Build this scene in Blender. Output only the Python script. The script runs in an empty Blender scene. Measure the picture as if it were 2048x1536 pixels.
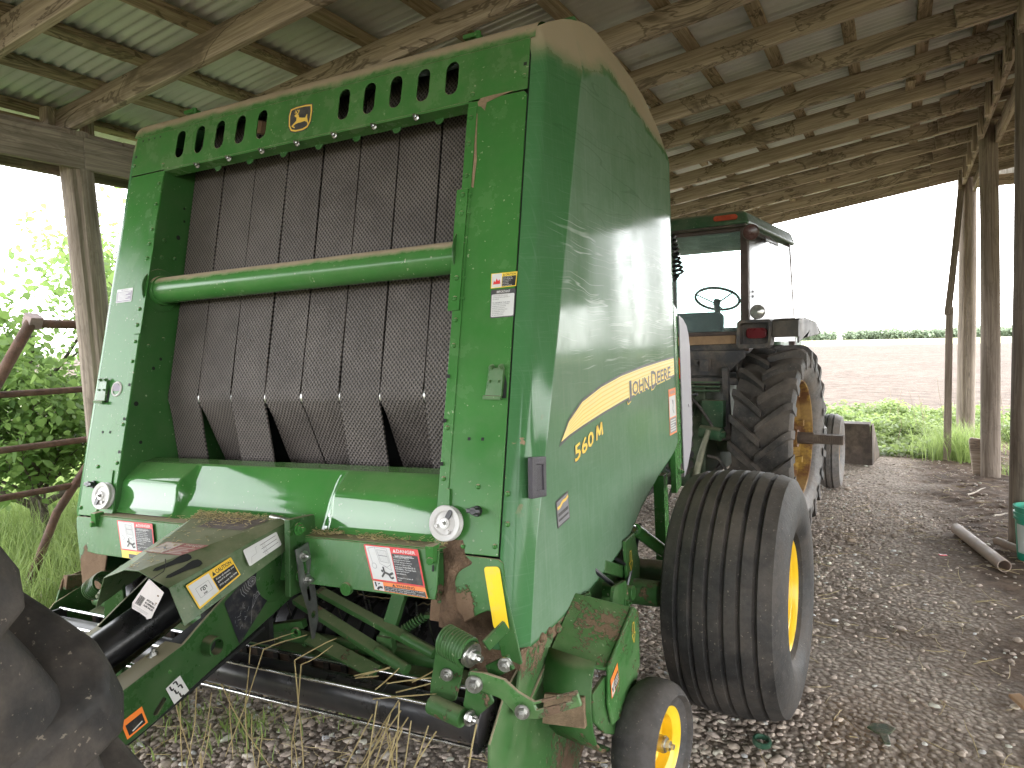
import bpy, math, random
import numpy as np
from mathutils import Vector, Matrix
from mathutils.geometry import tessellate_polygon

rad = math.radians
pi = math.pi
RNG = random.Random(7)
SC = bpy.context.scene
COL = SC.collection


def V(*a):
    return Vector(a if len(a) > 1 else a[0])


def frame_from(n, up=Vector((0, 0, 1))):
    n = Vector(n).normalized()
    if abs(n.dot(up)) > .98:
        up = Vector((0, 1, 0)) if abs(n.y) < .9 else Vector((1, 0, 0))
    u = up.cross(n).normalized()
    v = n.cross(u).normalized()
    return u, v, n


class MB:
    """collects shapes and links them as one mesh object"""

    def __init__(self):
        self.v, self.f, self.m = [], [], []

    def add(self, verts, faces, mat=0):
        o = len(self.v)
        self.v += [tuple(p) for p in verts]
        self.f += [tuple(i + o for i in f) for f in faces]
        self.m += [mat] * len(faces)
        return self

    def box(self, c, s, R=None, mat=0):
        c = Vector(c)
        hs = [x / 2 for x in s]
        P = []
        for sx in (-1, 1):
            for sy in (-1, 1):
                for sz in (-1, 1):
                    p = Vector((sx * hs[0], sy * hs[1], sz * hs[2]))
                    if R is not None:
                        p = R @ p
                    P.append(c + p)
        return self.add(P, [(0, 1, 3, 2), (4, 6, 7, 5), (0, 4, 5, 1), (2, 3, 7, 6), (0, 2, 6, 4), (1, 5, 7, 3)], mat)

    def hexa(self, P, mat=0):
        """P: 4 bottom (ccw from above), 4 top"""
        return self.add(P, [(3, 2, 1, 0), (4, 5, 6, 7), (0, 1, 5, 4), (1, 2, 6, 5), (2, 3, 7, 6), (3, 0, 4, 7)], mat)

    def bar(self, p0, p1, w, h, up=(0, 0, 1), mat=0):
        p0, p1 = Vector(p0), Vector(p1)
        d = (p1 - p0).normalized()
        u, v, n = frame_from(d, Vector(up))
        P = []
        for p in (p0, p1):
            for a, b in ((-1, -1), (1, -1), (1, 1), (-1, 1)):
                P.append(p + u * a * w / 2 + v * b * h / 2)
        return self.add(P, [(3, 2, 1, 0), (4, 5, 6, 7), (0, 1, 5, 4), (1, 2, 6, 5), (2, 3, 7, 6), (3, 0, 4, 7)], mat)

    def cyl(self, p0, p1, r0, r1=None, seg=20, caps=True, mat=0):
        r1 = r0 if r1 is None else r1
        p0, p1 = Vector(p0), Vector(p1)
        u, v, n = frame_from(p1 - p0)
        P = []
        for p, r in ((p0, r0), (p1, r1)):
            for i in range(seg):
                a = 2 * pi * i / seg
                P.append(p + u * math.cos(a) * r + v * math.sin(a) * r)
        F = [(i, (i + 1) % seg, seg + (i + 1) % seg, seg + i) for i in range(seg)]
        if caps:
            F += [tuple(reversed(range(seg))), tuple(range(seg, 2 * seg))]
        return self.add(P, F, mat)

    def tube(self, pts, r, seg=8, mat=0, caps=True):
        pts = [Vector(p) for p in pts]
        n = len(pts)
        rr = r if isinstance(r, (list, tuple)) else [r] * n
        t0 = (pts[1] - pts[0]).normalized()
        u, v, _ = frame_from(t0)
        P = []
        for i, p in enumerate(pts):
            t = (pts[min(i + 1, n - 1)] - pts[max(i - 1, 0)]).normalized()
            u = (u - t * u.dot(t)).normalized()
            v = t.cross(u)
            for k in range(seg):
                a = 2 * pi * k / seg
                P.append(p + (u * math.cos(a) + v * math.sin(a)) * rr[i])
        F = []
        for i in range(n - 1):
            for k in range(seg):
                a, b = i * seg + k, i * seg + (k + 1) % seg
                F.append((a, b, b + seg, a + seg))
        if caps:
            F += [tuple(reversed(range(seg))), tuple(range((n - 1) * seg, n * seg))]
        return self.add(P, F, mat)

    def lathe(self, prof, c, axis=(1, 0, 0), seg=48, mat=0, closed=False):
        """prof: (radius, axial) pairs"""
        c = Vector(c)
        u, v, n = frame_from(Vector(axis))
        P = []
        for r, a in prof:
            for i in range(seg):
                t = 2 * pi * i / seg
                P.append(c + n * a + (u * math.cos(t) + v * math.sin(t)) * r)
        F = []
        m = len(prof)
        for j in range(m if closed else m - 1):
            for i in range(seg):
                a, b = j * seg + i, j * seg + (i + 1) % seg
                d = ((j + 1) % m - j) * seg
                F.append((a, b, b + d, a + d))
        return self.add(P, F, mat)

    def prism(self, loops, O, U, W, t, mat=0):
        """loops: outer then holes, 2d; extruded by vector t"""
        O, U, W, t = Vector(O), Vector(U), Vector(W), Vector(t)
        fl = [p for l in loops for p in l]
        tr = tessellate_polygon([[Vector((p[0], p[1], 0)) for p in l] for l in loops])
        n = len(fl)
        A = [O + U * p[0] + W * p[1] for p in fl]
        F = [tuple(x) for x in tr] + [tuple(i + n for i in reversed(x)) for x in tr]
        k = 0
        for l in loops:
            m = len(l)
            for i in range(m):
                a, b = k + i, k + (i + 1) % m
                F.append((a, b, b + n, a + n))
            k += m
        return self.add(A + [p + t for p in A], F, mat)

    def sphere(self, c, r, seg=12, rings=8, sc=(1, 1, 1), mat=0):
        c = Vector(c)
        P = [c + Vector((0, 0, r * sc[2]))]
        for j in range(1, rings):
            a = pi * j / rings
            for i in range(seg):
                b = 2 * pi * i / seg
                P.append(c + Vector((r * sc[0] * math.sin(a) * math.cos(b), r * sc[1] * math.sin(a) * math.sin(b), r * sc[2] * math.cos(a))))
        P.append(c - Vector((0, 0, r * sc[2])))
        F = [(0, 1 + i, 1 + (i + 1) % seg) for i in range(seg)]
        for j in range(rings - 2):
            for i in range(seg):
                a, b = 1 + j * seg + i, 1 + j * seg + (i + 1) % seg
                F.append((a, a + seg, b + seg, b))
        e = len(P) - 1
        o = 1 + (rings - 2) * seg
        F += [(o + i, e, o + (i + 1) % seg) for i in range(seg)]
        return self.add(P, F, mat)

    def bolt(self, p, n, r=.011, h=.008, washer=True, mat=0):
        p, n = Vector(p), Vector(n).normalized()
        if washer:
            self.cyl(p, p + n * h * .35, r * 1.45, seg=14, mat=mat)
        self.cyl(p + n * h * .3, p + n * (h * 1.3), r, r * .93, seg=6, mat=mat)
        self.cyl(p + n * h * 1.2, p + n * (h * 2.1), r * .5, seg=8, mat=mat)
        return self

    def rivet(self, p, n, r=.008, mat=0):
        p = Vector(p)
        u, v, n = frame_from(n)
        P, F = [], []
        for j, (rr, hh) in enumerate(((1, 0), (.92, .35), (.6, .68))):
            for i in range(10):
                a = 2 * pi * i / 10
                P.append(p + (u * math.cos(a) + v * math.sin(a)) * rr * r + n * hh * r)
        P.append(p + n * r * .8)
        for j in range(2):
            for i in range(10):
                a, b = j * 10 + i, j * 10 + (i + 1) % 10
                F.append((a, b, b + 10, a + 10))
        F += [(20 + i, 20 + (i + 1) % 10, 30) for i in range(10)]
        return self.add(P, F, mat)

    def spring(self, p0, p1, R, r, turns, seg=16, ts=6, mat=0):
        p0, p1 = Vector(p0), Vector(p1)
        u, v, n = frame_from(p1 - p0)
        L = (p1 - p0).length
        pts = []
        N = int(turns * seg)
        for i in range(N + 1):
            a = 2 * pi * i / seg
            pts.append(p0 + n * L * i / N + (u * math.cos(a) + v * math.sin(a)) * R)
        return self.tube(pts, r, ts, mat)

    def mirror_x(self):
        m = MB()
        m.v = [(-p[0], p[1], p[2]) for p in self.v]
        m.f = [tuple(reversed(f)) for f in self.f]
        m.m = list(self.m)
        return m

    def build(self, name, mats, parent=None, bevel=0, smooth=35, label=None, seg=2):
        me = bpy.data.meshes.new(name)
        me.from_pydata(self.v, [], self.f)
        if not isinstance(mats, (list, tuple)):
            mats = [mats]
        for m in mats:
            me.materials.append(m)
        if len(mats) > 1:
            me.polygons.foreach_set('material_index', self.m)
        import bmesh
        bm = bmesh.new()
        bm.from_mesh(me)
        bmesh.ops.recalc_face_normals(bm, faces=bm.faces)
        bm.to_mesh(me)
        bm.free()
        if smooth:
            me.polygons.foreach_set('use_smooth', [True] * len(me.polygons))
            me.set_sharp_from_angle(angle=rad(smooth))
        o = bpy.data.objects.new(name, me)
        COL.objects.link(o)
        if parent is not None:
            o.parent = parent
        if bevel:
            b = o.modifiers.new('bevel', 'BEVEL')
            b.width = bevel
            b.segments = seg
            b.limit_method = 'ANGLE'
            b.angle_limit = rad(32)
            b.harden_normals = True
            b.use_clamp_overlap = True
        if label:
            o['label'] = label
        return o


def tag(o, label=None, cat=None, group=None, kind=None):
    if label:
        o['label'] = label
    if cat:
        o['category'] = cat
    if group:
        o['group'] = group
    if kind:
        o['kind'] = kind
    return o


def empty(name, loc=(0, 0, 0), parent=None):
    o = bpy.data.objects.new(name, None)
    COL.objects.link(o)
    o.location = loc
    o.empty_display_size = .2
    if parent is not None:
        o.parent = parent
    return o


_tc = {}


def text_geo(s, bold=0.0, res=2):
    k = (s, bold, res)
    if k in _tc:
        return _tc[k]
    cu = bpy.data.curves.new('t', 'FONT')
    cu.body = s
    cu.size = 1
    cu.offset = bold
    cu.resolution_u = res
    ob = bpy.data.objects.new('t', cu)
    COL.objects.link(ob)
    dg = bpy.context.evaluated_depsgraph_get()
    dg.update()
    me = bpy.data.meshes.new_from_object(ob.evaluated_get(dg))
    vs = [(p.co.x, p.co.y) for p in me.vertices]
    fs = [tuple(p.vertices) for p in me.polygons]
    bpy.data.objects.remove(ob)
    bpy.data.meshes.remove(me)
    bpy.data.curves.remove(cu)
    x0 = min(p[0] for p in vs); x1 = max(p[0] for p in vs)
    y0 = min(p[1] for p in vs); y1 = max(p[1] for p in vs)
    _tc[k] = (vs, fs, (x0, y0, x1, y1))
    return _tc[k]


class Decal:
    """flat printed sticker on a plane: u right, v down, both 0..1 between four corners TL TR BR BL"""

    def __init__(self, tl, tr, br, bl, n, base=.0015):
        self.q = [Vector(p) for p in (tl, tr, br, bl)]
        nn = (self.q[1] - self.q[0]).cross(self.q[3] - self.q[0]).normalized()
        if nn.dot(Vector(n)) < 0:
            nn = -nn
        self.n = nn
        self.q[2] -= nn * (self.q[2] - self.q[0]).dot(nn)
        self.base = base
        self.mb = MB()

    def P(self, u, v, layer):
        a, b, c, d = self.q
        p = (a * (1 - u) + b * u) * (1 - v) + (d * (1 - u) + c * u) * v
        return p + self.n * (self.base + .0005 * layer)

    def _w(self, vs, f):
        # keep faces looking along n
        a, b, c = vs[f[0]], vs[f[1]], vs[f[2]]
        return f if (b - a).cross(c - a).dot(self.n) >= 0 else tuple(reversed(f))

    def poly(self, pts, mat, layer):
        vs = [self.P(u, v, layer) for u, v in pts]
        tr = tessellate_polygon([[Vector((u, v, 0)) for u, v in pts]])
        self.mb.add(vs, [self._w(vs, tuple(t)) for t in tr], mat)
        return self

    def rect(self, u0, v0, u1, v1, mat, layer, r=0):
        if r:
            pts = []
            ry = r
            rx = r * (self.q[3] - self.q[0]).length / max(1e-6, (self.q[1] - self.q[0]).length)
            for cx, cy, a0 in ((u1 - rx, v0 + ry, -90), (u1 - rx, v1 - ry, 0), (u0 + rx, v1 - ry, 90), (u0 + rx, v0 + ry, 180)):
                for k in range(5):
                    a = rad(a0 + 22.5 * k)
                    pts.append((cx + rx * math.cos(a), cy + ry * math.sin(a)))
            return self.poly(pts, mat, layer)
        return self.poly([(u0, v0), (u1, v0), (u1, v1), (u0, v1)], mat, layer)

    def line(self, u0, v0, u1, v1, w, mat, layer):
        asp = (self.q[3] - self.q[0]).length / max(1e-6, (self.q[1] - self.q[0]).length)
        du, dv = (u1 - u0), (v1 - v0) * asp
        L = math.hypot(du, dv) or 1
        nu, nv = -dv / L * w / 2, du / L * w / 2 / asp
        return self.poly([(u0 + nu, v0 + nv), (u1 + nu, v1 + nv), (u1 - nu, v1 - nv), (u0 - nu, v0 - nv)], mat, layer)

    def pline(self, pts, w, mat, layer):
        for a, b in zip(pts[:-1], pts[1:]):
            self.line(a[0], a[1], b[0], b[1], w, mat, layer)
        return self

    def disc(self, u, v, r, mat, layer, n=14):
        asp = (self.q[3] - self.q[0]).length / max(1e-6, (self.q[1] - self.q[0]).length)
        return self.poly([(u + r * math.cos(2 * pi * k / n), v + r / asp * math.sin(2 * pi * k / n)) for k in range(n)], mat, layer)

    def text(self, s, u0, v0, u1, v1, mat, layer, bold=.0, fit=False, align='L', shear=0):
        vs, fs, (x0, y0, x1, y1) = text_geo(s, bold)
        asp = (self.q[3] - self.q[0]).length / max(1e-6, (self.q[1] - self.q[0]).length)
        sy = (v1 - v0) / (y1 - y0)
        sx = sy * asp
        W = (x1 - x0) * sx
        if fit or W > (u1 - u0):
            sx = (u1 - u0) / (x1 - x0)
            W = u1 - u0
        off = {'L': 0, 'C': (u1 - u0 - W) / 2, 'R': u1 - u0 - W}[align]
        P = [self.P(u0 + off + (x - x0) * sx + shear * (y - y0) * sx, v1 - (y - y0) * sy, layer) for x, y in vs]
        self.mb.add(P, [self._w(P, f) for f in fs], mat)
        return self

    def build(self, name, mats, parent, label=None):
        me = bpy.data.meshes.new(name)
        me.from_pydata(self.mb.v, [], self.mb.f)
        for m in mats:
            me.materials.append(m)
        me.polygons.foreach_set('material_index', self.mb.m)
        o = bpy.data.objects.new(name, me)
        COL.objects.link(o)
        o.parent = parent
        if label:
            o['label'] = label
        return o


def stadium(cx, cy, w, h, n=6):
    """rounded slot outline, long side along second axis"""
    r = w / 2
    pts = []
    for k in range(n + 1):
        a = pi * k / n
        pts.append((cx + r * math.cos(a), cy + h / 2 - r + r * math.sin(a)))
    for k in range(n + 1):
        a = pi + pi * k / n
        pts.append((cx + r * math.cos(a), cy - h / 2 + r + r * math.sin(a)))
    return pts


def circ(cx, cy, r, n=16):
    return [(cx + r * math.cos(2 * pi * k / n), cy + r * math.sin(2 * pi * k / n)) for k in range(n)]


def raw_mesh(name, verts, faces_flat, nper, mats, colors=None, smooth=False, parent=None):
    """numpy fast mesh: all faces have nper corners"""
    me = bpy.data.meshes.new(name)
    nv = len(verts)
    nf = len(faces_flat) // nper
    me.vertices.add(nv)
    me.vertices.foreach_set('co', np.asarray(verts, dtype=np.float32).ravel())
    me.loops.add(nf * nper)
    me.loops.foreach_set('vertex_index', np.asarray(faces_flat, dtype=np.int32))
    me.polygons.add(nf)
    me.polygons.foreach_set('loop_start', np.arange(0, nf * nper, nper, dtype=np.int32))
    me.polygons.foreach_set('loop_total', np.full(nf, nper, dtype=np.int32))
    if smooth:
        me.polygons.foreach_set('use_smooth', np.ones(nf, dtype=bool))
    me.update(calc_edges=True)
    me.validate()
    if colors is not None:
        at = me.attributes.new('tint', 'FLOAT_COLOR', 'POINT')
        at.data.foreach_set('color', np.asarray(colors, dtype=np.float32).ravel())
    for m in (mats if isinstance(mats, (list, tuple)) else [mats]):
        me.materials.append(m)
    o = bpy.data.objects.new(name, me)
    COL.objects.link(o)
    if parent is not None:
        o.parent = parent
    return o
# ------------------------------------------------------------------ materials
class G:
    def __init__(self, name):
        self.mat = bpy.data.materials.new(name)
        self.mat.use_nodes = True
        self.nt = self.mat.node_tree
        self.b = self.nt.nodes['Principled BSDF']
        self.out = self.nt.nodes['Material Output']
        self._tc = None

    def n(self, t, **kw):
        nd = self.nt.nodes.new(t)
        for k, v in kw.items():
            setattr(nd, k, v)
        return nd

    def put(self, sock, v):
        if isinstance(v, bpy.types.NodeSocket):
            self.nt.links.new(v, sock)
        elif v is not None:
            if isinstance(v, (tuple, list)) and len(v) == 3 and sock.type == 'RGBA':
                v = (*v, 1)
            sock.default_value = v

    def tc(self, which='Object'):
        if self._tc is None:
            self._tc = self.n('ShaderNodeTexCoord')
        return self._tc.outputs[which]

    def mapv(self, vec, scale=(1, 1, 1), loc=(0, 0, 0), rot=(0, 0, 0)):
        m = self.n('ShaderNodeMapping')
        self.put(m.inputs['Vector'], vec)
        m.inputs['Scale'].default_value = scale
        m.inputs['Location'].default_value = loc
        m.inputs['Rotation'].default_value = rot
        return m.outputs[0]

    def noise(self, scale=5, detail=4, rough=.55, vec=None, dist=0, out='Fac'):
        t = self.n('ShaderNodeTexNoise')
        self.put(t.inputs['Vector'], vec if vec is not None else self.tc())
        t.inputs['Scale'].default_value = scale
        t.inputs['Detail'].default_value = detail
        t.inputs['Roughness'].default_value = rough
        t.inputs['Distortion'].default_value = dist
        return t.outputs[out]

    def voro(self, scale=5, feature='F1', vec=None, out='Distance', rnd=1):
        t = self.n('ShaderNodeTexVoronoi', feature=feature)
        self.put(t.inputs['Vector'], vec if vec is not None else self.tc())
        t.inputs['Scale'].default_value = scale
        t.inputs['Randomness'].default_value = rnd
        return t.outputs[out]

    def m(self, op, a, b=None, c=None, clamp=False):
        t = self.n('ShaderNodeMath', operation=op)
        t.use_clamp = clamp
        self.put(t.inputs[0], a)
        if b is not None:
            self.put(t.inputs[1], b)
        if c is not None:
            self.put(t.inputs[2], c)
        return t.outputs[0]

    def ss(self, v, lo, hi, a=0., b=1.):
        t = self.n('ShaderNodeMapRange', interpolation_type='SMOOTHSTEP')
        self.put(t.inputs['Value'], v)
        self.put(t.inputs['From Min'], lo)
        self.put(t.inputs['From Max'], hi)
        t.inputs['To Min'].default_value = a
        t.inputs['To Max'].default_value = b
        return t.outputs[0]

    def mix(self, f, a, b, blend='MIX'):
        t = self.n('ShaderNodeMix', data_type='RGBA', blend_type=blend)
        self.put(t.inputs[0], f)
        self.put(t.inputs[6], a)
        self.put(t.inputs[7], b)
        return t.outputs[2]

    def ramp(self, f, stops):
        t = self.n('ShaderNodeValToRGB')
        self.put(t.inputs[0], f)
        e = t.color_ramp.elements
        while len(e) < len(stops):
            e.new(.5)
        for i, (p, c) in enumerate(stops):
            e[i].position = p
            e[i].color = (*c, 1)
        return t.outputs[0]

    def xyz(self, vec=None):
        t = self.n('ShaderNodeSeparateXYZ')
        self.put(t.inputs[0], vec if vec is not None else self.tc())
        return t.outputs

    def nz(self):
        g = self.n('ShaderNodeNewGeometry')
        return self.xyz(g.outputs['Normal'])[2]

    def bump(self, h, strength=.3, dist=.01, prev=None):
        t = self.n('ShaderNodeBump')
        t.inputs['Strength'].default_value = strength
        t.inputs['Distance'].default_value = dist
        self.put(t.inputs['Height'], h)
        if prev is not None:
            self.put(t.inputs['Normal'], prev)
        return t.outputs[0]

    def done(self, col=None, rough=None, metal=None, norm=None, spec=None, coat=None, coat_r=None, alpha=None, sub=None):
        b = self.b.inputs
        self.put(b['Base Color'], col)
        if rough is not None:
            self.put(b['Roughness'], rough)
        if metal is not None:
            self.put(b['Metallic'], metal)
        if norm is not None:
            self.put(b['Normal'], norm)
        if spec is not None:
            self.put(b['Specular IOR Level'], spec)
        if coat is not None:
            self.put(b['Coat Weight'], coat)
        if coat_r is not None:
            self.put(b['Coat Roughness'], coat_r)
        if alpha is not None:
            self.put(b['Alpha'], alpha)
        return self.mat


TAN = (.43, .335, .235)
MUD = (.17, .11, .07)


def green_paint(name, base=(.035, .152, .031), rough=.3, film=.16, up=.9, mud=None, speck=1., shade=1., streak=0., mudthr=.5, spec=.5, upthr=(.45, .95), coat=None, fine=.22):
    """painted sheet steel: dust film, dusty upper faces, dry mud where mud(g) says"""
    g = G(name)
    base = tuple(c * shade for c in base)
    n1 = g.noise(2.2, 5, .6)
    n2 = g.noise(38, 4, .6)
    n3 = g.noise(9, 6, .65)
    c = g.mix(g.ss(n1, .3, .75), base, tuple(x * 1.22 for x in base))
    f = g.m('MULTIPLY', g.ss(n3, .3, .8), film * 1.6)
    f = g.m('ADD', f, film * .35)
    if streak:
        s = g.noise(1, 3, .5, g.mapv(g.tc(), (60, 60, 3.)))
        f = g.m('ADD', f, g.m('MULTIPLY', g.ss(s, .5, .75), streak))
    c = g.mix(f, c, (.33, .31, .22))
    # flecks of dried dirt and chaff
    sp = g.m('MULTIPLY', g.ss(g.noise(75, 2, .4), .685, .74), g.ss(g.noise(6, 3), .42, .6))
    c = g.mix(g.m('MULTIPLY', sp, .75 * speck), c, (.34, .38, .25))
    dn = g.noise(14, 5, .7)
    upf = g.ss(g.m('ADD', g.nz(), g.m('MULTIPLY', g.m('SUBTRACT', dn, .5), .5)), upthr[0], upthr[1], 0, up)
    c = g.mix(upf, c, TAN)
    r = g.ss(n3, .3, .8, rough * .8, rough * 1.5)
    r = g.m('ADD', r, g.m('MULTIPLY', upf, .5), clamp=True)
    h = g.m('ADD', g.m('MULTIPLY', n2, .12), g.m('MULTIPLY', g.noise(3.5, 2), .8))
    nb = g.bump(h, .07, .012)
    if mud is not None:
        mf = mud(g)
        mn = g.m('ADD', g.noise(11, 7, .72), g.m('MULTIPLY', g.m('SUBTRACT', g.noise(95, 3, .6), .5), fine))
        mm = g.ss(g.m('ADD', mn, mf), mudthr, mudthr + .05)
        mc = g.mix(g.noise(26, 5, .7), (.11, .068, .042), (.25, .17, .11))
        c = g.mix(mm, c, mc)
        r = g.m('MAXIMUM', r, g.m('MULTIPLY', mm, .95))
        nb = g.bump(g.m('ADD', g.m('MULTIPLY', mm, g.noise(45, 5, .7)), mm), .8, .006, nb)
    return g.done(c, r, 0, nb, spec, coat, .03)


def simple(name, col, rough=.5, metal=0, var=.25, scale=8, bump=.05, spec=.5, dust=0.):
    g = G(name)
    n = g.noise(scale, 5, .62)
    c = g.mix(g.ss(n, .28, .75), tuple(x * (1 - var) for x in col), tuple(min(1, x * (1 + var)) for x in col))
    if dust:
        c = g.mix(g.m('MULTIPLY', g.ss(g.noise(scale * .6, 6, .7), .38, .68), dust), c, TAN)
    return g.done(c, g.ss(n, .3, .7, rough * .85, min(1, rough * 1.15)), metal, g.bump(g.noise(scale * 6, 4, .6), bump, .01), spec)


def ink(name, col, rough=.45):
    g = G(name)
    n = g.noise(30, 4, .6)
    c = g.mix(g.ss(n, .45, .8, 0, .18), col, (.45, .4, .33))
    return g.done(c, rough, 0, None, .4)


M = {}
M['green'] = green_paint('green_paint', film=.05, rough=.22, spec=.2)
M['green_inner'] = green_paint('green_paint_inner', film=.04, rough=.38, shade=.62, spec=.35)  # same paint, darkened for the shade inside the opening
M['green_gloss'] = green_paint('green_paint_gloss', film=.04, rough=.075, spec=.4, coat=.35, speck=.6, up=.12, upthr=(.5, 1.1))
M['green_tongue'] = green_paint('green_paint_tongue', film=.05, rough=.3, speck=.4, up=.5, shade=.42, upthr=(.5, .9), spec=.35)  # shadow around the tongue put into a darker paint
M['green_top'] = green_paint('green_paint_top', film=.12, up=.95, upthr=(.30, .62), rough=.24, spec=.2)
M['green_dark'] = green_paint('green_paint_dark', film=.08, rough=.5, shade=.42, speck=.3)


def mud_column(g):
    x, y, z = g.xyz()
    # caked around the seam, lower inner edge of the column
    a = g.ss(z, .99, .80, -.45, .02)
    b = g.ss(z, 1.03, 1.06, 0, -.6)
    c = g.ss(g.m('ABSOLUTE', x), .93, 1.04, .16, -.35)
    return g.m('ADD', g.m('ADD', a, b), c)


def mud_low(g):
    x, y, z = g.xyz()
    return g.ss(z, .75, .1, -.06, .06)


def mud_skid(g):
    x, y, z = g.xyz()
    a = g.m('ADD', y, g.m('MULTIPLY', z, -.9))
    st = g.noise(1, 3, .6, g.mapv(g.tc(), (1, 60, 14), (0, 0, 0), (rad(-40), 0, 0)))
    return g.m('ADD', g.ss(a, 1.50, 2.1, -.30, .10), g.m('MULTIPLY', g.m('SUBTRACT', st, .5), .35))


def mud_slant(g):
    x, y, z = g.xyz()
    return g.ss(z, .58, .72, -.16, .10)


M['green_column'] = green_paint('green_paint_column', film=.07, rough=.28, spec=.2, shade=.85, mud=mud_column, mudthr=.48)
M['green_low'] = green_paint('green_paint_low', film=.08, shade=.62, spec=.2, up=.28, upthr=(.6, 1.1), mud=mud_low, mudthr=.55, rough=.45)  # darker copy: deep shadow low on the machine put into the paint
M['green_skid'] = green_paint('green_paint_skid', film=.12, shade=.75, spec=.35, mud=mud_skid, mudthr=.50, fine=.55, rough=.45)
M['green_slant'] = green_paint('green_paint_slant', film=.15, shade=.75, spec=.3, mud=mud_slant, mudthr=.5, fine=.4, rough=.5)
M['mud'] = simple('dry_mud', (.15, .098, .064), .95, 0, .4, 22, .9, .2)
M['tan_mud'] = simple('pale_dry_mud', (.27, .19, .125), .95, 0, .25, 30, .5, .2)
M['chaff'] = simple('chaff', (.38, .3, .17), .9, 0, .4, 60, .3, .2)


def shield_mat():
    g = G('dusty_green_plastic')
    x, y, z = g.xyz()
    base = (.036, .15, .042)
    n3 = g.noise(5, 6, .65)
    film = g.m('ADD', .24, g.ss(n3, .3, .75, 0, .10))  # dust, paled further to stand in for the bright roof's reflection
    st = g.noise(1, 4, .6, g.mapv(g.tc(), (30, 45, 2.5)))
    film = g.m('ADD', film, g.m('MULTIPLY', g.ss(st, .45, .8), .05))
    film = g.m('MULTIPLY', film, g.ss(x, 1.1195, 1.1215, .22, 1.))  # front facet coloured darker, as its dimmer reflection would look
    c = g.mix(film, base, (.42, .47, .43))
    # cloth weave like fine cross wiping marks
    w1 = g.noise(1, 2, .5, g.mapv(g.tc(), (4, 230, 8)))
    w2 = g.noise(1, 2, .5, g.mapv(g.tc(), (4, 8, 260)))
    c = g.mix(g.m('MULTIPLY', g.ss(g.m('MAXIMUM', w1, w2), .55, .75), .045), c, (.5, .55, .48))
    # hay scratches: long thin curved lines in a band of the panel
    band = g.m('MULTIPLY', g.ss(z, 1.45, 1.62), g.ss(z, 2.25, 2.0))
    band = g.m('MULTIPLY', band, g.ss(y, 2.2, 2.5))
    warp = g.noise(1.6, 3, .5, out='Color')
    wv = g.n('ShaderNodeVectorMath', operation='MULTIPLY_ADD')
    g.put(wv.inputs[0], warp)
    wv.inputs[1].default_value = (.13, .13, .13)
    g.put(wv.inputs[2], g.tc())
    tot = None
    for (rx, sc_, off, th) in ((rad(6), (1, .7, 38), 0, .035), (rad(-14), (1, .6, 30), 3.1, .03), (rad(42), (1, .5, 22), 7.7, .022), (rad(2), (1, .45, 60), 11.3, .03)):
        nn = g.noise(1, 1.5, .4, g.mapv(wv.outputs[0], sc_, (off, off, off), (rx, 0, 0)))
        ln = g.ss(g.m('ABSOLUTE', g.m('SUBTRACT', nn, .5)), th * .5, th * .12)
        msk = g.ss(g.noise(1, 2, .5, g.mapv(g.tc(), (1, 2.2, 5), (off * 2, 1, 0))), .52, .6)
        ln = g.m('MULTIPLY', ln, msk)
        tot = ln if tot is None else g.m('MAXIMUM', tot, ln)
    sm = g.m('MULTIPLY', tot, band)
    c = g.mix(g.m('MULTIPLY', sm, .5), c, (.66, .72, .68))
    # dark hairline scratches across the upper panel
    d = g.noise(1, 1.5, .4, g.mapv(wv.outputs[0], (1, .55, 9), (5, 2, 1), (rad(-20), 0, 0)))
    dl = g.m('MULTIPLY', g.ss(g.m('ABSOLUTE', g.m('SUBTRACT', d, .5)), .006, .002), g.ss(z, 2.0, 2.2))
    c = g.mix(g.m('MULTIPLY', dl, .22), c, (.03, .08, .035))
    # mud splashes near the front edge
    ms = g.m('MULTIPLY', g.ss(g.noise(16, 4, .55), .64, .67), g.m('MULTIPLY', g.ss(y, 2.13, 2.03), g.m('MULTIPLY', g.ss(z, 1.65, 1.55), g.ss(z, 1.1, 1.2))))
    c = g.mix(ms, c, (.3, .21, .14))
    upv_ = g.m('ADD', g.nz(), g.m('MULTIPLY', g.m('SUBTRACT', g.noise(10, 5, .7), .5), .25))
    upf = g.m('MULTIPLY', g.ss(upv_, .10, .32, 0, .85), g.ss(z, 2.60, 2.74))
    upf = g.m('MAXIMUM', upf, g.ss(upv_, .45, .8, 0, .7))
    c = g.mix(upf, c, TAN)
    r = g.m('ADD', g.ss(n3, .3, .75, .07, .15), g.m('MULTIPLY', upf, .55), clamp=True)
    r = g.m('MAXIMUM', r, g.m('MULTIPLY', ms, .9))
    nb = g.bump(g.m('ADD', g.m('MULTIPLY', g.noise(1.6, 2), 1.), g.m('MULTIPLY', g.noise(160, 2), .02)), .025, .03)
    g.done(c, r, 0, nb, .3)
    # dusty film: half of the surface does not mirror anything
    df = g.n('ShaderNodeBsdfDiffuse')
    g.put(df.inputs['Color'], c)
    mx = g.n('ShaderNodeMixShader')
    g.put(mx.inputs[0], g.ss(n3, .3, .75, .5, .66))
    g.nt.links.new(g.b.outputs[0], mx.inputs[1])
    g.nt.links.new(df.outputs[0], mx.inputs[2])
    g.nt.links.new(mx.outputs[0], g.out.inputs['Surface'])
    return g.mat


M['shield'] = shield_mat()


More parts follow.
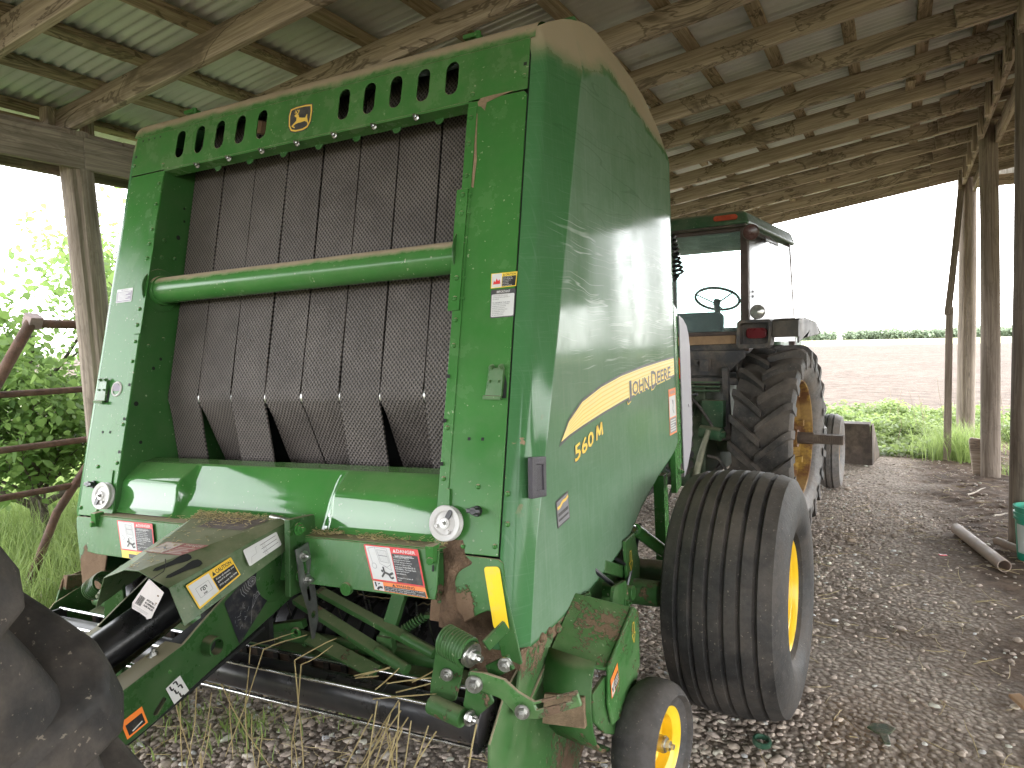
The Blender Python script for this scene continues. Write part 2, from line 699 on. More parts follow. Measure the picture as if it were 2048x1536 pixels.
def belt_mat():
    g = G('diamond_top_rubber_belt')
    x, y, z = g.xyz()
    P = .0175
    zz = g.m('MULTIPLY', z, 2 * pi / .0195)
    xx = g.m('MULTIPLY', x, 2 * pi / P)
    d = g.m('MULTIPLY', g.m('SINE', xx), g.m('SINE', zz))
    dk = g.ss(d, .0, .35)
    n = g.noise(5, 5, .65)
    big = g.noise(1.2, 3, .5)
    c = g.mix(g.ss(n, .3, .7), (.084, .071, .064), (.132, .113, .102))
    c = g.mix(g.ss(big, .45, .7, 0, .35), c, (.15, .13, .115))
    c = g.mix(g.m('MULTIPLY', dk, .92), c, (.014, .012, .012))
    nb = g.bump(d, .5, .003)
    return g.done(c, .62, 0, nb, .35)


M['belt'] = belt_mat()
M['black'] = simple('black_steel', (.014, .014, .015), .3, 0, .3, 6, .04)
M['black_dusty'] = simple('black_dusty_steel', (.026, .026, .030), .3, 0, .3, 7, .05, .5, .05)
M['void'] = simple('dark_interior', (.006, .007, .006), .8, 0, .3, 6, .05)  # near-black colour standing in for shade in holes and hollows
M['dark_steel'] = simple('dark_greasy_steel', (.03, .026, .022), .6, .2, .5, 14, .2, .4, .35)
M['chrome'] = simple('bright_rod', (.62, .62, .62), .25, 1, .15, 12, .03)
M['zinc'] = simple('zinc_plated', (.5, .5, .48), .33, 1, .25, 40, .05)
M['white_plastic'] = simple('white_plastic', (.56, .545, .53), .35, 0, .06, 8, .02)
M['grey_plastic'] = simple('grey_violet_plastic', (.30, .285, .315), .5, 0, .08, 9, .03)
M['black_plastic'] = simple('black_plastic', (.018, .018, .02), .35, 0, .2, 8, .03)
M['yellow'] = simple('yellow_paint', (.80, .52, .015), .35, 0, .08, 9, .03, .5, .1)
M['old_yellow'] = None
M['purple_black'] = simple('textured_black_trim', (.045, .04, .05), .5, 0, .2, 30, .2)


def tyre_mat(name, dust=.35, base=(.03, .029, .028), up=.25):
    g = G(name)
    n = g.noise(4, 6, .68)
    c = g.mix(g.ss(g.noise(30, 5, .7), .3, .75), tuple(b * .75 for b in base), tuple(b * 1.5 for b in base))
    c = g.mix(g.m('MULTIPLY', g.ss(n, .35, .72), dust), c, (.20, .165, .135))
    c = g.mix(g.m('MULTIPLY', g.ss(g.noise(95, 3, .5), .67, .72), .4), c, (.33, .28, .22))
    c = g.mix(g.ss(g.nz(), .3, .95, 0, up), c, (.24, .2, .165))
    return g.done(c, g.ss(n, .3, .7, .58, .8), 0, g.bump(g.m('ADD', g.noise(60, 5, .65), g.m('MULTIPLY', g.noise(9, 3), 1.5)), .25, .006), .35)


M['tyre'] = tyre_mat('worn_rubber_tyre', .3, (.022, .0215, .021), .18)
M['tyre_clean'] = tyre_mat('smooth_rubber_tyre', .22, (.04, .039, .04), .15)
M['tyre_lug'] = tyre_mat('lugged_rubber_tyre', .5, (.026, .025, .024), .3)
M['tyre_near'] = tyre_mat('near_lugged_rubber', .46, (.012, .0117, .0115), .04)
M['sidewall'] = tyre_mat('grey_sidewall', .75, (.11, .105, .1), .2)


def old_yellow():
    g = G('rust_stained_yellow_rim')
    n = g.noise(6, 6, .7)
    c = g.mix(g.ss(n, .30, .55), (.42, .27, .05), (.13, .058, .024))
    c = g.mix(g.ss(g.noise(2.5, 4), .5, .7, 0, .8), c, (.34, .22, .08))
    return g.done(c, .7, 0, g.bump(n, .3, .01), .3)


M['old_yellow'] = old_yellow()

# printed inks
for k, c in dict(white=(.60, .60, .59), red=(.62, .03, .03), blackink=(.012, .012, .013), orange=(.85, .22, .03), decal_yellow=(.86, .62, .06),
                 amber=(.78, .50, .04), grey_ink=(.22, .22, .23), charcoal=(.055, .052, .056), pale_yellow=(.9, .72, .24), lilac=(.25, .22, .28),
                 reflector=(.95, .66, .0), dkyellow=(.74, .5, .04), gold=(.85, .56, .1), teal_white=(.55, .62, .6), pink=(.55, .2, .17), dustwhite=(.5, .42, .36)).items():
    M[k] = ink('ink_' + k, c)


def wood_mat(name, a=(.31, .245, .195), b=(.60, .495, .41), dark=(.06, .044, .033), stain=.75, rough=.85):
    g = G(name)
    info = g.n('ShaderNodeObjectInfo')
    off = g.n('ShaderNodeVectorMath', operation='ADD')
    cx = g.n('ShaderNodeCombineXYZ')
    for i, k in enumerate((37., 51., 23.)):
        g.put(cx.inputs[i], g.m('MULTIPLY', info.outputs['Random'], k))
    g.put(off.inputs[0], g.tc())
    g.put(off.inputs[1], cx.outputs[0])
    vec = off.outputs[0]
    grain = g.noise(1, 5, .62, g.mapv(vec, (1.6, 42, 42)), .8)
    fine = g.noise(1, 3, .6, g.mapv(vec, (5, 170, 170)))
    blot = g.noise(1, 5, .62, g.mapv(vec, (1.1, 3.4, 3.4)), 1.2)
    c = g.mix(g.ss(grain, .28, .74), a, b)
    c = g.mix(g.m('MULTIPLY', g.ss(fine, .5, .72), .35), c, dark)
    # water stains with darker tide lines
    st = g.ss(blot, .52, .66, 0, stain)
    c = g.mix(st, c, tuple(.45 * x for x in a))
    edge = g.ss(g.m('ABSOLUTE', g.m('SUBTRACT', blot, .53)), .022, .004, 0, stain * .8)
    c = g.mix(edge, c, dark)
    kn = g.voro(1, vec=g.mapv(vec, (1.6, 7, 7)))
    c = g.mix(g.ss(kn, .11, .05, 0, .7), c, dark)
    h = g.m('ADD', grain, g.m('MULTIPLY', fine, .5))
    return g.done(c, rough, 0, g.bump(h, .35, .006), .2)


M['wood'] = wood_mat('weathered_rafter_wood')
M['wood_dark'] = wood_mat('stained_purlin_wood', (.26, .20, .14), (.52, .42, .31), (.05, .036, .026), .75)
M['wood_grey'] = wood_mat('grey_weathered_wood', (.165, .132, .105), (.35, .29, .24), (.045, .036, .03), .25)


def tin():
    g = G('galvanised_corrugated_tin')
    n = g.noise(1.4, 5, .65)
    n2 = g.noise(1, 4, .6, g.mapv(g.tc(), (.6, 9, 1)))
    c = g.mix(g.ss(n, .3, .72), (.64, .65, .64), (.78, .79, .78))
    c = g.mix(g.ss(n2, .55, .75, 0, .35), c, (.48, .45, .40))
    c = g.mix(g.ss(g.noise(.9, 6, .7), .62, .72, 0, .6), c, (.45, .37, .29))
    return g.done(c, g.ss(n, .3, .7, .36, .52), .25, g.bump(g.noise(26, 4), .08, .01), .5)


M['tin'] = tin()
M['rust_pipe'] = simple('rusty_pipe', (.10, .055, .04), .8, 0, .4, 16, .35, .3, .1)


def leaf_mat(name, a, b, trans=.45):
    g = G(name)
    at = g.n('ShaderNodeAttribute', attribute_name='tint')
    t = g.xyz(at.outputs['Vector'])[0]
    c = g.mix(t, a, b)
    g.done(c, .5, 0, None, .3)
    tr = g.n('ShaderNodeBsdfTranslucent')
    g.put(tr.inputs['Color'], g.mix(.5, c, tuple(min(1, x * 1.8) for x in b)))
    mx = g.n('ShaderNodeMixShader')
    mx.inputs[0].default_value = trans
    g.nt.links.new(g.b.outputs[0], mx.inputs[1])
    g.nt.links.new(tr.outputs[0], mx.inputs[2])
    g.nt.links.new(mx.outputs[0], g.out.inputs['Surface'])
    return g.mat


M['leaf'] = leaf_mat('bush_leaf', (.06, .145, .03), (.215, .31, .095), .5)
M['grass'] = leaf_mat('grass_blade', (.13, .21, .055), (.30, .38, .13))
M['weed'] = leaf_mat('weed_leaf', (.07, .125, .035), (.18, .235, .08))
M['far_leaf'] = leaf_mat('far_tree_leaf', (.15, .20, .13), (.25, .30, .21), .3)  # distance haze painted in by lightening the leaf colours
M['bark'] = simple('bark', (.09, .075, .06), .9, 0, .35, 18, .6, .2)
M['straw'] = leaf_mat('straw', (.45, .36, .18), (.75, .65, .38), .2)


def pebble():
    g = G('pebbles')
    at = g.n('ShaderNodeAttribute', attribute_name='tint')
    c = g.mix(g.noise(40, 4, .6), at.outputs['Color'], g.mix(.5, at.outputs['Color'], (.12, .09, .07)))
    return g.done(c, .82, 0, g.bump(g.noise(120, 4), .2, .003), .25)


M['pebble'] = pebble()


def floor_mat():
    g = G('gravel_and_dirt_floor')
    x, y, z = g.xyz()
    e = g.m('ADD', x, g.m('MULTIPLY', g.m('SUBTRACT', g.noise(1.1, 5, .6), .5), 1.3))
    dirt = g.ss(e, 2.35, 3.0)
    cell = g.voro(34)
    cid = g.voro(34, out='Color')
    gc = g.mix(g.xyz(cid)[0], (.30, .255, .21), (.46, .40, .34))
    gc = g.mix(g.ss(cell, .35, .62, 0, .7), gc, (.19, .15, .12))
    n = g.noise(7, 6, .7)
    dc = g.mix(g.ss(n, .3, .7), (.06, .040, .028), (.17, .118, .083))
    dc = g.mix(g.m('MULTIPLY', g.ss(g.noise(90, 3, .6), .58, .68), .35), dc, (.25, .2, .16))
    c = g.mix(dirt, gc, dc)
    c = g.mix(g.ss(g.noise(.7, 4), .48, .7, 0, .55), c, dc)
    h = g.m('ADD', g.m('MULTIPLY', g.m('SUBTRACT', 1., cell), g.m('SUBTRACT', 1., dirt)), g.m('MULTIPLY', n, 1.4))
    return g.done(c, .92, 0, g.bump(h, .8, .02), .2)


M['floor'] = floor_mat()


def field_mat():
    g = G('ploughed_soil')
    n = g.noise(1.7, 8, .75)
    n2 = g.noise(.16, 4, .6)
    n3 = g.noise(1, 4, .6, g.mapv(g.tc(), (.25, 1.4, 1)))
    c = g.mix(g.ss(n, .32, .7), (.055, .043, .034), (.132, .105, .085))
    c = g.mix(g.ss(n2, .4, .65, 0, .4), c, (.13, .105, .087))
    c = g.mix(g.ss(n3, .5, .68, 0, .35), c, (.060, .044, .037))
    cl = g.noise(1, 5, .75, g.mapv(g.tc(), (2.2, 5.5, 2)))
    c = g.mix(g.ss(cl, .52, .62, 0, .7), c, (.035, .026, .022))
    return g.done(c, .95, 0, g.bump(g.m('ADD', n, g.m('MULTIPLY', g.noise(.9, 6, .7), 1.5)), .8, .1), .1)


M['field'] = field_mat()
g_ = G('young_crop')
M['crop'] = g_.done(g_.mix(g_.ss(g_.noise(.02, 4), .35, .65), (.16, .17, .06), (.22, .21, .12)), .9)
g_ = G('grassy_earth')
M['earth'] = g_.done(g_.mix(g_.ss(g_.noise(3, 6, .7), .35, .65), (.07, .10, .035), (.17, .14, .09)), .95, 0, g_.bump(g_.noise(9, 6, .7), .6, .05))


def glass_mat():
    g = G('dusty_cab_glass')
    n = g.noise(2.2, 6, .7)
    z = g.xyz(g.tc('Generated'))[2]
    g.done((.75, .9, .88), .06, 0, None, .5)
    tp = g.n('ShaderNodeBsdfTransparent')
    tp.inputs[0].default_value = (.87, .95, .94, 1)
    df = g.n('ShaderNodeBsdfDiffuse')
    df.inputs[0].default_value = (.45, .55, .54, 1)
    gl = g.n('ShaderNodeBsdfGlossy')
    gl.inputs['Roughness'].default_value = .05
    m1 = g.n('ShaderNodeMixShader')
    g.put(m1.inputs[0], g.ss(n, .4, .8, .05, .3))
    g.nt.links.new(tp.outputs[0], m1.inputs[1])
    g.nt.links.new(df.outputs[0], m1.inputs[2])
    m2 = g.n('ShaderNodeMixShader')
    fr = g.n('ShaderNodeFresnel')
    fr.inputs[0].default_value = 1.35
    g.put(m2.inputs[0], fr.outputs[0])
    g.nt.links.new(m1.outputs[0], m2.inputs[1])
    g.nt.links.new(gl.outputs[0], m2.inputs[2])
    g.nt.links.new(m2.outputs[0], g.out.inputs['Surface'])
    return g.mat


M['glass'] = glass_mat()
M['tractor_green'] = green_paint('faded_tractor_green', base=(.012, .07, .028), film=.14, rough=.5, up=.35)
M['cab_black'] = simple('faded_black_cab_metal', (.05, .05, .055), .6, 0, .25, 8, .08, .4, .3)
M['grey_panel'] = simple('grey_brown_panel', (.06, .055, .05), .5, 0, .25, 7, .1, .4, .2)
M['glass_sky'] = simple('painted_sky_glass', (.30, .32, .37), .35, 0, .12, 5, .05, .5, .15)  # side glass, its sky reflection painted as a flat pale grey
M['seat'] = simple('worn_seat_vinyl', (.10, .11, .115), .7, 0, .2, 9, .1)
M['plywood'] = simple('bare_board', (.32, .2, .11), .7, 0, .2, 12, .1)
M['rust'] = simple('rusty_loader_steel', (.075, .058, .048), .75, 0, .45, 5, .3, .3, .3)
M['redlens'] = simple('red_lens', (.15, .012, .018), .3, 0, .15, 20, .02)
M['orangelens'] = simple('orange_lens', (.45, .075, .035), .35, 0, .2, 20, .02)
M['lampglass'] = simple('lamp_glass', (.55, .55, .52), .12, .6, .3, 30, .1)
M['teal'] = simple('teal_plastic', (.02, .36, .24), .4, 0, .1, 9, .02, .5, .12)
M['pvc'] = simple('dusty_plastic_pipe', (.34, .265, .22), .6, 0, .15, 9, .08, .3, .3)
M['paper'] = simple('paper_tag', (.68, .63, .61), .7, 0, .06, 20, .05)
M['dkgreen_plastic'] = simple('dark_green_plastic', (.02, .07, .04), .45, 0, .2, 20, .05, .5, .2)
# ------------------------------------------------------------------ round baler
CAMP = Vector((2.0446, 0.0, 1.65))
TILT = Matrix(((1.0, 0.0, -.0230), (0.0, 1.0, -.0110), (.0230, .0110, 1.0))).to_4x4()
BAL = empty('round_baler')
tag(BAL, 'green round hay baler with black belts showing in its open front', 'hay baler')
# the machine leans a little to its left on the soft ground
_q = Matrix.Translation(CAMP) @ Matrix.Rotation(0, 4, 'Z') @ TILT @ Matrix.Translation(-CAMP)
BAL.location = _q.to_translation()
BAL.rotation_mode = "QUATERNION"
BAL.rotation_quaternion = TILT.to_quaternion()


def FY(z, off=0.0):
    """front face of the machine: leans back with height"""
    return 1.951 + .25 * (z - 1.201) - off


def F(x, z, off=0.0):
    return Vector((x, FY(z, off), z))


FN = Vector((0, -1, .25)).normalized()      # outward normal of the front face
FU = Vector((0, .25, 1))                    # up along the front face, per metre of height
GR = M['green']


def front_prism(loops, t=.006, off=0.0, mb=None, mat=0):
    """loops in (x, z) on the front face, thickness t towards the machine"""
    mb = mb or MB()
    O = Vector((0, FY(0, off), 0))
    mb.prism(loops, O, (1, 0, 0), FU, -FN * t, mat)
    return mb


def both(fn, name, mats, parent=BAL, **k):
    mb = fn()
    a = mb.build(name, mats, parent, **k)
    b = mb.mirror_x().build(name, mats, parent, **k)
    return a, b


# --- columns left and right of the belt opening
def column():
    mb = front_prism([[(.80, 1.0), (1.031, 1.0), (1.031, 2.508), (1.02, 2.522), (.80, 2.522)]], .006)
    # folded inner lip with rivets
    front_prism([[(.80, 1.0), (.838, 1.0), (.838, 2.50), (.80, 2.50)]], .004, .004, mb)
    for z in (2.46, 2.363, 2.246, 1.80, 1.742, 1.656, 1.386, 1.225, 1.10):
        mb.rivet(F(.817, z, .0045), FN, .0088)
    for x, z in ((.945, 1.205), (1.018, 1.03), (.905, 1.022)):
        mb.rivet(F(x, z, .001), FN, .0088)
    return mb


both(column, 'side_column', GR, bevel=.003)


def holes():
    mb = MB()
    for z in (1.555, 1.41, 1.272):
        p = F(.808, z, .009)
        mb.prism([[(-.006, -.006), (.006, -.006), (.006, .006), (-.006, .006)]], p, (1, 0, 0), FU, FN * .0006)
    for x, z in ((.90, 1.352), (.95, 1.352)):
        p = F(x, z, .001)
        mb.prism([[(-.005, -.005), (.005, -.005), (.005, .005), (-.005, .005)]], p, (1, 0, 0), FU, FN * .0006)
    return mb


both(holes, 'square_hole', M['void'], smooth=0)


# raised hinge plate on the inner lip
def hinge_plate():
    mb = front_prism([[(.786, 1.775), (.83, 1.775), (.83, 2.20), (.786, 2.20)]], .006, .011)
    for z in (2.177, 2.112, 1.885, 1.815):
        mb.rivet(F(.812, z, .011), FN, .0095)
        front_prism([[(.824, z - .004), (.846, z - .004), (.846, z + .004), (.824, z + .004)]], .003, .0075, mb)
    return mb


both(hinge_plate, 'hinge_plate', GR, bevel=.002)


# inner walls running back to the belts
def inner_wall():
    mb = MB()
    mb.hexa([F(.80, 1.0, -.004), F(.812, 1.0, -.004), V(.812, 2.9, 1.0), V(.80, 2.9, 1.0),
             F(.80, 2.55, -.004), F(.812, 2.55, -.004), V(.812, 3.2, 2.55), V(.80, 3.2, 2.55)])
    for dy, z in ((.05, 1.72), (.12, 1.75), (.05, 2.2), (.12, 2.12), (.05, 2.12)):
        mb.rivet((.80, FY(z) + dy, z), (-1, 0, 0), .009)
    return mb


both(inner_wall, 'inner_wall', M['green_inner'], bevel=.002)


def wall_holes():
    mb = MB()
    for dy, z, r in ((.13, 2.36, .006), (.14, 2.30, .006), (.12, 2.22, .011), (.09, 1.62, .008), (.03, 1.47, .011), (.08, 1.3, .008), (.12, 1.66, .007)):
        y = FY(z) + dy
        mb.cyl((.7975, y, z), (.7970, y, z), r, seg=10)
    return mb


both(wall_holes, 'bolt_hole', M['void'], smooth=0)

# --- slotted top panel
SLOTS = [.22 + .125 * k for k in range(5)]
loops = [[(-1.031, 2.528), (1.031, 2.528), (1.031, 2.715), (-1.031, 2.715)]]
for s in SLOTS:
    for sg in (-1, 1):
        loops.append(list(reversed(stadium(sg * s, 2.634, .054, .128))))
mb = front_prism(loops, .006)
# rolled top edge running back
prof = []
for k in range(9):
    a = rad(14 + k * 8.4)
    prof.append((FY(2.715) + .11 * (math.cos(rad(14)) - math.cos(a)) * 1.0, 2.715 + .11 * (math.sin(a) - math.sin(rad(14)))))
prof += [(2.52, 2.803), (2.70, 2.85), (3.6, 2.9)]
vs, fs = [], []
for y, z in prof:
    for x in (-1.05, -.5, 0, .5, 1.05):
        vs.append((x, y, z))
for j in range(len(prof) - 1):
    for i in range(4):
        a = j * 5 + i
        fs.append((a, a + 1, a + 6, a + 5))
mb.add(vs, fs)
# bottom lip folded back
mb.hexa([F(-.80, 2.518, .001), F(.80, 2.518, .001), F(.80, 2.503, -.06), F(-.80, 2.503, -.06), F(-.80, 2.5275, .001), F(.80, 2.5275, .001), F(.80, 2.507, -.06), F(-.80, 2.507, -.06)])
for x, z in ((1.018, 2.575), (.815, 2.55), (-1.018, 2.575), (-.815, 2.55)):
    mb.rivet(F(x, z, .001), FN, .009)
mb.build('slotted_top_panel', M['green_top'], BAL, bevel=.002)
for i in range(-3, 4):
    mb = MB()
    mb.bolt(F(i * .193, 2.508, .0), FN, .009, .011)
    mb.build('lip_bolt', M['chrome'], BAL, bevel=0)
for i in range(-3, 4):
    mb = MB()
    p = F(i * .193 + .07, 2.50, -.05)
    mb.prism([[(-.03, .01), (.02, .01), (.014, -.008), (.004, -.016), (-.012, -.016)]], p, (1, 0, 0), (0, .2, 1), (0, .006, 0))
    mb.build('lip_tab', M['green_inner'], BAL, bevel=.002)
mb = MB()
for sg in (-1, 1):
    mb.prism([[(-.006, -.006), (.006, -.006), (.006, .006), (-.006, .006)]], F(sg * 1.018, 2.62, .0005), (1, 0, 0), FU, FN * .0006)
for k in range(4):
    mb.prism([[(-.004, -.004), (.004, -.004), (.004, .004), (-.004, .004)]], F(-.985 + k * .04, 2.693, .0005), (1, 0, 0), FU, FN * .0006)
mb.build('square_hole', M['void'], BAL, smooth=0)

# top clamps and a hinge rail behind the rolled edge
for x in (-.96, .69):
    mb = MB()
    mb.box((x, 2.68, 2.875), (.12, .05, .05))
    mb.box((x + .05, 2.70, 2.905), (.06, .10, .012))
    mb.box((x - .05, 2.64, 2.915), (.07, .05, .018))
    mb.cyl((x - .02, 2.63, 2.86), (x - .02, 2.63, 2.93), .012)
    mb.build('top_clamp', GR, BAL, bevel=.003)
mb = MB()
mb.box((.06, 2.86, 2.915), (1.96, .04, .05))
mb.box((.85, 2.80, 2.95), (.36, .03, .03))
mb.build('hinge_rail', M['green_inner'], BAL, bevel=.004)


# --- moulded side shields (the big plastic doors)
def shield():
    nu, nv = 46, 44
    bot = [(0, 1.838, .735), (.04, 1.91, .703), (.10, 2.06, .697), (.28, 2.45, .70), (.40, 2.72, .725), (.52, 2.96, .762), (.565, 3.05, .80), (.62, 3.17, .85), (.78, 3.49, .935), (.93, 3.84, 1.00), (1, 3.965, 1.06)]
    top = [(0, 2.343, 2.752), (.05, 2.43, 2.80), (.15, 2.62, 2.885), (.28, 2.83, 2.945), (.5, 3.16, 2.955), (.75, 3.58, 2.955), (.86, 3.78, 2.925), (.95, 3.92, 2.80), (1, 3.965, 2.50)]

    def ip(t, u):
        for a, b in zip(t[:-1], t[1:]):
            if u <= b[0] + 1e-9:
                k = (u - a[0]) / (b[0] - a[0])
                return a[1] + (b[1] - a[1]) * k, a[2] + (b[2] - a[2]) * k
        return t[-1][1:]

    dl = [0, .003, .008, .015, .024, .034, .043]          # rounding of the front edge, metres back from it
    nf = 4                                               # columns across the facet
    nr = 36
    vsn = [0, .004, .009, .016, .026, .04] + [.04 + .96 * k / (nv - 6) for k in range(1, nv - 5)]
    nu, nv = len(dl) + nf + nr, len(vsn)
    KC = len(dl) + nf - 1                                # the crease column
    P = []
    for j, v in enumerate(vsn):
        # span of this row along u so that a distance back from the front can be placed exactly
        yb0, zb0 = ip(bot, 0)
        yt0, zt0 = ip(top, 0)
        z0 = zb0 + (zt0 - zb0) * v
        wf = max(.075, .03 + .157 * (min(z0, 2.66) - .75))
        y0r = yb0 + (yt0 - yb0) * v
        row = [d for d in dl] + [.043 + (wf - .043) * k / nf for k in range(1, nf + 1)]
        us = []
        for d in row:
            # solve u for a wanted y by bisection
            lo, hi = 0, .5
            for _ in range(26):
                mid = (lo + hi) / 2
                ym = ip(bot, mid)[0] + (ip(top, mid)[0] - ip(bot, mid)[0]) * v
                if ym < y0r + d:
                    lo = mid
                else:
                    hi = mid
            us.append((lo + hi) / 2)
        us += [us[-1] + (1 - us[-1]) * k / nr for k in range(1, nr + 1)]
        for i, u in enumerate(us):
            yb, zb = ip(bot, u)
            yt, zt = ip(top, u)
            y, z = yb + (yt - yb) * v, zb + (zt - zb) * v
            x = 1.122
            if i < KC:
                d = row[i]
                x = 1.080 + .042 * d / wf
                R = .043
                if d < R:
                    q = (R - d) / R
                    x -= R * (1 - math.sqrt(max(0, 1 - q * q)))
            zbev = 2.665 + max(0, (y - 2.63)) * .35 if y < 2.93 else 2.77 - (y - 2.93) * .155
            if z > zbev:
                x -= (z - zbev) * .30
            hb = (z - zb)
            if hb < .035:
                q = (.035 - hb) / .035
                x -= .03 * (1 - math.sqrt(max(0, 1 - q * q)))
            e = 1 - u
            if e < .03:
                x -= .02 * (1 - math.sqrt(max(0, 1 - ((.03 - e) / .03) ** 2)))
            P.append((x, y, z))
    F_ = []
    for j in range(nv - 1):
        for i in range(nu - 1):
            a = j * nu + i
            F_.append((a, a + 1, a + nu + 1, a + nu))
    # inward returns: front, bottom, top, rear
    n0 = len(P)
    edge = [j * nu for j in range(nv)]
    for a in edge:
        p = P[a]
        P.append((1.034, p[1] + .004, p[2]))
    for k in range(nv - 1):
        F_.append((edge[k], edge[k + 1], n0 + k + 1, n0 + k))
    for edge in ([i for i in range(nu)], [(nv - 1) * nu + i for i in range(nu)], [j * nu + nu - 1 for j in range(nv)]):
        n0 = len(P)
        for a in edge:
            p = P[a]
            P.append((max(1.0, p[0] - .03), p[1] + (.01 if edge[0] else 0), p[2] + (.006 if edge[0] == 0 else -.03)))
        for k in range(len(edge) - 1):
            F_.append((edge[k], edge[k + 1], n0 + k + 1, n0 + k))
    mb = MB()
    mb.add(P, F_)
    return mb


SH = both(shield, 'side_shield', M['shield'], smooth=50)
for o in SH:
    me = o.data
    ncol, nrow = 7 + 4 + 36, 44
    ed = {tuple(sorted(e.vertices)): e.index for e in me.edges}
    at = me.attributes.get('sharp_edge') or me.attributes.new('sharp_edge', 'BOOLEAN', 'EDGE')
    for j in range(nrow - 1):
        k = tuple(sorted((j * ncol + 10, (j + 1) * ncol + 10)))
        if k in ed:
            at.data[ed[k]].value = True


# narrow seam strip between column and shield, with bolts
def seam():
    mb = MB()
    mb.hexa([F(1.0312, .99, -.006), F(1.0332, .99, -.006), V(1.0332, 2.5, .99), V(1.0312, 2.5, .99),
             F(1.0312, 2.72, -.006), F(1.0332, 2.72, -.006), V(1.0332, 2.9, 2.72), V(1.0312, 2.9, 2.72)])
    return mb


both(seam, 'seam_gap', M['void'], smooth=0)
mb = MB()
mb.rivet(F(1.056, 1.19, .010), FN, .009)
mb.rivet(F(1.061, 1.10, .008), FN, .009)
mb.build('shield_rivet', M['green'], BAL)


# side furniture on the right shield
def sp(y, z, off=.0):
    """point on the flat of the right shield"""
    return V(1.1235 + off, y, z)


SN = V(1, 0, 0)


# yellow swoosh stripe with lettering
def stripe(parent, sg):
    up = [(2.222, 1.312), (2.30, 1.372), (2.44, 1.428), (2.66, 1.467), (2.92, 1.494), (3.25, 1.513), (3.60, 1.526), (3.878, 1.534)]
    lo = [(2.222, 1.312), (2.30, 1.326), (2.44, 1.343), (2.66, 1.365), (2.92, 1.387), (3.25, 1.41), (3.60, 1.430), (3.878, 1.444)]
    d = MB()

    def pts(a, b, t0, t1, grow=0.):
        A = [(p[0], p[1] + (q[1] - p[1]) * t0 + -grow) for p, q in zip(a, b)]
        B = [(p[0], p[1] + (q[1] - p[1]) * t1 + grow) for p, q in zip(a, b)]
        return A, B

    def strip(A, B, mat, off):
        o = len(d.v)
        vs = [(sg * (1.1245 + off), *p) for p in A] + [(sg * (1.1245 + off), *p) for p in B]
        n = len(A)
        d.add(vs, [((i, i + 1, n + i + 1, n + i) if sg > 0 else (i + n, n + i + 1, i + 1, i)) for i in range(n - 1)], mat)

    A, B = pts(lo, up, 0, 1, .0095)
    A = [(2.205, 1.297)] + A[1:]
    B = [(2.205, 1.299)] + B[1:]
    strip(A, B, 0, 0)
    A, B = pts(lo, up, 0, 1, 0)
    strip(A, B, 1, .0006)
    for k in range(6):
        t = .09 + k * .165
        A, B = pts(lo, up, t, t + .045)
        strip(A[1:], B[1:], 2, .0012)
    o = d.build('swoosh_stripe', [M['charcoal'], M['pale_yellow'], M['gold']], parent, smooth=0)
    return o


stripe(BAL, 1)
stripe(BAL, -1)


def side_words(s, y0, z0, y1, z1, h0, h1, mats, name, mono=False):
    """lettering on the right shield along a rising base line"""
    tl, tr, br, bl = (1.1262, y0, z0 + h0), (1.1262, y1, z1 + h1), (1.1262, y1, z1), (1.1262, y0, z0)
    d = Decal(tl, tr, br, bl, SN, 0)
    return d, mats, name


# lettering: big initials, small capitals
d = Decal(sp(2.995, 1.475, .002), sp(3.80, 1.512, .002), sp(3.80, 1.416, .002), sp(2.995, 1.379, .002), SN, 0)
for (du, dv, mt, ly, bd) in ((-.006, .055, 1, 0, .035), (0, 0, 0, 1, .018)):
    d.text('J', .0 + du, .12 + dv, .085 + du, 1.12 + dv, mt, ly, bd, fit=True)
    d.text('OHN', .10 + du, .22 + dv, .45 + du, .86 + dv, mt, ly, bd, fit=True)
    d.text('D', .50 + du, .06 + dv, .62 + du, .98 + dv, mt, ly, bd, fit=True)
    d.text('EERE', .64 + du, .18 + dv, .985 + du, .82 + dv, mt, ly, bd, fit=True)
d.build('maker_lettering', [M['charcoal'], M['decal_yellow']], BAL)
d = Decal(sp(2.345, 1.282), sp(2.655, 1.335), sp(2.655, 1.278), sp(2.345, 1.217), SN, .001)
d.text('560', -.015, .02, .665, 1.02, 0, 0, .05, fit=True)
d.text('560', 0, .04, .65, .97, 1, 1, .02, fit=True)
MP = [(.76, .96), (.79, .06), (.875, .78), (.955, .06), (.985, .96)]
d.pline(MP, .085, 0, 0).pline(MP, .052, 1, 1)
d.build('model_lettering', [M['charcoal'], M['decal_yellow']], BAL)
# warning label near the rear edge
d = Decal(sp(3.735, 1.372), sp(3.895, 1.372), sp(3.895, 1.125), sp(3.735, 1.125), SN, .001)
d.rect(0, 0, 1, 1, 0, 0).rect(.06, .16, .94, .62, 1, 1).rect(.06, .64, .94, .96, 2, 1)
d.text('WARNING', .12, .04, .88, .12, 2, 1, .02, fit=True)
d.pline([(.45, .25), (.6, .35), (.5, .45), (.65, .55)], .06, 2, 2).disc(.55, .3, .08, 2, 2)
for k in range(5):
    d.line(.14, .69 + .055 * k, .86 - .2 * (k % 3 == 2), .69 + .055 * k, .045, 1, 2)
d.build('warning_label', [M['orange'], M['white'], M['grey_ink']], BAL)
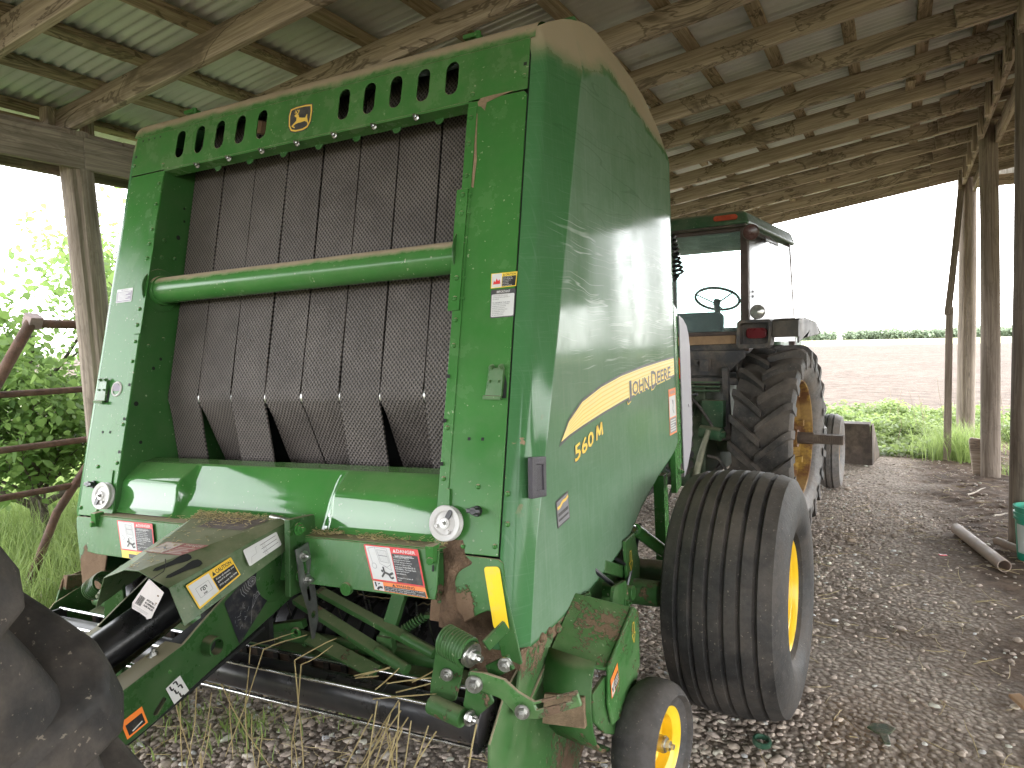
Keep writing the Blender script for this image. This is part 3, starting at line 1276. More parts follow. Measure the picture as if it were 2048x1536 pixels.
# small grey reflector patch, black finger pull
d = Decal(sp(2.152, 1.122), sp(2.265, 1.136), sp(2.273, 1.038), sp(2.16, 1.028), SN, .001)
d.rect(0, 0, 1, 1, 0, 0).rect(.05, .06, .95, .94, 1, 1)
d.pline([(.08, .3), (.3, .3), (.5, .2), (.75, .22), (.95, .16)], .09, 2, 2)
d.rect(.1, .5, .9, .62, 0, 2).rect(.1, .72, .9, .8, 0, 2)
d.build('grey_badge', [M['charcoal'], M['grey_ink'], M['gold']], BAL)
mb = MB()
mb.prism([[(1.965, 1.172), (2.075, 1.157), (2.085, 1.285), (1.975, 1.300)], [(2.0, 1.19), (2.055, 1.182), (2.06, 1.262), (2.005, 1.272)][::-1]], (1.112, 0, 0), (0, 1, 0), (0, 0, 1), (.016, 0, 0))
mb.prism([[(1.99, 1.18), (2.065, 1.17), (2.07, 1.275), (1.995, 1.285)]], (1.117, 0, 0), (0, 1, 0), (0, 0, 1), (.006, 0, 0))
mb.build('finger_pull', M['purple_black'], BAL, bevel=.004)

# --- logo shield on the top panel with a leaping stag
d = Decal(F(-.072, 2.675), F(.062, 2.675), F(.066, 2.558), F(-.066, 2.558), FN, .001)
outline = [(.06, .04), (.3, .0), (.7, .0), (.97, .04), (1., .3), (.97, .72), (.86, .93), (.66, 1.0), (.34, 1.0), (.14, .93), (.03, .72), (.0, .3)]
d.poly(outline, 0, 0)
d.poly([(.5 + (u - .5) * .93, .5 + (v - .5) * .92) for u, v in outline], 1, 1)
d.poly([(.5 + (u - .5) * .83, .5 + (v - .5) * .81) for u, v in outline], 0, 2)
stag = [(.27, .34), (.37, .30), (.44, .36), (.47, .46), (.60, .50), (.72, .52), (.76, .42), (.79, .40), (.79, .52), (.82, .62), (.88, .80), (.86, .84), (.80, .70), (.70, .64),
        (.56, .66), (.44, .66), (.34, .68), (.25, .74), (.33, .80), (.31, .83), (.19, .75), (.18, .72), (.32, .60), (.36, .56), (.36, .44), (.29, .40)]
d.poly(stag, 1, 3)
d.pline([(.40, .32), (.44, .24), (.38, .16)], .03, 1, 3).pline([(.40, .32), (.35, .26), (.30, .17)], .03, 1, 3).pline([(.44, .25), (.46, .17)], .03, 1, 3).pline([(.37, .27), (.27, .25)], .025, 1, 3)
d.build('stag_emblem', [M['charcoal'], M['gold']], BAL)

# --- belts: upper run to the bend roller, lower runs alternate in depth
SHALLOW = (2.235, 1.19)
DEEP = (2.335, 1.165)
kinds = 'SDSDDSDS'
for i in range(8):
    x0 = -.79 + .1975 * i
    gap = .0025 if i in (1, 6) else .0045
    xa, xb = x0 + gap, x0 + .1975 - gap
    e = SHALLOW if kinds[i] == 'S' else DEEP
    # path (y, z) of the belt face, continuing below the apron and over the top
    path = [(2.75, 2.83), (2.56, 2.77), (2.49, 2.70), (2.455, 2.60), (2.437, 2.515), (2.32, 2.0), (2.245, 1.68), (2.213, 1.54), (2.203, 1.50), (2.2005, 1.478), (2.203, 1.455)]
    dy, dz = e[0] - 2.2, e[1] - 1.47
    path += [(2.2 + dy * .25 + .002, 1.47 + dz * .25), (2.2 + dy * .6, 1.47 + dz * .6), e, (2.2 + dy * 1.5, 1.47 + dz * 1.5), (2.2 + dy * 2.1, 1.47 + dz * 2.1)]
    P, Fc = [], []
    for k, (y, z) in enumerate(path):
        wob = .002 * math.sin(k * 1.3 + i * 2.1)
        for (x, t) in ((xa + wob, 0), (xb + wob, 0), (xb + wob, .008), (xa + wob, .008)):
            P.append((x, y + t, z))
    for k in range(len(path) - 1):
        a = k * 4
        for q in range(4):
            b = (q + 1) % 4
            Fc.append((a + q, a + b, a + 4 + b, a + 4 + q))
    mb = MB()
    mb.add(P, Fc)
    mb.build('belt', M['belt'], BAL, smooth=30)
mb = MB()
mb.cyl((-.79, 2.245, 1.475), (.79, 2.245, 1.475), .043, seg=24)
mb.build('bend_roller', M['zinc'], BAL)
mb = MB()
mb.cyl((-.79, 2.46, .98), (.79, 2.46, .98), .11, seg=24)
mb.cyl((-.79, 2.72, 2.72), (.79, 2.72, 2.72), .09, seg=24)
mb.build('drive_roller', M['black'], BAL)
# near-black box painting the chamber's shade behind the belts, closed towards the rear
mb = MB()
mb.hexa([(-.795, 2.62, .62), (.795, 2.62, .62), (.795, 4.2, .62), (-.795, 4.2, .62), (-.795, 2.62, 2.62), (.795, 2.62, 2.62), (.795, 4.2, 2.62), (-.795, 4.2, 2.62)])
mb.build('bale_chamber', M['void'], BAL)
# tan blocks and net roll seen through the slots
for x, z in ((-.36, 2.665), (-.235, 2.67)):
    mb = MB()
    mb.box((x + .03, 2.415, z), (.06, .05, .055), Matrix.Rotation(.3, 3, 'Y'))
    mb.build('wood_block', M['plywood'], BAL, bevel=.003)
mb = MB()
mb.cyl((-.78, 2.62, 2.74), (.1, 2.62, 2.74), .05, seg=18)
mb.build('net_roller', M['void'], BAL)

# --- cross tube with welded flanges
mb = MB()
mb.cyl((-.80, 2.213, 1.968), (.80, 2.213, 1.968), .0585, seg=40)
mb.cyl((-.80, 2.213, 1.968), (-.775, 2.213, 1.968), .066, seg=32)
mb.build('cross_tube', green_paint('green_paint_tube', film=.06, rough=.2, spec=.3, up=.95, upthr=(.42, .85)), BAL, bevel=.002)
for sg in (-1, 1):
    mb = MB()
    mb.lathe([(.062, 0), (.095, 0), (.098, .003), (.095, .006), (.062, .006)], (sg * .80, 2.213, 1.968), (-sg, 0, 0), 36)
    mb.build('tube_flange', M['green_inner'], BAL, bevel=.001)

# --- moulded apron under the belts
xs = [-.80, -.46, -.445, -.43, .30, .33, .345, .80]
isb = [1, 1, .5, 0, 0, .5, 1, 1]
pb = [(2.13, 1.222), (2.06, 1.214), (1.985, 1.168), (1.966, 1.152), (1.957, 1.132), (1.945, 1.08), (1.930, 1.035), (1.915, 1.022)]
pc = [(2.13, 1.222), (2.06, 1.214), (2.005, 1.125), (1.992, 1.100), (1.984, 1.083), (1.965, 1.05), (1.940, 1.025), (1.925, 1.014)]
P, Fc = [], []
for x, b in zip(xs, isb):
    for p, c in zip(pb, pc):
        P.append((x, c[0] + (p[0] - c[0]) * b, c[1] + (p[1] - c[1]) * b))
n = len(pb)
for i in range(len(xs) - 1):
    for j in range(n - 1):
        a = i * n + j
        Fc.append((a, a + 1, a + n + 1, a + n))
mb = MB()
mb.add(P, Fc)
ap = mb.build('apron', M['green_gloss'], BAL, smooth=24)
md = ap.modifiers.new('bevel', 'BEVEL')
md.width, md.segments, md.limit_method, md.angle_limit = .012, 3, 'ANGLE', rad(12)
for x in (.56, -.56):
    mb = MB()
    mb.prism([stadium(0, 0, .012, .10)], (x, 1.9305, 1.03), (0, .25, 1), (1, 0, 0), (0, -.002, .0005))
    mb.build('apron_notch', M['void'], BAL, smooth=0)

# --- lower front plate carrying the danger decals
mb = front_prism([[(-.86, .875), (-.80, .87), (.36, .868), (.845, .872), (.85, .90), (.848, 1.018), (-.86, 1.018)]], .006, .05)
mb.hexa([F(-.86, 1.018, .05), F(.848, 1.018, .05), V(.848, 1.935, 1.012), V(-.86, 1.935, 1.012), F(-.86, 1.023, .052), F(.848, 1.023, .052), V(.848, 1.935, 1.016), V(-.86, 1.935, 1.016)])
for x in (.50, -.50):
    mb.cyl(F(x, .868, .056), F(x, .868, .04), .022, seg=18)
mb.build('lower_front_plate', green_paint('green_paint_plate', film=.06, streak=.12, up=.9, shade=.9, spec=.2), BAL, bevel=.003)
mb = MB()
for x, z in ((.835, .965), (.852, .93)):
    mb.prism([stadium(0, 0, .008, .02)], F(x, z, .0565 if x < .84 else .002), (1, 0, 0), FU, FN * .0006)
mb.build('slot_hole', M['void'], BAL, smooth=0)
# chaff lodged along the ledge
P = MB()
rr = random.Random(3)
for k in range(420):
    x = rr.uniform(-.45, .85)
    if rr.random() < .5:
        x = rr.choice((.56, .83, .36)) + rr.gauss(0, .035)
    if x > .85:
        continue
    y = rr.uniform(1.875, 1.925)
    a = rr.uniform(0, pi)
    L = rr.uniform(.006, .024)
    z = 1.022 + rr.random() * .012
    dv = Vector((math.cos(a), math.sin(a) * .6, rr.uniform(-.3, .4))) * L
    P.bar(V(x, y, z), V(x, y, z) + dv, .0018, .0012)
P.build('lodged_chaff', M['straw'], BAL, smooth=0)['kind'] = 'stuff'


def danger(tl, tr, br, bl, nrm, name):
    d = Decal(tl, tr, br, bl, nrm, .0015)
    R, W, K = 0, 1, 2
    d.rect(0, 0, 1, 1, R, 0, .03)
    d.rect(.03, .035, .485, .955, W, 1)
    d.rect(.50, .18, .97, .955, K, 1)
    d.text('DANGER', .60, .055, .94, .145, W, 1, .02, fit=True)
    d.poly([(.53, .145), (.56, .055), (.59, .145)], W, 1)
    ln = ["DON'T TAKE CHANCES!", 'To avoid injury or death by', 'being pulled into the machine:', 'DO NOT attempt to feed crop', 'or twine into baler or unplug', 'feed area WHILE BALER IS', 'RUNNING. The baler feeds', 'material faster than you', 'can release it.', '', 'Disengage PTO and shut off', 'engine.']
    for i, s in enumerate(ln):
        if s:
            v = .205 + .0605 * i
            d.text(s, .515 if i else .55, v, .955 if len(s) > 20 else .87, v + .043, W, 2, .012)
    d.line(.55, .252, .90, .252, .008, W, 2)
    # picture: machine outline and a figure dragged by the hand
    g = 3
    d.pline([(.07, .10), (.2, .05), (.42, .07), (.44, .5), (.36, .58)], .006, g, 2).pline([(.07, .10), (.10, .55)], .006, g, 2).pline([(.2, .05), (.24, .5), (.36, .58)], .006, g, 2)
    d.pline([(.23, .12), (.40, .13), (.42, .46), (.26, .44), (.23, .12)], .006, g, 2)
    for k in range(6):
        d.line(.245 + .027 * k, .13, .275 + .025 * k, .44, .003, g, 2)
    d.line(.24, .27, .41, .28, .012, g, 2)
    d.disc(.12, .58, .045, g, 2).disc(.12, .58, .038, W, 3)
    d.pline([(.3, .55), (.44, .66), (.42, .52)], .005, g, 2)
    d.disc(.25, .70, .022, K, 3)
    d.pline([(.28, .58), (.29, .74), (.22, .87)], .03, K, 3).pline([(.29, .73), (.38, .78), (.45, .72)], .035, K, 3).pline([(.36, .78), (.40, .88), (.45, .84)], .028, K, 3)
    return d.build(name, [M['red'], M['white'], M['blackink'], M['grey_ink']], BAL)


FNv = FN
danger(F(.560, 1.016, .057), F(.774, 1.016, .057), F(.813, .906, .057), F(.608, .909, .057), FN, 'danger_decal')
d = Decal(F(.610, .908, .057), F(.812, .906, .057), F(.826, .876, .057), F(.620, .881, .057), FN, .0015)
d.rect(0, 0, 1, 1, 0, 0).rect(.01, .03, .2, .97, 1, 1).rect(.21, .40, .98, .94, 2, 1)
d.text('WARNING', .45, .08, .80, .34, 2, 1, .02, fit=True).poly([(.37, .34), (.405, .08), (.44, .34)], 2, 1)
for i, s in enumerate(['Avoid crushing between twine arm and cutter.', 'Twine arm can move unexpectedly.', 'Keep hands out of its path and turn off power.']):
    d.text(s, .22, .44 + .17 * i, .96 - .16 * (i == 1), .57 + .17 * i, 1, 2, .01, fit=True)
d.pline([(.05, .1), (.06, .6)], .03, 2, 2).pline([(.07, .9), (.12, .6), (.18, .62)], .035, 2, 2).pline([(.1, .3), (.14, .2)], .015, 2, 2)
d.build('crush_warning_decal', [M['orange'], M['white'], M['blackink']], BAL)
danger(F(-.690, 1.012, .057), F(-.475, 1.012, .057), F(-.435, .902, .057), F(-.638, .902, .057), FN, 'danger_decal')
d = Decal(F(-.635, .902, .057), F(-.434, .902, .057), F(-.42, .87, .057), F(-.624, .874, .057), FN, .0015)
d.rect(0, 0, 1, 1, 0, 0).rect(.21, .40, .98, .94, 1, 1)
d.text('CAUTION', .45, .08, .80, .34, 1, 1, .02, fit=True)
d.build('caution_strip_decal', [M['decal_yellow'], M['blackink']], BAL)


# stickers on the columns
d = Decal(F(.941, 1.889), F(1.038, 1.889), F(1.036, 1.841), F(.943, 1.839), FN, .0015)
d.rect(0, 0, 1, 1, 0, 0).rect(.03, .04, .42, .96, 1, 1).rect(.44, .26, .97, .95, 2, 1)
d.text('CAUTION', .55, .06, .95, .21, 2, 1, .02, fit=True).poly([(.46, .21), (.49, .06), (.53, .21)], 2, 1)
d.poly([(.08, .75), (.12, .5), (.18, .6), (.22, .35), (.28, .55), (.34, .42), (.38, .75)], 3, 2)
for i, s in enumerate(['AVOID INJURY OR', 'DEATH FROM FIRE', 'Keep area clean of', 'crop material', 'Shut off engine', 'and read manual']):
    d.text(s, .46, .30 + .11 * i, .95 - .1 * (i % 2), .375 + .11 * i, 1, 2, .005)
d.build('fire_caution_label', [M['decal_yellow'], M['white'], M['blackink'], M['red']], BAL)
d = Decal(F(.944, 1.834), F(1.036, 1.834), F(1.036, 1.741), F(.947, 1.739), FN, .0015)
d.rect(0, 0, 1, 1, 0, 0, .06).rect(.04, .17, .96, .96, 1, 1, .04)
d.text('IMPORTANT', .24, .045, .78, .13, 1, 1, .015, fit=True)
for i, s in enumerate(['There is a risk of fire during', 'operation of balers, especially in', 'dry material.', '', 'TO MINIMIZE THIS RISK:', '1. Check often, for crop buildup,', '   wrapping and overheating', '   around all moving parts.', '2. Attach a pressurized water', '   fire extinguisher to baler.', '   (see operators manual', '   for more information).']):
    if s:
        d.text(s, .08, .20 + .062 * i, .92, .248 + .062 * i, 2, 2, .02)
d.build('important_label', [M['charcoal'], M['white'], M['grey_ink']], BAL)
d = Decal(F(-1.002, 1.985), F(-.893, 1.987), F(-.890, 1.925), F(-.998, 1.923), FN, .0015)
d.rect(0, 0, 1, 1, 0, 0, .06).rect(.03, .2, .97, .95, 1, 1, .04).text('IMPORTANT', .28, .05, .72, .16, 1, 1, .01, fit=True)
for i in range(7):
    d.line(.1, .29 + .09 * i, .9 - .15 * (i % 3), .29 + .09 * i, .03, 0, 2)
d.build('important_label', [M['white'], M['lilac']], BAL)
d = Decal(F(.986, .968), F(1.04, .973), F(1.088, .793), F(1.034, .795), FN, .0045)
d.rect(0, 0, 1, 1, 0, 0, .06)
d.build('reflector_strip', [M['reflector']], BAL)


# --- lower ends of the columns
def low_col():
    out = [(.80, .998), (1.034, .994), (1.049, .985), (1.066, .905), (1.133, .712), (1.127, .706), (1.062, .722), (1.026, .828), (1.018, .84), (1.006, .842), (.975, .828), (.93, .80), (.90, .79), (.80, .79)]
    return front_prism([out], .008, .0)


low_col().build('lower_column', M['green_column'], BAL, bevel=.004)
front_prism([[(-.80, .998), (-1.034, .994), (-1.04, .985), (-1.03, .95), (-.985, .85), (-.93, .72), (-.90, .70), (-.80, .72)]], .008).build('lower_column', M['green_column'], BAL, bevel=.004)
# the left door is cut away below the column
for p in SH[1].data.vertices:
    if p.co.z < 1.02:
        p.co.x += (1.02 - p.co.z) * .46 * max(0., min(1., (2.6 - p.co.y) / .5))
# mud caked over the seam of the right column
mb = MB()
rr = random.Random(11)
pts = []
nu, nv = 15, 26
for j in range(nv):
    z = 1.04 - .265 * j / (nv - 1)
    t = j / (nv - 1)
    for i in range(nu):
        s = i / (nu - 1)
        w0 = .838 - .005 * math.sin(t * 9) - .016 * math.exp(-(t * 9)) + .006 * rr.random()
        w1 = .895 + .012 * math.sin(t * 7 + 1) + .045 * math.exp(-((t - .25) / .06) ** 2) + .02 * (t > .8) + .008 * rr.random()
        h = .016 * (min(s, 1 - s) * 2) ** .5 * min(1, t * 8, (1 - t) * 5) + .0035 * rr.random() * (0 < i < nu - 1)
        p = F(w0 + (w1 - w0) * s, z, .0012 + h * .8 - .003 * (i in (0, nu - 1)))
        pts.append(p)
fs = [(j * nu + i, j * nu + i + 1, (j + 1) * nu + i + 1, (j + 1) * nu + i) for j in range(nv - 1) for i in range(nu - 1)]
mb.add(pts, fs)
o = mb.build('caked_mud', M['mud'], BAL, smooth=180)
s_ = o.modifiers.new('s', 'SUBSURF'); s_.levels = s_.render_levels = 1


def mud_patch(cx, cz, rx, rz, seed, off=.0008, n=22):
    r = random.Random(seed)
    mb = MB()
    out = [(cx + rx * (1 + r.uniform(-.45, .35)) * math.cos(2 * pi * k / n), cz + rz * (1 + r.uniform(-.45, .35)) * math.sin(2 * pi * k / n)) for k in range(n)]
    front_prism([out], .0006, off, mb)
    return mb


# mud weeping from the joints of the right column
mb = MB()
front_prism([[(.838, 2.515), (.85, 2.528), (.90, 2.531), (.98, 2.530), (.93, 2.521), (.875, 2.508), (.87, 2.478), (.853, 2.497), (.842, 2.50)]], .001, .0018, mb)
front_prism([[(.836, 2.48), (.841, 2.47), (.846, 2.36), (.852, 2.30), (.849, 2.25), (.847, 2.20), (.838, 2.205), (.8395, 2.3), (.8375, 2.37)]], .001, .0018, mb)
mb.build('mud_streak', M['tan_mud'], BAL, smooth=0)


# --- twine pulleys, knobs and latches on both columns
def pulley(sg):
    c = F(sg * .850, 1.09, .012)
    mb = MB()
    mb.lathe([(.0, .026), (.018, .026), (.02, .020), (.036, .016), (.04, .021), (.055, .024), (.057, .021), (.056, .018), (.050, .012), (.050, .006), (.056, .002), (.056, -.003), (0, -.003)], c, FN, 44)
    pl = mb.build('twine_pulley', M['white_plastic'], BAL, bevel=.0)
    mb = MB()
    u, v, n = frame_from(FN)
    mb.bolt(c + FN * .025, FN, .0085, .007)
    mb.build('pulley_bolt', M['zinc'], pl)
    mb = MB()
    a = rad(62 if sg > 0 else 235)
    cc = c + FN * .019 + (u * math.cos(a) + v * math.sin(a)) * .031
    rd = (u * math.cos(a) + v * math.sin(a))
    td = n.cross(rd)
    mb.prism([stadium(0, 0, .016, .034)], cc, td, rd, FN * .006)
    mb.build('pulley_window', M['black_plastic'], pl)
    mb = MB()
    for aa in (200, 300):
        a = rad(aa)
        mb.cyl(c + FN * .018 + (u * math.cos(a) + v * math.sin(a)) * .03, c + FN * .026 + (u * math.cos(a) + v * math.sin(a)) * .03, .006, seg=12)
    mb.build('pulley_stud', M['white_plastic'], pl)
    # bracket above it
    mb = MB()
    mb.prism([[(-.012, 0), (.012, 0), (.008, .07), (-.006, .07)]], F(sg * .838, 1.125, .006), (1, 0, 0), FU, FN * .004)
    mb.build('pulley_bracket', GR, BAL, bevel=.002)
    # stub arm below
    mb = MB()
    mb.cyl(F(sg * .812, .985, .02), F(sg * .83, .99, .075), .012, seg=14)
    mb.box(F(sg * .825, 1.01, .05), (.03, .04, .05))
    mb.build('twine_guide', GR, BAL, bevel=.003)
    # knob
    k = F(sg * .95, 1.13, 0)
    mb = MB()
    mb.cyl(k, k + FN * .012, .017, seg=18)
    mb.cyl(k + FN * .01, k + FN * .035, .011, .013, seg=14)
    mb.bar(k + FN * .026 - V(.024, 0, 0), k + FN * .026 + V(.024, 0, 0), .014, .018, FN)
    mb.build('wing_knob', M['black_plastic'], BAL, bevel=.003)


pulley(1)
pulley(-1)


def latch(sg):
    c = F(sg * .985, 1.535, 0)
    mb = MB()
    mb.hexa([c + V(-.032, -.022, -.045), c + V(.026, -.022, -.048), c + V(.03, .006, -.05), c + V(-.03, .006, -.05),
             c + V(-.020, -.006, .042), c + V(.030, -.006, .042), c + V(.030, .008, .042), c + V(-.020, .008, .042)])
    mb.bar(c + V(-.034, -.03, -.05), c + V(.03, -.03, -.052), .012, .012)
    for x in (-.012, .022):
        mb.bolt(c + V(x, -.003, .044), FN, .008, .007)
        mb.bolt(c + V(x - .004, -.012, .0), FN, .005, .005)
    o = mb.build('door_latch', green_paint('green_paint_latch_%d' % (sg + 1), film=.12, shade=.7), BAL, bevel=.003)
    mb = MB()
    mb.prism([[(-.025, -.055), (.04, -.055), (.04, -.01), (.032, .02), (.028, -.045), (-.02, -.05)]], c + FN * .001, (1, 0, 0), FU, FN * .001)
    mb.build('latch_recess', M['void'], o, smooth=0)


latch(1)
latch(-1)
mb = MB()
mb.lathe([(.026, 0), (.026, .004), (.031, .006), (.034, .003), (.034, 0)], F(-.899, 1.537), FN, 32)
o = mb.build('round_gauge', M['white_plastic'], BAL)
mb = MB()
mb.cyl(F(-.899, 1.537), F(-.899, 1.537, .002), .026, seg=28)
mb.build('gauge_face', M['lilac'], o)

# --- tongue: two side beams, cover, drive shaft
TG = empty('tongue', (0, 0, 0), BAL)


def beam():
    out = [(.35, .36), (.80, .50), (1.29, .612), (1.42, .652), (1.55, .690), (1.80, .765), (1.92, .80), (1.97, .88), (1.97, 1.04), (1.86, 1.06), (1.80, 1.0), (1.50, .845), (1.42, .80), (1.21, .748), (.80, .65), (.35, .50)]
    mb = MB()
    mb.prism([out, stadium_rot(1.328, .653, .014, .052, 40)[::-1]], (.195, 0, 0), (0, 1, 0), (0, 0, 1), (.010, 0, 0))
    # top flange of the channel
    for a, b in (((.35, .50), (.80, .65)), ((.80, .65), (1.21, .748)), ((1.21, .748), (1.42, .80))):
        mb.hexa([(.125, a[0], a[1] - .006), (.2045, a[0], a[1] - .006), (.2045, b[0], b[1] - .006), (.125, b[0], b[1] - .006), (.125, a[0], a[1]), (.2045, a[0], a[1]), (.2045, b[0], b[1]), (.125, b[0], b[1])])
    for a, b in (((.35, .36), (.80, .50)), ((.80, .50), (1.29, .612)), ((1.29, .612), (1.8, .765))):
        mb.hexa([(.125, a[0], a[1]), (.2045, a[0], a[1]), (.2045, b[0], b[1]), (.125, b[0], b[1]), (.125, a[0], a[1] + .006), (.2045, a[0], a[1] + .006), (.2045, b[0], b[1] + .006), (.125, b[0], b[1] + .006)])
    # embossed round of the rear gusset
    mb.lathe([(.0, .004), (.085, .004), (.095, 0)], (.205, 1.80, .895), (1, 0, 0), 40)
    mb.cyl((.20, 1.507, .762), (.245, 1.507, .762), .030, seg=28, caps=False)
    mb.cyl((.244, 1.507, .762), (.2, 1.507, .762), .024, seg=28, caps=False)
    mb.lathe([(.024, 0), (.030, 0)], (.2445, 1.507, .762), (1, 0, 0), 28)
    return mb


def stadium_rot(cx, cy, w, h, deg):
    a = rad(deg - 90)
    return [(cx + (x * math.cos(a) - y * math.sin(a)), cy + (x * math.sin(a) + y * math.cos(a))) for x, y in stadium(0, 0, w, h)]


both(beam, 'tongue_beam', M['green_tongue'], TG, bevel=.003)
mb = MB()
mb.cyl((.205, 1.507, .762), (.209, 1.507, .762), .024, seg=20)
mb.build('collar_bore', M['void'], TG, smooth=0)

# cover over the shaft: faceted hood
Cf = [(-.125, .974), (-.02, 1.010), (.045, 1.013), (.178, .974), (.235, .865)]
Cr = [(-.205, 1.045), (-.195, 1.078), (.215, 1.083), (.247, 1.075), (.25, .985)]
yf, yr = 1.405, 1.845
mb = MB()
P = [(x, yf, z) for x, z in Cf] + [(x, yr, z) for x, z in Cr]
P += [(-.21, yf + .02, .86), (-.235, yr, .985)]
mb.add(P, [(0, 1, 6, 5), (1, 2, 7, 6), (2, 3, 8, 7), (3, 4, 9, 8), (10, 0, 5, 11)])
cv = mb.build('tongue_cover', green_paint('green_paint_cover', film=.22, rough=.3, up=.42, shade=.5, upthr=(.66, 1.2), spec=.35), TG, smooth=20)  # dusty cover, its paint darkened for the shadow on it
so = cv.modifiers.new('t', 'SOLIDIFY'); so.thickness = .004; so.offset = -1
bv = cv.modifiers.new('b', 'BEVEL'); bv.width = .006; bv.segments = 2; bv.limit_method = 'ANGLE'; bv.angle_limit = rad(12); bv.harden_normals = True
# keyhole slots
fx = lambda s, t: V(*[(Vector(P[2]) * (1 - s) * (1 - t) + Vector(P[3]) * s * (1 - t) + Vector(P[7]) * (1 - s) * t + Vector(P[8]) * s * t)[i] for i in range(3)])
cn = (Vector(P[3]) - Vector(P[2])).cross(Vector(P[7]) - Vector(P[2])).normalized()
if cn.z < 0:
    cn = -cn
mb = MB()
for s0 in (.22, .66):
    a, b = fx(s0, .05), fx(s0 + .0, .30)
    dr = (b - a).normalized()
    sd = cn.cross(dr)
    L = (b - a).length
    key = [(-.008, .01), (-.011, L * .55), (-.017, L * .7), (-.02, L * .85), (-.014, L * .97), (0, L), (.014, L * .97), (.02, L * .85), (.017, L * .7), (.011, L * .55), (.008, .01), (0, 0)]
    mb.prism([key], a + cn * .0012, sd, dr, cn * .0006)
mb.build('keyhole_slot', M['void'], cv, smooth=0)
# dusty product plate on top, faded danger sticker, side stickers
tf = lambda u, t: (Vector(P[1]) * (1 - u) + Vector(P[2]) * u) * (1 - t) + (Vector(P[6]) * (1 - u) + Vector(P[7]) * u) * t
tn = (Vector(P[2]) - Vector(P[1])).cross(Vector(P[6]) - Vector(P[1])).normalized()
if tn.z < 0:
    tn = -tn
d = Decal(tf(.33, .93), tf(.94, .93), tf(.93, .72), tf(.22, .72), tn, .001)
d.rect(0, 0, 1, 1, 0, 0, .05)
for k in range(3):
    d.line(.04, .25 + .25 * k, .96, .25 + .25 * k, .008, 1, 1)
for k in range(2):
    d.line(.33 + .33 * k, .06, .33 + .33 * k, .94, .008, 1, 1)
d.build('data_plate', [ink('ink_dusty_plate', (.13, .105, .1)), ink('ink_dusty_line', (.3, .26, .22))], cv)
d = Decal(tf(.12, .44), tf(1.05, .44), tf(1.02, .26), tf(-.1, .26), tn, .001)
d.rect(0, 0, 1, 1, 0, 0).rect(.03, .05, .45, .95, 1, 1).text('DANGER', .55, .06, .95, .24, 1, 1, .01, fit=True)
for k in range(5):
    d.line(.52, .40 + .12 * k, .94 - .1 * (k % 2), .40 + .12 * k, .02, 1, 1)
d.pline([(.08, .6), (.2, .45), (.3, .6), (.4, .5)], .03, 2, 2)
d.build('faded_danger_decal', [ink('ink_faded_red', (.30, .10, .085)), M['dustwhite'], M['grey_ink']], cv)
# right flank stickers
fl = lambda t, s: (Vector(P[3]) * (1 - t) + Vector(P[8]) * t) * (1 - s) + (Vector(P[4]) * (1 - t) + Vector(P[9]) * t) * s
fn = (Vector(P[8]) - Vector(P[3])).cross(Vector(P[4]) - Vector(P[3])).normalized()
if fn.x < 0:
    fn = -fn
d = Decal(fl(.10, .16), fl(.46, .10), fl(.485, .74), fl(.13, .88), fn, .004)
d.rect(0, 0, 1, 1, 0, 0, .04).rect(.03, .07, .47, .93, 1, 1).rect(.49, .36, .975, .93, 2, 1)
d.text('CAUTION', .60, .10, .95, .29, 2, 1, .02, fit=True).poly([(.51, .29), (.55, .1), (.59, .29)], 2, 1)
d.text('Keep all shields and', .54, .43, .95, .53, 1, 2, .012).text('guard in place.', .54, .56, .85, .66, 1, 2, .012).text('PTO speed: 540 RPM', .54, .74, .95, .84, 1, 2, .012)
d.pline([(.12, .3), (.4, .3), (.4, .7), (.12, .7), (.12, .3)], .006, 3, 2)
d.pline([(.2, .5), (.2, .4), (.32, .4), (.32, .5)], .016, 2, 2).disc(.26, .49, .03, 2, 2).disc(.26, .49, .015, 1, 3)
d.text('540', .21, .6, .31, .68, 2, 2, .03)
d.build('caution_decal', [M['amber'], M['white'], M['blackink'], M['grey_ink']], cv)
d = Decal(fl(.56, .10), fl(.86, .12), fl(.88, .66), fl(.58, .68), fn, .004)
d.rect(0, 0, 1, 1, 0, 0, .1)
for k in range(3):
    d.line(.45, .25 + .25 * k, .93, .2 + .25 * k, .012, 1, 1)
    d.pline([(.5, .3 + .25 * k), (.58, .3 + .25 * k), (.58, .42 + .25 * k), (.5, .42 + .25 * k), (.5, .3 + .25 * k)], .006, 2, 1)
d.pline([(.08, .9), (.14, .6), (.3, .55), (.32, .2), (.36, .2)], .006, 2, 1)
d.build('diagram_label', [M['white'], M['blackink'], M['grey_ink']], cv)
# dark threading diagram on the beam side
d = Decal(V(.2065, 1.575, .872), V(.2065, 1.715, .945), V(.2065, 1.80, .852), V(.2065, 1.625, .715), SN, .001)
d.rect(0, 0, 1, 1, 0, 0, .05)
for k in range(5):
    d.pline([(.45 + .055 * k, .08), (.42 + .055 * k, .2), (.45 + .055 * k, .32)], .01, 1, 1)
d.disc(.74, .2, .11, 1, 1, 20).disc(.74, .2, .095, 0, 2, 20).disc(.74, .2, .07, 1, 3, 18).disc(.74, .2, .06, 0, 4, 18).disc(.74, .2, .03, 1, 5)
for k in range(4):
    d.pline([(.32, .95), (.45, .72), (.62 + .08 * k, .5 + .03 * k)], .007, 1, 1)
    for q in range(3):
        d.line(.6 + .09 * k, .52 + .03 * k + .05 * q, .65 + .09 * k, .54 + .03 * k + .05 * q, .012, 1, 1)
rr = random.Random(5)
for k in range(18):
    a, b = rr.uniform(.08, .38), rr.uniform(.45, .75)
    d.line(a, b, a + rr.uniform(-.06, .08), b + rr.uniform(-.06, .06), .007, 1, 1)
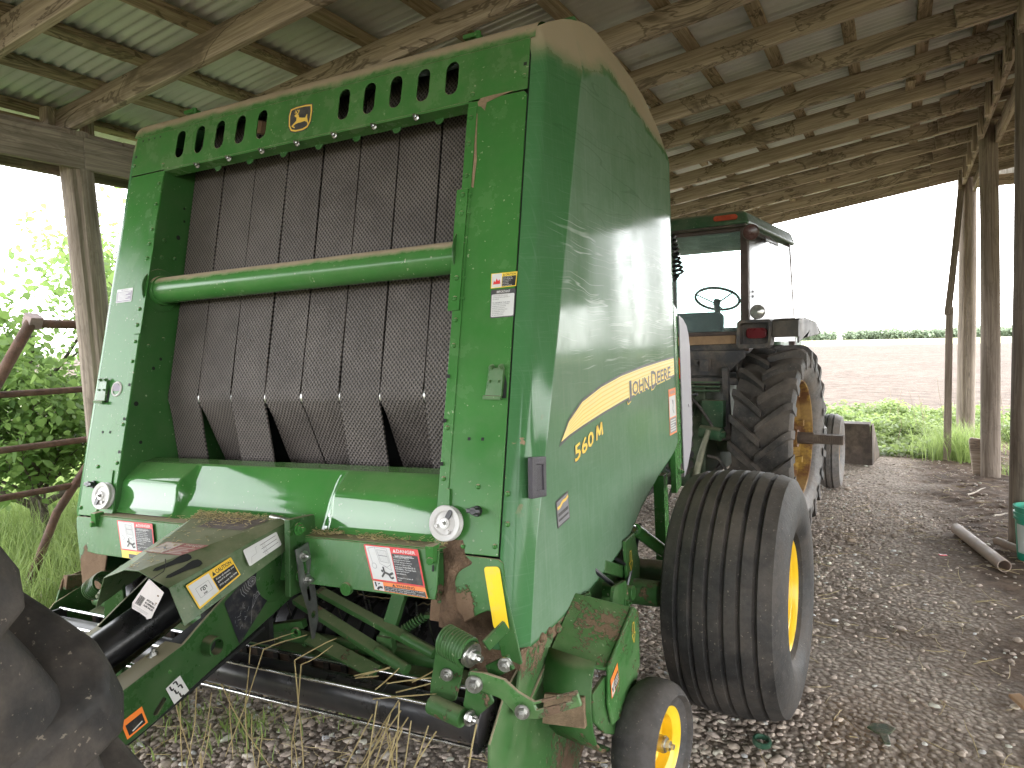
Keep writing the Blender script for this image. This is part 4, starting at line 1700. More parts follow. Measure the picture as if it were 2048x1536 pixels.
d.build('threading_diagram', [ink('ink_navy', (.012, .013, .018)), M['grey_ink']], TG)
# chain symbol and orange label
d = Decal(V(.2065, 1.348, .697), V(.2065, 1.398, .714), V(.2065, 1.425, .655), V(.2065, 1.372, .638), SN, .001)
d.rect(0, 0, 1, 1, 0, 0)
for (u, v) in ((.22, .12), (.36, .44), (.5, .76)):
    d.pline([(u, v - .05), (u, v + .2), (u + .16, v + .2)], .1, 1, 1)
for (u, v) in ((.56, .08), (.7, .4)):
    d.pline([(u - .12, v), (u + .08, v), (u + .08, v + .24)], .1, 1, 1)
d.build('chain_symbol_decal', [M['white'], M['blackink']], TG)
d = Decal(V(.2065, 1.205, .668), V(.2065, 1.27, .682), V(.2065, 1.285, .628), V(.2065, 1.22, .612), SN, .001)
d.rect(0, 0, 1, 1, 0, 0).rect(.12, .3, .9, .9, 1, 1).line(.3, .8, .8, .7, .06, 2, 2)
d.build('orange_label', [M['orange'], M['blackink'], M['white']], TG)
# small bolts and holes
mb = MB()
for y, z in ((1.90, 1.02), (1.895, .86)):
    mb.bolt((.232, y, z), SN, .016, .012)
mb.bolt((.205, 1.39, .74), SN, .004, .003)
mb.build('gusset_bolt', M['green'], TG, bevel=.001)
mb = MB()
mb.prism([[(1.84, .80), (1.97, .80), (1.985, .88), (1.985, 1.05), (1.86, 1.062)]], (.207, 0, 0), (0, 1, 0), (0, 0, 1), (.024, 0, 0))
mb.build('gusset_plate', M['green_tongue'], TG, bevel=.004)
mb = MB()
mb.cyl((.16, 1.845, 1.083), (.262, 1.845, 1.07), .010, seg=16)
mb.bolt((.262, 1.85, 1.068), SN, .011, .010)
mb.build('cover_pin', M['zinc'], TG)
# slotted zinc link
mb = MB()
lk = [(1.845, .965), (1.905, .975), (1.925, .80), (1.93, .70), (1.905, .64), (1.895, .64), (1.885, .74), (1.855, .84)]
mb.prism([lk, stadium_rot(1.884, .897, .018, .06, 96)[::-1], stadium_rot(1.893, .80, .018, .055, 96)[::-1], circ(1.909, .722, .013)[::-1]], (.262, 0, 0), (0, 1, 0), (0, 0, 1), (.006, 0, 0))
lk = mb.build('slotted_link', simple('dull_zinc', (.22, .225, .22), .42, .8, .2, 30, .05), TG, bevel=.001)
mb = MB()
for y, z in ((1.878, .935), (1.888, .85)):
    mb.bolt((.268, y, z), SN, .013, .012)
mb.build('link_bolt', M['zinc'], lk)
# drive shaft guard
mb = MB()
mb.cyl((0, .55, .60), (-.02, 1.86, .93), .058, .062, seg=32)
mb.cyl((0.0, .55, .60), (0.0, .62, .62), .075, seg=32)
mb.build('shaft_guard', M['black'], TG, bevel=.002)
mb = MB()
mb.box((0, 1.80, .82), (.34, .02, .36))
mb.box((0, 1.55, .64), (.30, .6, .012), Matrix.Rotation(.25, 3, 'X'))
mb.build('tongue_floor', M['void'], TG)
# left side leg plate of the tongue and the cotter clip on it
mb = MB()
mb.prism([[(-.50, .60), (-.40, .54), (-.33, .72), (-.30, .90), (-.205, .975), (-.205, .70), (-.26, .56)]], (0, 1.52, 0), (1, 0, 0), (0, 0, 1), (0, .012, 0))
o = mb.build('support_plate', M['green_tongue'], TG, bevel=.004)
mb = MB()
mb.tube([(-.34, 1.512, .75), (-.30, 1.505, .768), (-.22, 1.50, .80)], .0035)
mb.tube([(-.34, 1.512, .75), (-.29, 1.505, .758), (-.22, 1.50, .792)], .0035)
mb.bolt((-.31, 1.52, .86), (0, -1, 0), .014, .012)
mb.build('cotter_clip', M['zinc'], o)
mb = MB()
mb.spring((-.46, 1.58, .84), (-.36, 1.56, .885), .036, .0055, 7)
mb.build('coil_spring', M['green_tongue'], TG)
mb = MB()
mb.tube([(-.42, 1.50, .48), (-.15, 1.48, .50)], .022, 16)
mb.build('cross_pin', M['green'], TG)
# hydraulic hoses lying in the tongue
mb = MB()
mb.tube([(.10, 1.78, .86), (.13, 1.60, .78), (.15, 1.40, .755), (.13, 1.25, .74), (.10, 1.05, .70)], .008, 10)
mb.tube([(.12, 1.78, .84), (.16, 1.50, .775), (.165, 1.34, .765), (.15, 1.2, .74), (.12, 1.0, .70)], .006, 10)
mb.build('hydraulic_hose', M['black_plastic'], TG)
mb = MB()
mb.cyl((.145, 1.375, .765), (.135, 1.30, .755), .010, seg=12)
mb.bolt((.15, 1.36, .778), (0, 0, 1), .012, .012)
mb.build('hose_fitting', M['zinc'], TG)

# chaff lying on the cover
P_ = MB()
rr = random.Random(21)
for k in range(700):
    t = 1 - abs(rr.gauss(0, .10))
    if rr.random() < .12:
        t = rr.random()
    u = min(.99, max(.0, rr.gauss(.35, .3)))
    if not 0 < t < 1:
        continue
    p = tf(u, t) + tn * (.002 + rr.random() * .006)
    a = rr.uniform(0, pi)
    L = rr.uniform(.004, .016)
    P_.bar(p, p + Vector((math.cos(a), math.sin(a), rr.uniform(-.2, .3))) * L, .0016, .001)
P_.build('scattered_chaff', M['straw'], TG, smooth=0)['kind'] = 'stuff'

# --- pickup in front of the rotor
mb = MB()
mb.cyl((-1.05, 1.75, .550), (1.04, 1.75, .550), .058, seg=36)
mb.cyl((1.028, 1.75, .550), (1.052, 1.75, .550), .065, seg=36)
mb.cyl((.70, 1.75, .550), (.706, 1.75, .550), .0605, seg=36)
wr = mb.build('windguard_roller', M['black_dusty'], BAL, bevel=.003)
for dy, dz in ((-.052, .053), (.055, .064), (-.026, -.068)):
    mb = MB()
    mb.cyl((-1.05, 1.75 + dy, .552 + dz), (1.05, 1.75 + dy, .552 + dz), .0062, seg=12)
    mb.build('guard_rod', M['chrome'], wr)
for x in (-1.04, 1.04):
    mb = MB()
    mb.box((x, 1.755, .555), (.016, .13, .13))
    mb.bolt((x - .02, 1.70, .60), (0, -.6, 1), .008, .008)
    mb.build('rod_clamp', M['black_plastic'], wr, bevel=.01)
# pale floor strip with dark bars (rear rake)
mb = MB()
mb.hexa([(-.95, 1.875, .50), (.95, 1.875, .50), (.95, 1.90, .50), (-.95, 1.90, .50), (-.95, 1.875, .585), (.95, 1.875, .585), (.95, 1.90, .585), (-.95, 1.90, .585)])
mb.build('rake_strip', simple('muddy_strip', (.12, .088, .07), .85, 0, .35, 20, .3), BAL)
mb = MB()
mb.hexa([(-.95, 1.862, .588), (.95, 1.862, .588), (.95, 1.93, .60), (-.95, 1.93, .60), (-.95, 1.862, .594), (.95, 1.862, .594), (.95, 1.93, .606), (-.95, 1.93, .606)])
mb.cyl((-.95, 1.90, .632), (.80, 1.90, .632), .024, seg=20)
for k in range(14):
    mb.bolt((-.8 + k * .105, 1.875, .620), (0, -1, .3), .007, .007)
mb.build('wind_guard_bar', M['green_low'], BAL, bevel=.002)
for k in range(24):
    x = -.90 + k * .078
    mb = MB()
    mb.hexa([(x - .012, 1.866, .495), (x + .012, 1.866, .495), (x + .012, 1.874, .495), (x - .012, 1.874, .495), (x - .012, 1.866, .587), (x + .012, 1.866, .587), (x + .012, 1.874, .587), (x - .012, 1.874, .587)])
    mb.build('rake_finger', M['black'], BAL)
# strippers: curved black bands over the tine drum
rings = []
for k in range(17):
    a = rad(-60 + k * 13.5)
    rings.append((2.12 - .17 * math.cos(a), .56 + .17 * math.sin(a)))
rings.append((2.42, .745))
for k in range(22):
    x = -.86 + k * .082
    P, Fc = [], []
    for y, z in rings:
        P += [(x - .031, y + .012, z - .006), (x - .025, y, z), (x + .025, y, z), (x + .031, y + .012, z - .006)]
    for j in range(len(rings) - 1):
        for i in range(3):
            a = j * 4 + i
            Fc.append((a, a + 1, a + 5, a + 4))
    mb = MB()
    mb.add(P, Fc)
    mb.build('stripper_band', M['black_dusty'], BAL, smooth=40)
rr = random.Random(4)
for k in range(21):
    x = -.82 + k * .082
    y = 2.16 + rr.uniform(-.05, .05)
    mb = MB()
    y -= .16
    mb.tube([(x, y + .02, .665 + rr.uniform(-.02, .02)), (x + rr.uniform(-.008, .008), y - .0, .73), (x + rr.uniform(-.012, .012), y - .02, .80 + rr.uniform(-.02, .01))], [.0042, .004, .003], 8)
    mb.build('tine', M['chrome'], BAL)
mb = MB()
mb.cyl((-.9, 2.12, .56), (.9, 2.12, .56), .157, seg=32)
mb.hexa([(-.95, 1.92, .42), (.95, 1.92, .42), (.95, 2.6, .30), (-.95, 2.6, .30), (-.95, 1.92, .52), (.95, 1.92, .52), (.95, 2.6, .4), (-.95, 2.6, .4)])  # near-black slab added to darken the space under the pickup
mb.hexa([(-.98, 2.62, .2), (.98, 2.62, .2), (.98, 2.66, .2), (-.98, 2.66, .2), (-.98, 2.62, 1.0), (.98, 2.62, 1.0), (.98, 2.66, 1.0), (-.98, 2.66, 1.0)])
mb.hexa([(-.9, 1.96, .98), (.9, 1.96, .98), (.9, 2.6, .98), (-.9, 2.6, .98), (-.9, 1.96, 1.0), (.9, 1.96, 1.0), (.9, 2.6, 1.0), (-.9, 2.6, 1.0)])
mb.build('drum_and_dark_belly', M['void'], BAL)
# straw tangled at the throat
P_ = MB()
rr = random.Random(14)
for k in range(60):
    x, y, z = rr.uniform(.25, .85), rr.uniform(2.0, 2.3), rr.uniform(.73, .80)
    L = rr.uniform(.05, .18)
    a = rr.uniform(-.6, .6)
    pts = [V(x, y, z)]
    for q in range(3):
        a += rr.uniform(-.35, .35)
        pts.append(pts[-1] + V(math.cos(a) * L / 3, math.sin(a) * L / 3, rr.uniform(-.015, .015)))
    P_.tube(pts, .0013, 4, caps=False)
P_.build('tangled_straw', M['straw'], BAL, smooth=0)['kind'] = 'stuff'
# twine arm tubes and their carriers
for a, b, w in (((.20, 1.90, .77), (.66, 1.82, .655), .042), ((.28, 1.93, .80), (.74, 1.86, .70), .036)):
    mb = MB()
    mb.bar(a, b, w, .022, (0, -.3, 1))
    dv = (Vector(b) - Vector(a)).normalized()
    mb.cyl(Vector(b) - dv * .06, Vector(b) + dv * .08, .019, seg=18)
    mb.build('twine_arm', M['green_low'], BAL, bevel=.004)
mb = MB()
mb.bar((.02, 1.83, .655), (.26, 1.87, .70), .03, .03)
mb.bar((.30, 1.845, .665), (.62, 1.80, .612), .05, .012, (0, -.5, 1))
mb.cyl((.60, 1.92, .64), (.86, 1.92, .62), .027, seg=20)
mb.build('twine_tube', M['green_low'], BAL, bevel=.003)
mb = MB()
mb.bar((.655, 1.93, .88), (.60, 1.885, .685), .05, .022, (0, -1, 0))
mb.box((.605, 1.88, .665), (.06, .03, .07))
mb.bolt((.60, 1.862, .665), (0, -1, .2), .012, .01)
mb.build('drop_arm', M['green_low'], BAL, bevel=.005)
mb = MB()
mb.spring((.63, 1.88, .70), (.73, 1.93, .765), .014, .003, 12, 10)
mb.bar((.73, 1.93, .768), (.86, 1.98, .765), .03, .012)
mb.build('return_spring', M['green_low'], BAL)
for k in range(2):
    mb = MB()
    mb.lathe([(.012, -.006), (.018, -.006), (.020, 0), (.018, .006), (.012, .006)], (.415 - k * .17, 1.86 - .02 * k, .875 - .20 * k), (.2, -1, 0), 20)
    mb.build('guide_eye', M['green'], BAL)

# --- pickup lift arms on the right end
mb = MB()
mb.prism([[(.908, .812), (.928, .822), (.952, .812), (.972, .780), (.968, .72), (.955, .66), (.935, .60), (.875, .575), (.852, .575), (.858, .64), (.884, .75)]], (0, 1.672, -.004), (1, 0.10, 0), (0, 0, 1), (0, .012, 0))
lp = mb.build('lift_bracket', M['green_low'], BAL, bevel=.004)
mb = MB()
mb.spring((.935, 1.735, .788), (1.02, 1.715, .772), .038, .0062, 8.5, 18, 8)
mb.cyl((.93, 1.736, .789), (1.035, 1.712, .769), .024, seg=20)
mb.build('torsion_spring', M['green_low'], BAL)
mb = MB()
mb.cyl((1.022, 1.714, .770), (1.034, 1.711, .768), .034, seg=24)
mb.bolt((1.034, 1.711, .768), (1, -.25, -.1), .017, .016)
mb.build('pivot_bolt', M['zinc'], BAL)
for p_, n_, r_ in (((.918, 1.758, .675), (.3, -1, 0), .013), ((1.005, 1.702, .675), (.3, -1, 0), .017), ((1.085, 1.735, .728), (.3, -1, 0), .014), ((1.152, 1.69, .632), (.3, -1, 0), .014), ((.985, 1.70, .578), (1, -.3, 0), .015)):
    mb = MB()
    mb.bolt(p_, n_, r_, r_ * .95)
    mb.build('pivot_bolt', M['zinc'], BAL)
mb = MB()
mb.bar((1.03, 1.73, .772), (1.065, 1.79, .812), .012, .034, (0, 0, 1))
mb.bar((1.02, 1.76, .685), (1.10, 1.74, .735), .012, .040, (0, 0, 1))
mb.build('spring_strap', M['green_low'], BAL, bevel=.003)
mb = MB()
mb.cyl((.852, 1.715, .585), (.965, 1.70, .572), .027, seg=24)
mb.prism([[(.956, .548), (.985, .553), (1.000, .575), (1.055, .625), (1.03, .69), (1.00, .71), (.978, .695), (.955, .60)]], (0, 1.775, 0), (1, -.06, 0), (0, 0, 1), (0, .012, 0))
mb.build('lift_crank', M['green_low'], BAL, bevel=.004)
mb = MB()
out = [(.985, .665), (.99, .705), (1.04, .708), (1.095, .700), (1.135, .672), (1.18, .655), (1.30, .705), (1.312, .668), (1.19, .610), (1.155, .605), (1.12, .615), (1.08, .645), (1.03, .655)]
slot = [(1.185, .634), (1.285, .676), (1.281, .689), (1.180, .647)]
mb.prism([out, slot[::-1]], (0, 1.705, 0), (1, .0, 0), (0, 0, 1), (0, .012, 0))
mb.build('slotted_arm', green_paint('green_paint_arm', film=.2, mud=lambda g: g.ss(g.xyz()[0], 1.15, 1.22, -.35, .03), mudthr=.48), BAL, bevel=.004)


# the lift linkage stands forward of the roller
for o in list(BAL.children):
    if o.name.split('.')[0] in ('torsion_spring', 'pivot_bolt', 'spring_strap', 'lift_crank', 'slotted_arm') or o.name == 'lift_bracket':
        o.location = (.05, -.083, .045)
    if o.name in ('slotted_arm', 'lift_crank', 'pivot_bolt.002', 'pivot_bolt.004', 'pivot_bolt.005', 'spring_strap', 'pivot_bolt.003'):
        o.location = (.085, -.083, .064)
for o in list(TG.children):
    if o.name.split('.')[0] in ('slotted_link', 'gusset_plate', 'gusset_bolt'):
        o.location = (.071, -.075, .034)

# --- end skids, slanted guards, drive cases
def skid():
    out = [(1.685, .53), (1.672, .42), (1.70, .28), (1.78, .14), (1.95, .075), (2.30, .07), (2.42, .16), (2.45, .40), (2.48, .66), (2.30, .70), (2.02, .70), (1.80, .635)]
    mb = MB()
    mb.prism([out], (1.082, 0, 0), (0, 1, 0), (0, 0, 1), (.010, 0, 0))
    return mb


both(skid, 'pickup_skid', M['green_skid'], BAL, bevel=.004)


def slant():
    mb = MB()
    out = [(1.80, .57), (1.86, .53), (2.06, .60), (2.28, .60), (2.36, .70), (2.18, .725), (1.98, .735), (1.86, .72)]
    mb.prism([out, [(1.90, .568), (1.915, .562), (2.12, .655), (2.115, .68), (2.09, .672)][::-1]], (1.108, 0, 0), (0, 1, 0), (0, 0, 1), (.010, 0, 0))
    mb.bar((1.10, 1.86, .705), (1.10, 2.10, .655), .06, .03, (1, 0, 0))
    for y, z in ((2.0, .72), (2.06, .715), (2.13, .70)):
        mb.sphere((1.12, y, z), .016, 10, 6)
    return mb


both(slant, 'slanted_guard', M['green_slant'], BAL, bevel=.003)
# muddy plate in the gap behind the torsion spring
mb = MB()
mb.hexa([(.90, 1.93, .52), (1.09, 1.95, .52), (1.09, 1.97, .52), (.90, 1.95, .52), (.88, 1.90, .86), (1.09, 1.92, .86), (1.09, 1.94, .86), (.88, 1.92, .86)])
mb.build('throat_plate', M['mud'], BAL, bevel=.003)


# drive case outside the skid: folded cover, curved guard, gauge wheel arm
def drive_case():
    mb = MB()
    A = [(1.12, 2.02, .64), (1.12, 2.30, .765), (1.30, 2.37, .71), (1.30, 2.09, .61)]
    mb.add([Vector(p) for p in A] + [Vector(p) - V(0, 0, .012) for p in A], [(0, 1, 2, 3), (7, 6, 5, 4), (0, 3, 7, 4), (1, 0, 4, 5), (2, 1, 5, 6), (3, 2, 6, 7)])
    mb.prism([[(2.085, .618), (2.37, .712), (2.43, .67), (2.42, .48), (2.30, .38), (2.10, .42), (2.07, .50)]], (1.300, 0, 0), (0, 1, 0), (0, 0, 1), (.012, 0, 0))
    return mb


both(drive_case, 'drive_case', green_paint('green_paint_case', film=.10, shade=.75, spec=.2, up=.2, upthr=(.7, 1.2), mud=lambda g: g.ss(g.xyz()[2], .5, .75, -.06, .0), mudthr=.52, fine=.45, rough=.45), BAL, bevel=.006)


def curved_guard():
    mb = MB()
    prof = [(2.02, .655), (1.985, .62), (1.968, .575), (1.965, .52), (1.975, .46), (2.0, .41), (2.05, .36), (2.12, .33)]
    P, Fc = [], []
    for y, z in prof:
        P += [(1.125, y + .03, z + .01), (1.292, y, z)]
    for j in range(len(prof) - 1):
        Fc.append((2 * j, 2 * j + 1, 2 * j + 3, 2 * j + 2))
    mb.add(P, Fc)
    return mb


for o in both(curved_guard, 'curved_guard', M['green_low'], BAL, smooth=60):
    so = o.modifiers.new('t', 'SOLIDIFY'); so.thickness = .008
mb = MB()
mb.hexa([(1.13, 1.952, .465), (1.275, 1.948, .478), (1.275, 1.975, .478), (1.13, 1.99, .465), (1.13, 1.975, .55), (1.275, 1.95, .575), (1.275, 1.98, .575), (1.13, 2.0, .55)])
mb.build('mud_flap', M['tan_mud'], BAL, bevel=.003)
mb = MB()
mb.cyl((1.02, 2.08, .60), (1.02, 2.36, .73), .025, seg=16)
mb.build('drive_shaft', M['green_low'], BAL)
mb = MB()
mb.spring((1.125, 2.37, .735), (1.16, 2.36, .60), .022, .0045, 14, 12)
mb.cyl((1.125, 2.37, .735), (1.16, 2.36, .60), .016, seg=12)
mb.build('side_spring', M['green_low'], BAL)
d = Decal(V(1.3135, 2.085, .575), V(1.3135, 2.16, .60), V(1.3135, 2.17, .535), V(1.3135, 2.09, .51), SN, .001)
d.rect(0, 0, 1, 1, 0, 0).rect(.06, .35, .4, .95, 1, 1).rect(.42, .35, .95, .95, 2, 1).pline([(.1, .5), (.2, .8), (.35, .45)], .08, 2, 2)
for k in range(3):
    d.line(.47, .5 + .14 * k, .9, .5 + .14 * k, .05, 1, 2)
d.build('small_warning_label', [M['orange'], M['white'], M['blackink']], BAL)
# yellow arrows printed on drive parts
for c, s in ((V(1.3130, 2.35, .625), 1), (V(1.1420, 2.90, .70), 1.2)):
    d = Decal(c + V(0, -.02 * s, .035 * s), c + V(0, .02 * s, .035 * s), c + V(0, .02 * s, -.035 * s), c + V(0, -.02 * s, -.035 * s), SN, .001)
    d.pline([(.3, 0), (.7, 0), (.7, .55), (.95, .55), (.5, 1), (.05, .55), (.3, .55), (.3, 0)], .1, 0, 0)
    d.build('arrow_mark', [M['dkyellow']], BAL)


# wheel arm
def gauge_arm():
    mb = MB()
    mb.prism([[(1.972, .58), (2.09, .585), (2.16, .55), (2.19, .46), (2.25, .42), (2.40, .33), (2.40, .25), (2.32, .22), (2.20, .33), (2.06, .41), (1.975, .49)]], (1.285, 0, 0), (0, 1, 0), (0, 0, 1), (.012, 0, 0))
    return mb


both(gauge_arm, 'gauge_arm', M['green_low'], BAL, bevel=.004)


def wheel(parent, name, c, R, W, rim_r, mats, ax=(1, 0, 0), ribs=None, dish=.03, deep=False):
    """tyre revolved about ax with optional rib grooves; returns the wheel's empty"""
    w = empty(name, c, parent)
    h = W / 2
    pr = []
    # sidewall inside -> tread -> outside
    pr += [(rim_r, -h * .62), (rim_r + .02, -h * .72)]
    n = 8
    sh = (R - rim_r)
    for k in range(n + 1):
        t = k / n
        a = -pi / 2 + t * pi / 2
        pr.append((rim_r + .03 + (sh - .03 - .035) * (t ** .8), -h * (.78 + .22 * math.sin(pi * min(1, t * 1.15) * .62))))
    if deep:
        bd = .64
        # fat flotation carcass: shoulder, bulge, then deep inward to the bead
        pr = [(rim_r, -h * .50), (rim_r + .012, -h * .62), (rim_r + .04, -h * .86), (rim_r + .075, -h * .965), (rim_r + .12, -h), (rim_r + .18, -h * .985), (R - .085, -h * .955), (R - .062, -h * .925), (R - .045, -h * .89)]
    tread = []
    if ribs:
        g = .012
        ww = W * .86
        for k in range(ribs):
            a0 = -ww / 2 + ww * k / ribs
            a1 = -ww / 2 + ww * (k + 1) / ribs
            cr = lambda a: R - .030 * (abs(a) / (ww / 2)) ** 2.6
            if k:
                tread += [(cr(a0) - .018, a0 + .001), (cr(a0), a0 + g * .9)]
            else:
                tread += [(cr(a0), a0)]
            tread += [(cr((a0 + a1) / 2), (a0 + a1) / 2)]
            if k < ribs - 1:
                tread += [(cr(a1), a1 - g * .9), (cr(a1) - .018, a1 - .001)]
            else:
                tread += [(cr(a1), a1)]
    else:
        for k in range(9):
            a = -h * .8 + h * 1.6 * k / 8
            tread.append((R - .02 * (abs(a) / (h * .8)) ** 3, a))
    left = pr
    right = [(r, -a) for r, a in reversed(pr)]
    mb = MB()
    mb.lathe(left + tread + right, (0, 0, 0), ax, 96)
    mb.build('tyre', mats[0], w, smooth=28)
    mb = MB()
    mb.lathe([(rim_r + .012, -h * .66), (rim_r - .004, -h * .60), (rim_r - .02, -h * .3), (rim_r - .02, h * .35), (rim_r - .004, h * .60), (rim_r + .012, h * .66), (rim_r + .012, h * .60), (rim_r - .012, h * .55), (rim_r - .03, h * .3 + dish * .2), (rim_r * .72, h * .3 - dish), (rim_r * .45, h * .3 - dish * 1.6), (rim_r * .40, h * .3 - dish * .6), (0, h * .3 - dish * .6)], (0, 0, 0), ax, 64)
    rim = mb.build('rim', mats[1], w, smooth=35)
    return w, rim


def put_gauge(sg):
    c = V(sg * 1.385, 2.30, .275)
    w, rim = wheel(BAL, 'gauge_wheel', c, .205, .155, .125, (M['tyre_clean'], M['yellow']), (sg, 0, 0), None, .03)
    w.rotation_euler = (0, 0, -sg * .15)
    mb = MB()
    mb.cyl((sg * .0, 0, 0), (sg * .04, 0, 0), .028, seg=20)
    mb.bolt((sg * .04, 0, 0), (sg, 0, 0), .018, .016)
    mb.build('wheel_nut', M['zinc'], rim)
    mb = MB()
    mb.cyl((-sg * .10, 0, 0), (0, 0, 0), .02, seg=16)
    mb.build('stub_axle', M['dark_steel'], w)


put_gauge(1)
put_gauge(-1)


def put_big(sg):
    w, rim = wheel(BAL, 'main_wheel', V(sg * 1.545, 3.28, .495), .535, .50, .235, (M['tyre'], M['yellow']), (sg, 0, 0), 7, .10, deep=True)
    w.rotation_euler = (0, 0, -sg * .07)
    rim.location = (sg * .035, 0, 0)
    mb = MB()
    mb.cyl((0, 0, 0), (sg * .06, 0, 0), .07, .06, seg=24)
    for k in range(8):
        a = 2 * pi * k / 8
        mb.bolt((sg * -.005, .11 * math.cos(a), .11 * math.sin(a)), (sg, 0, 0), .014, .016)
    mb.build('wheel_hub', M['yellow'], rim)


put_big(1)
put_big(-1)
# axle, rear frame, tailgate
mb = MB()
mb.cyl((-1.35, 3.295, .525), (1.35, 3.295, .525), .06, seg=20)
mb.box((0, 3.15, .66), (2.0, .16, .16))
mb.build('axle', M['green_dark'], BAL, bevel=.006)
mb = MB()
for sg in (-1, 1):
    mb.prism([[(2.5, .62), (3.1, .50), (3.45, .50), (4.2, .75), (4.7, 1.1), (4.95, 1.6), (4.9, 2.2), (4.5, 2.7), (3.9, 2.86), (2.6, 2.80), (2.5, 2.5)]], (sg * .86 - .01, 0, 0), (0, 1, 0), (0, 0, 1), (.02, 0, 0))
tp = [(2.62, 2.80), (3.9, 2.86), (4.5, 2.7), (4.9, 2.2), (4.95, 1.6), (4.7, 1.1), (4.2, .75), (3.45, .5)]
for a, b in zip(tp[:-1], tp[1:]):
    mb.add([(-.85, a[0], a[1]), (.85, a[0], a[1]), (.85, b[0], b[1]), (-.85, b[0], b[1])], [(0, 1, 2, 3)])
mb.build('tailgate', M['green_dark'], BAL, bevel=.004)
mb = MB()
mb.prism([[(3.93, .92), (4.06, .92), (4.06, 1.80), (3.965, 1.84), (3.93, 1.8)]], (1.06, 0, 0), (0, 1, 0), (0, 0, 1), (.05, 0, 0))
mb.build('rear_channel', M['green'], BAL, bevel=.005)
mb = MB()
mb.prism([[(3.90, .78), (4.02, .80), (4.02, 1.10), (3.90, 1.10)]], (1.08, 0, 0), (0, 1, 0), (0, 0, 1), (.03, 0, 0))
mb.box((1.0, 3.98, .62), (.06, .09, .5))
mb.bolt((1.115, 3.975, .89), SN, .014, .012)
mb.build('rear_post', M['green'], BAL, bevel=.005)
mb = MB()
out = []
for cx, cz, a0 in ((4.30, 1.64, 0), ):
    out = [(4.06, .84), (4.14, .88), (4.25, .97), (4.30, 1.06), (4.315, 1.15), (4.315, 1.58), (4.29, 1.66), (4.24, 1.715), (4.16, 1.752), (4.06, 1.77)]
mb.prism([out, circ(4.23, 1.24, .010, 10)[::-1]], (1.115, 0, 0), (0, 1, 0), (0, 0, 1), (.006, 0, 0))
mb.build('marker_plate', M['grey_plastic'], BAL, bevel=.002)
mb = MB()
mb.box((1.07, 4.02, 2.05), (.012, .05, .62))
mb.box((1.095, 4.01, 2.05), (.008, .02, .62))
mb.build('net_guide', M['green_inner'], BAL, bevel=.002)
mb = MB()
mb.spring((1.09, 4.03, 2.22), (1.12, 4.09, 2.0), .028, .0075, 9, 14)
mb.tube([(1.12, 4.09, 2.0), (1.10, 4.07, 1.97), (1.08, 4.04, 1.99)], .009)
mb.build('coiled_cable', M['black_plastic'], BAL)
# lift cylinder and lower brackets by the wheel
mb = MB()
mb.cyl((1.06, 2.98, .86), (1.12, 3.12, .765), .018, seg=16)
mb.build('cylinder_rod', M['chrome'], BAL)
mb = MB()
mb.cyl((1.11, 3.09, .785), (1.17, 3.34, .62), .030, seg=20)
mb.build('lift_cylinder', M['green'], BAL, bevel=.003)
mb = MB()
mb.prism([[(2.84, .80), (2.98, .80), (3.05, .66), (3.02, .53), (2.86, .60)]], (1.125, 0, 0), (0, 1, 0), (0, 0, 1), (.014, 0, 0))
mb.cyl((1.0, 2.95, .55), (1.25, 2.95, .55), .055, seg=20)
mb.cyl((1.0, 2.74, .62), (1.2, 2.74, .62), .03, seg=16)
mb.box((1.02, 2.85, .62), (.05, .5, .2))
mb.build('lift_bracket', M['green_low'], BAL, bevel=.004)
mb = MB()
mb.cyl((-.9, 2.95, .62), (1.0, 2.95, .62), .05, seg=16)
mb.hexa([(-.95, 2.5, .30), (.95, 2.5, .30), (.95, 3.1, .42), (-.95, 3.1, .42), (-.95, 2.5, .32), (.95, 2.5, .32), (.95, 3.1, .44), (-.95, 3.1, .44)])
mb.build('under_frame', M['green_dark'], BAL)

# frame plates and tubes filling the side between the drive case and the wheel
mb = MB()
mb.prism([[(2.35, .50), (2.42, .78), (2.70, .80), (3.02, .86), (3.10, .70), (3.05, .46), (2.75, .36), (2.45, .34)]], (1.045, 0, 0), (0, 1, 0), (0, 0, 1), (.012, 0, 0))
mb.prism([[(2.40, .66), (2.46, .80), (2.64, .80), (2.60, .62), (2.48, .60)]], (1.10, 0, 0), (0, 1, 0), (0, 0, 1), (.012, 0, 0))
mb.bar((1.11, 2.62, .76), (1.10, 3.02, .60), .03, .05)
mb.build('side_frame', M['green_low'], BAL, bevel=.004)
mb = MB()
mb.prism([[(2.38, .62), (2.46, .74), (2.60, .72), (2.66, .56), (2.55, .42), (2.42, .42)]], (1.20, 0, 0), (0, 1, 0), (0, 0, 1), (.014, 0, 0))
mb.cyl((1.05, 2.55, .52), (1.24, 2.55, .52), .07, seg=24)
for y, z in ((2.43, .66), (2.58, .64), (2.48, .46), (2.60, .50)):
    mb.bolt((1.214, y, z), SN, .012, .012)
mb.build('bearing_housing', M['green_low'], BAL, bevel=.004)
mb = MB()
mb.tube([(1.10, 2.50, .80), (1.17, 2.58, .70), (1.16, 2.75, .62), (1.12, 3.0, .66), (1.10, 3.2, .78)], .009, 8)
mb.tube([(1.08, 2.7, .80), (1.13, 2.85, .70), (1.10, 3.05, .58), (1.06, 3.2, .50)], .007, 8)
mb.build('hydraulic_hose', M['black_plastic'], BAL)

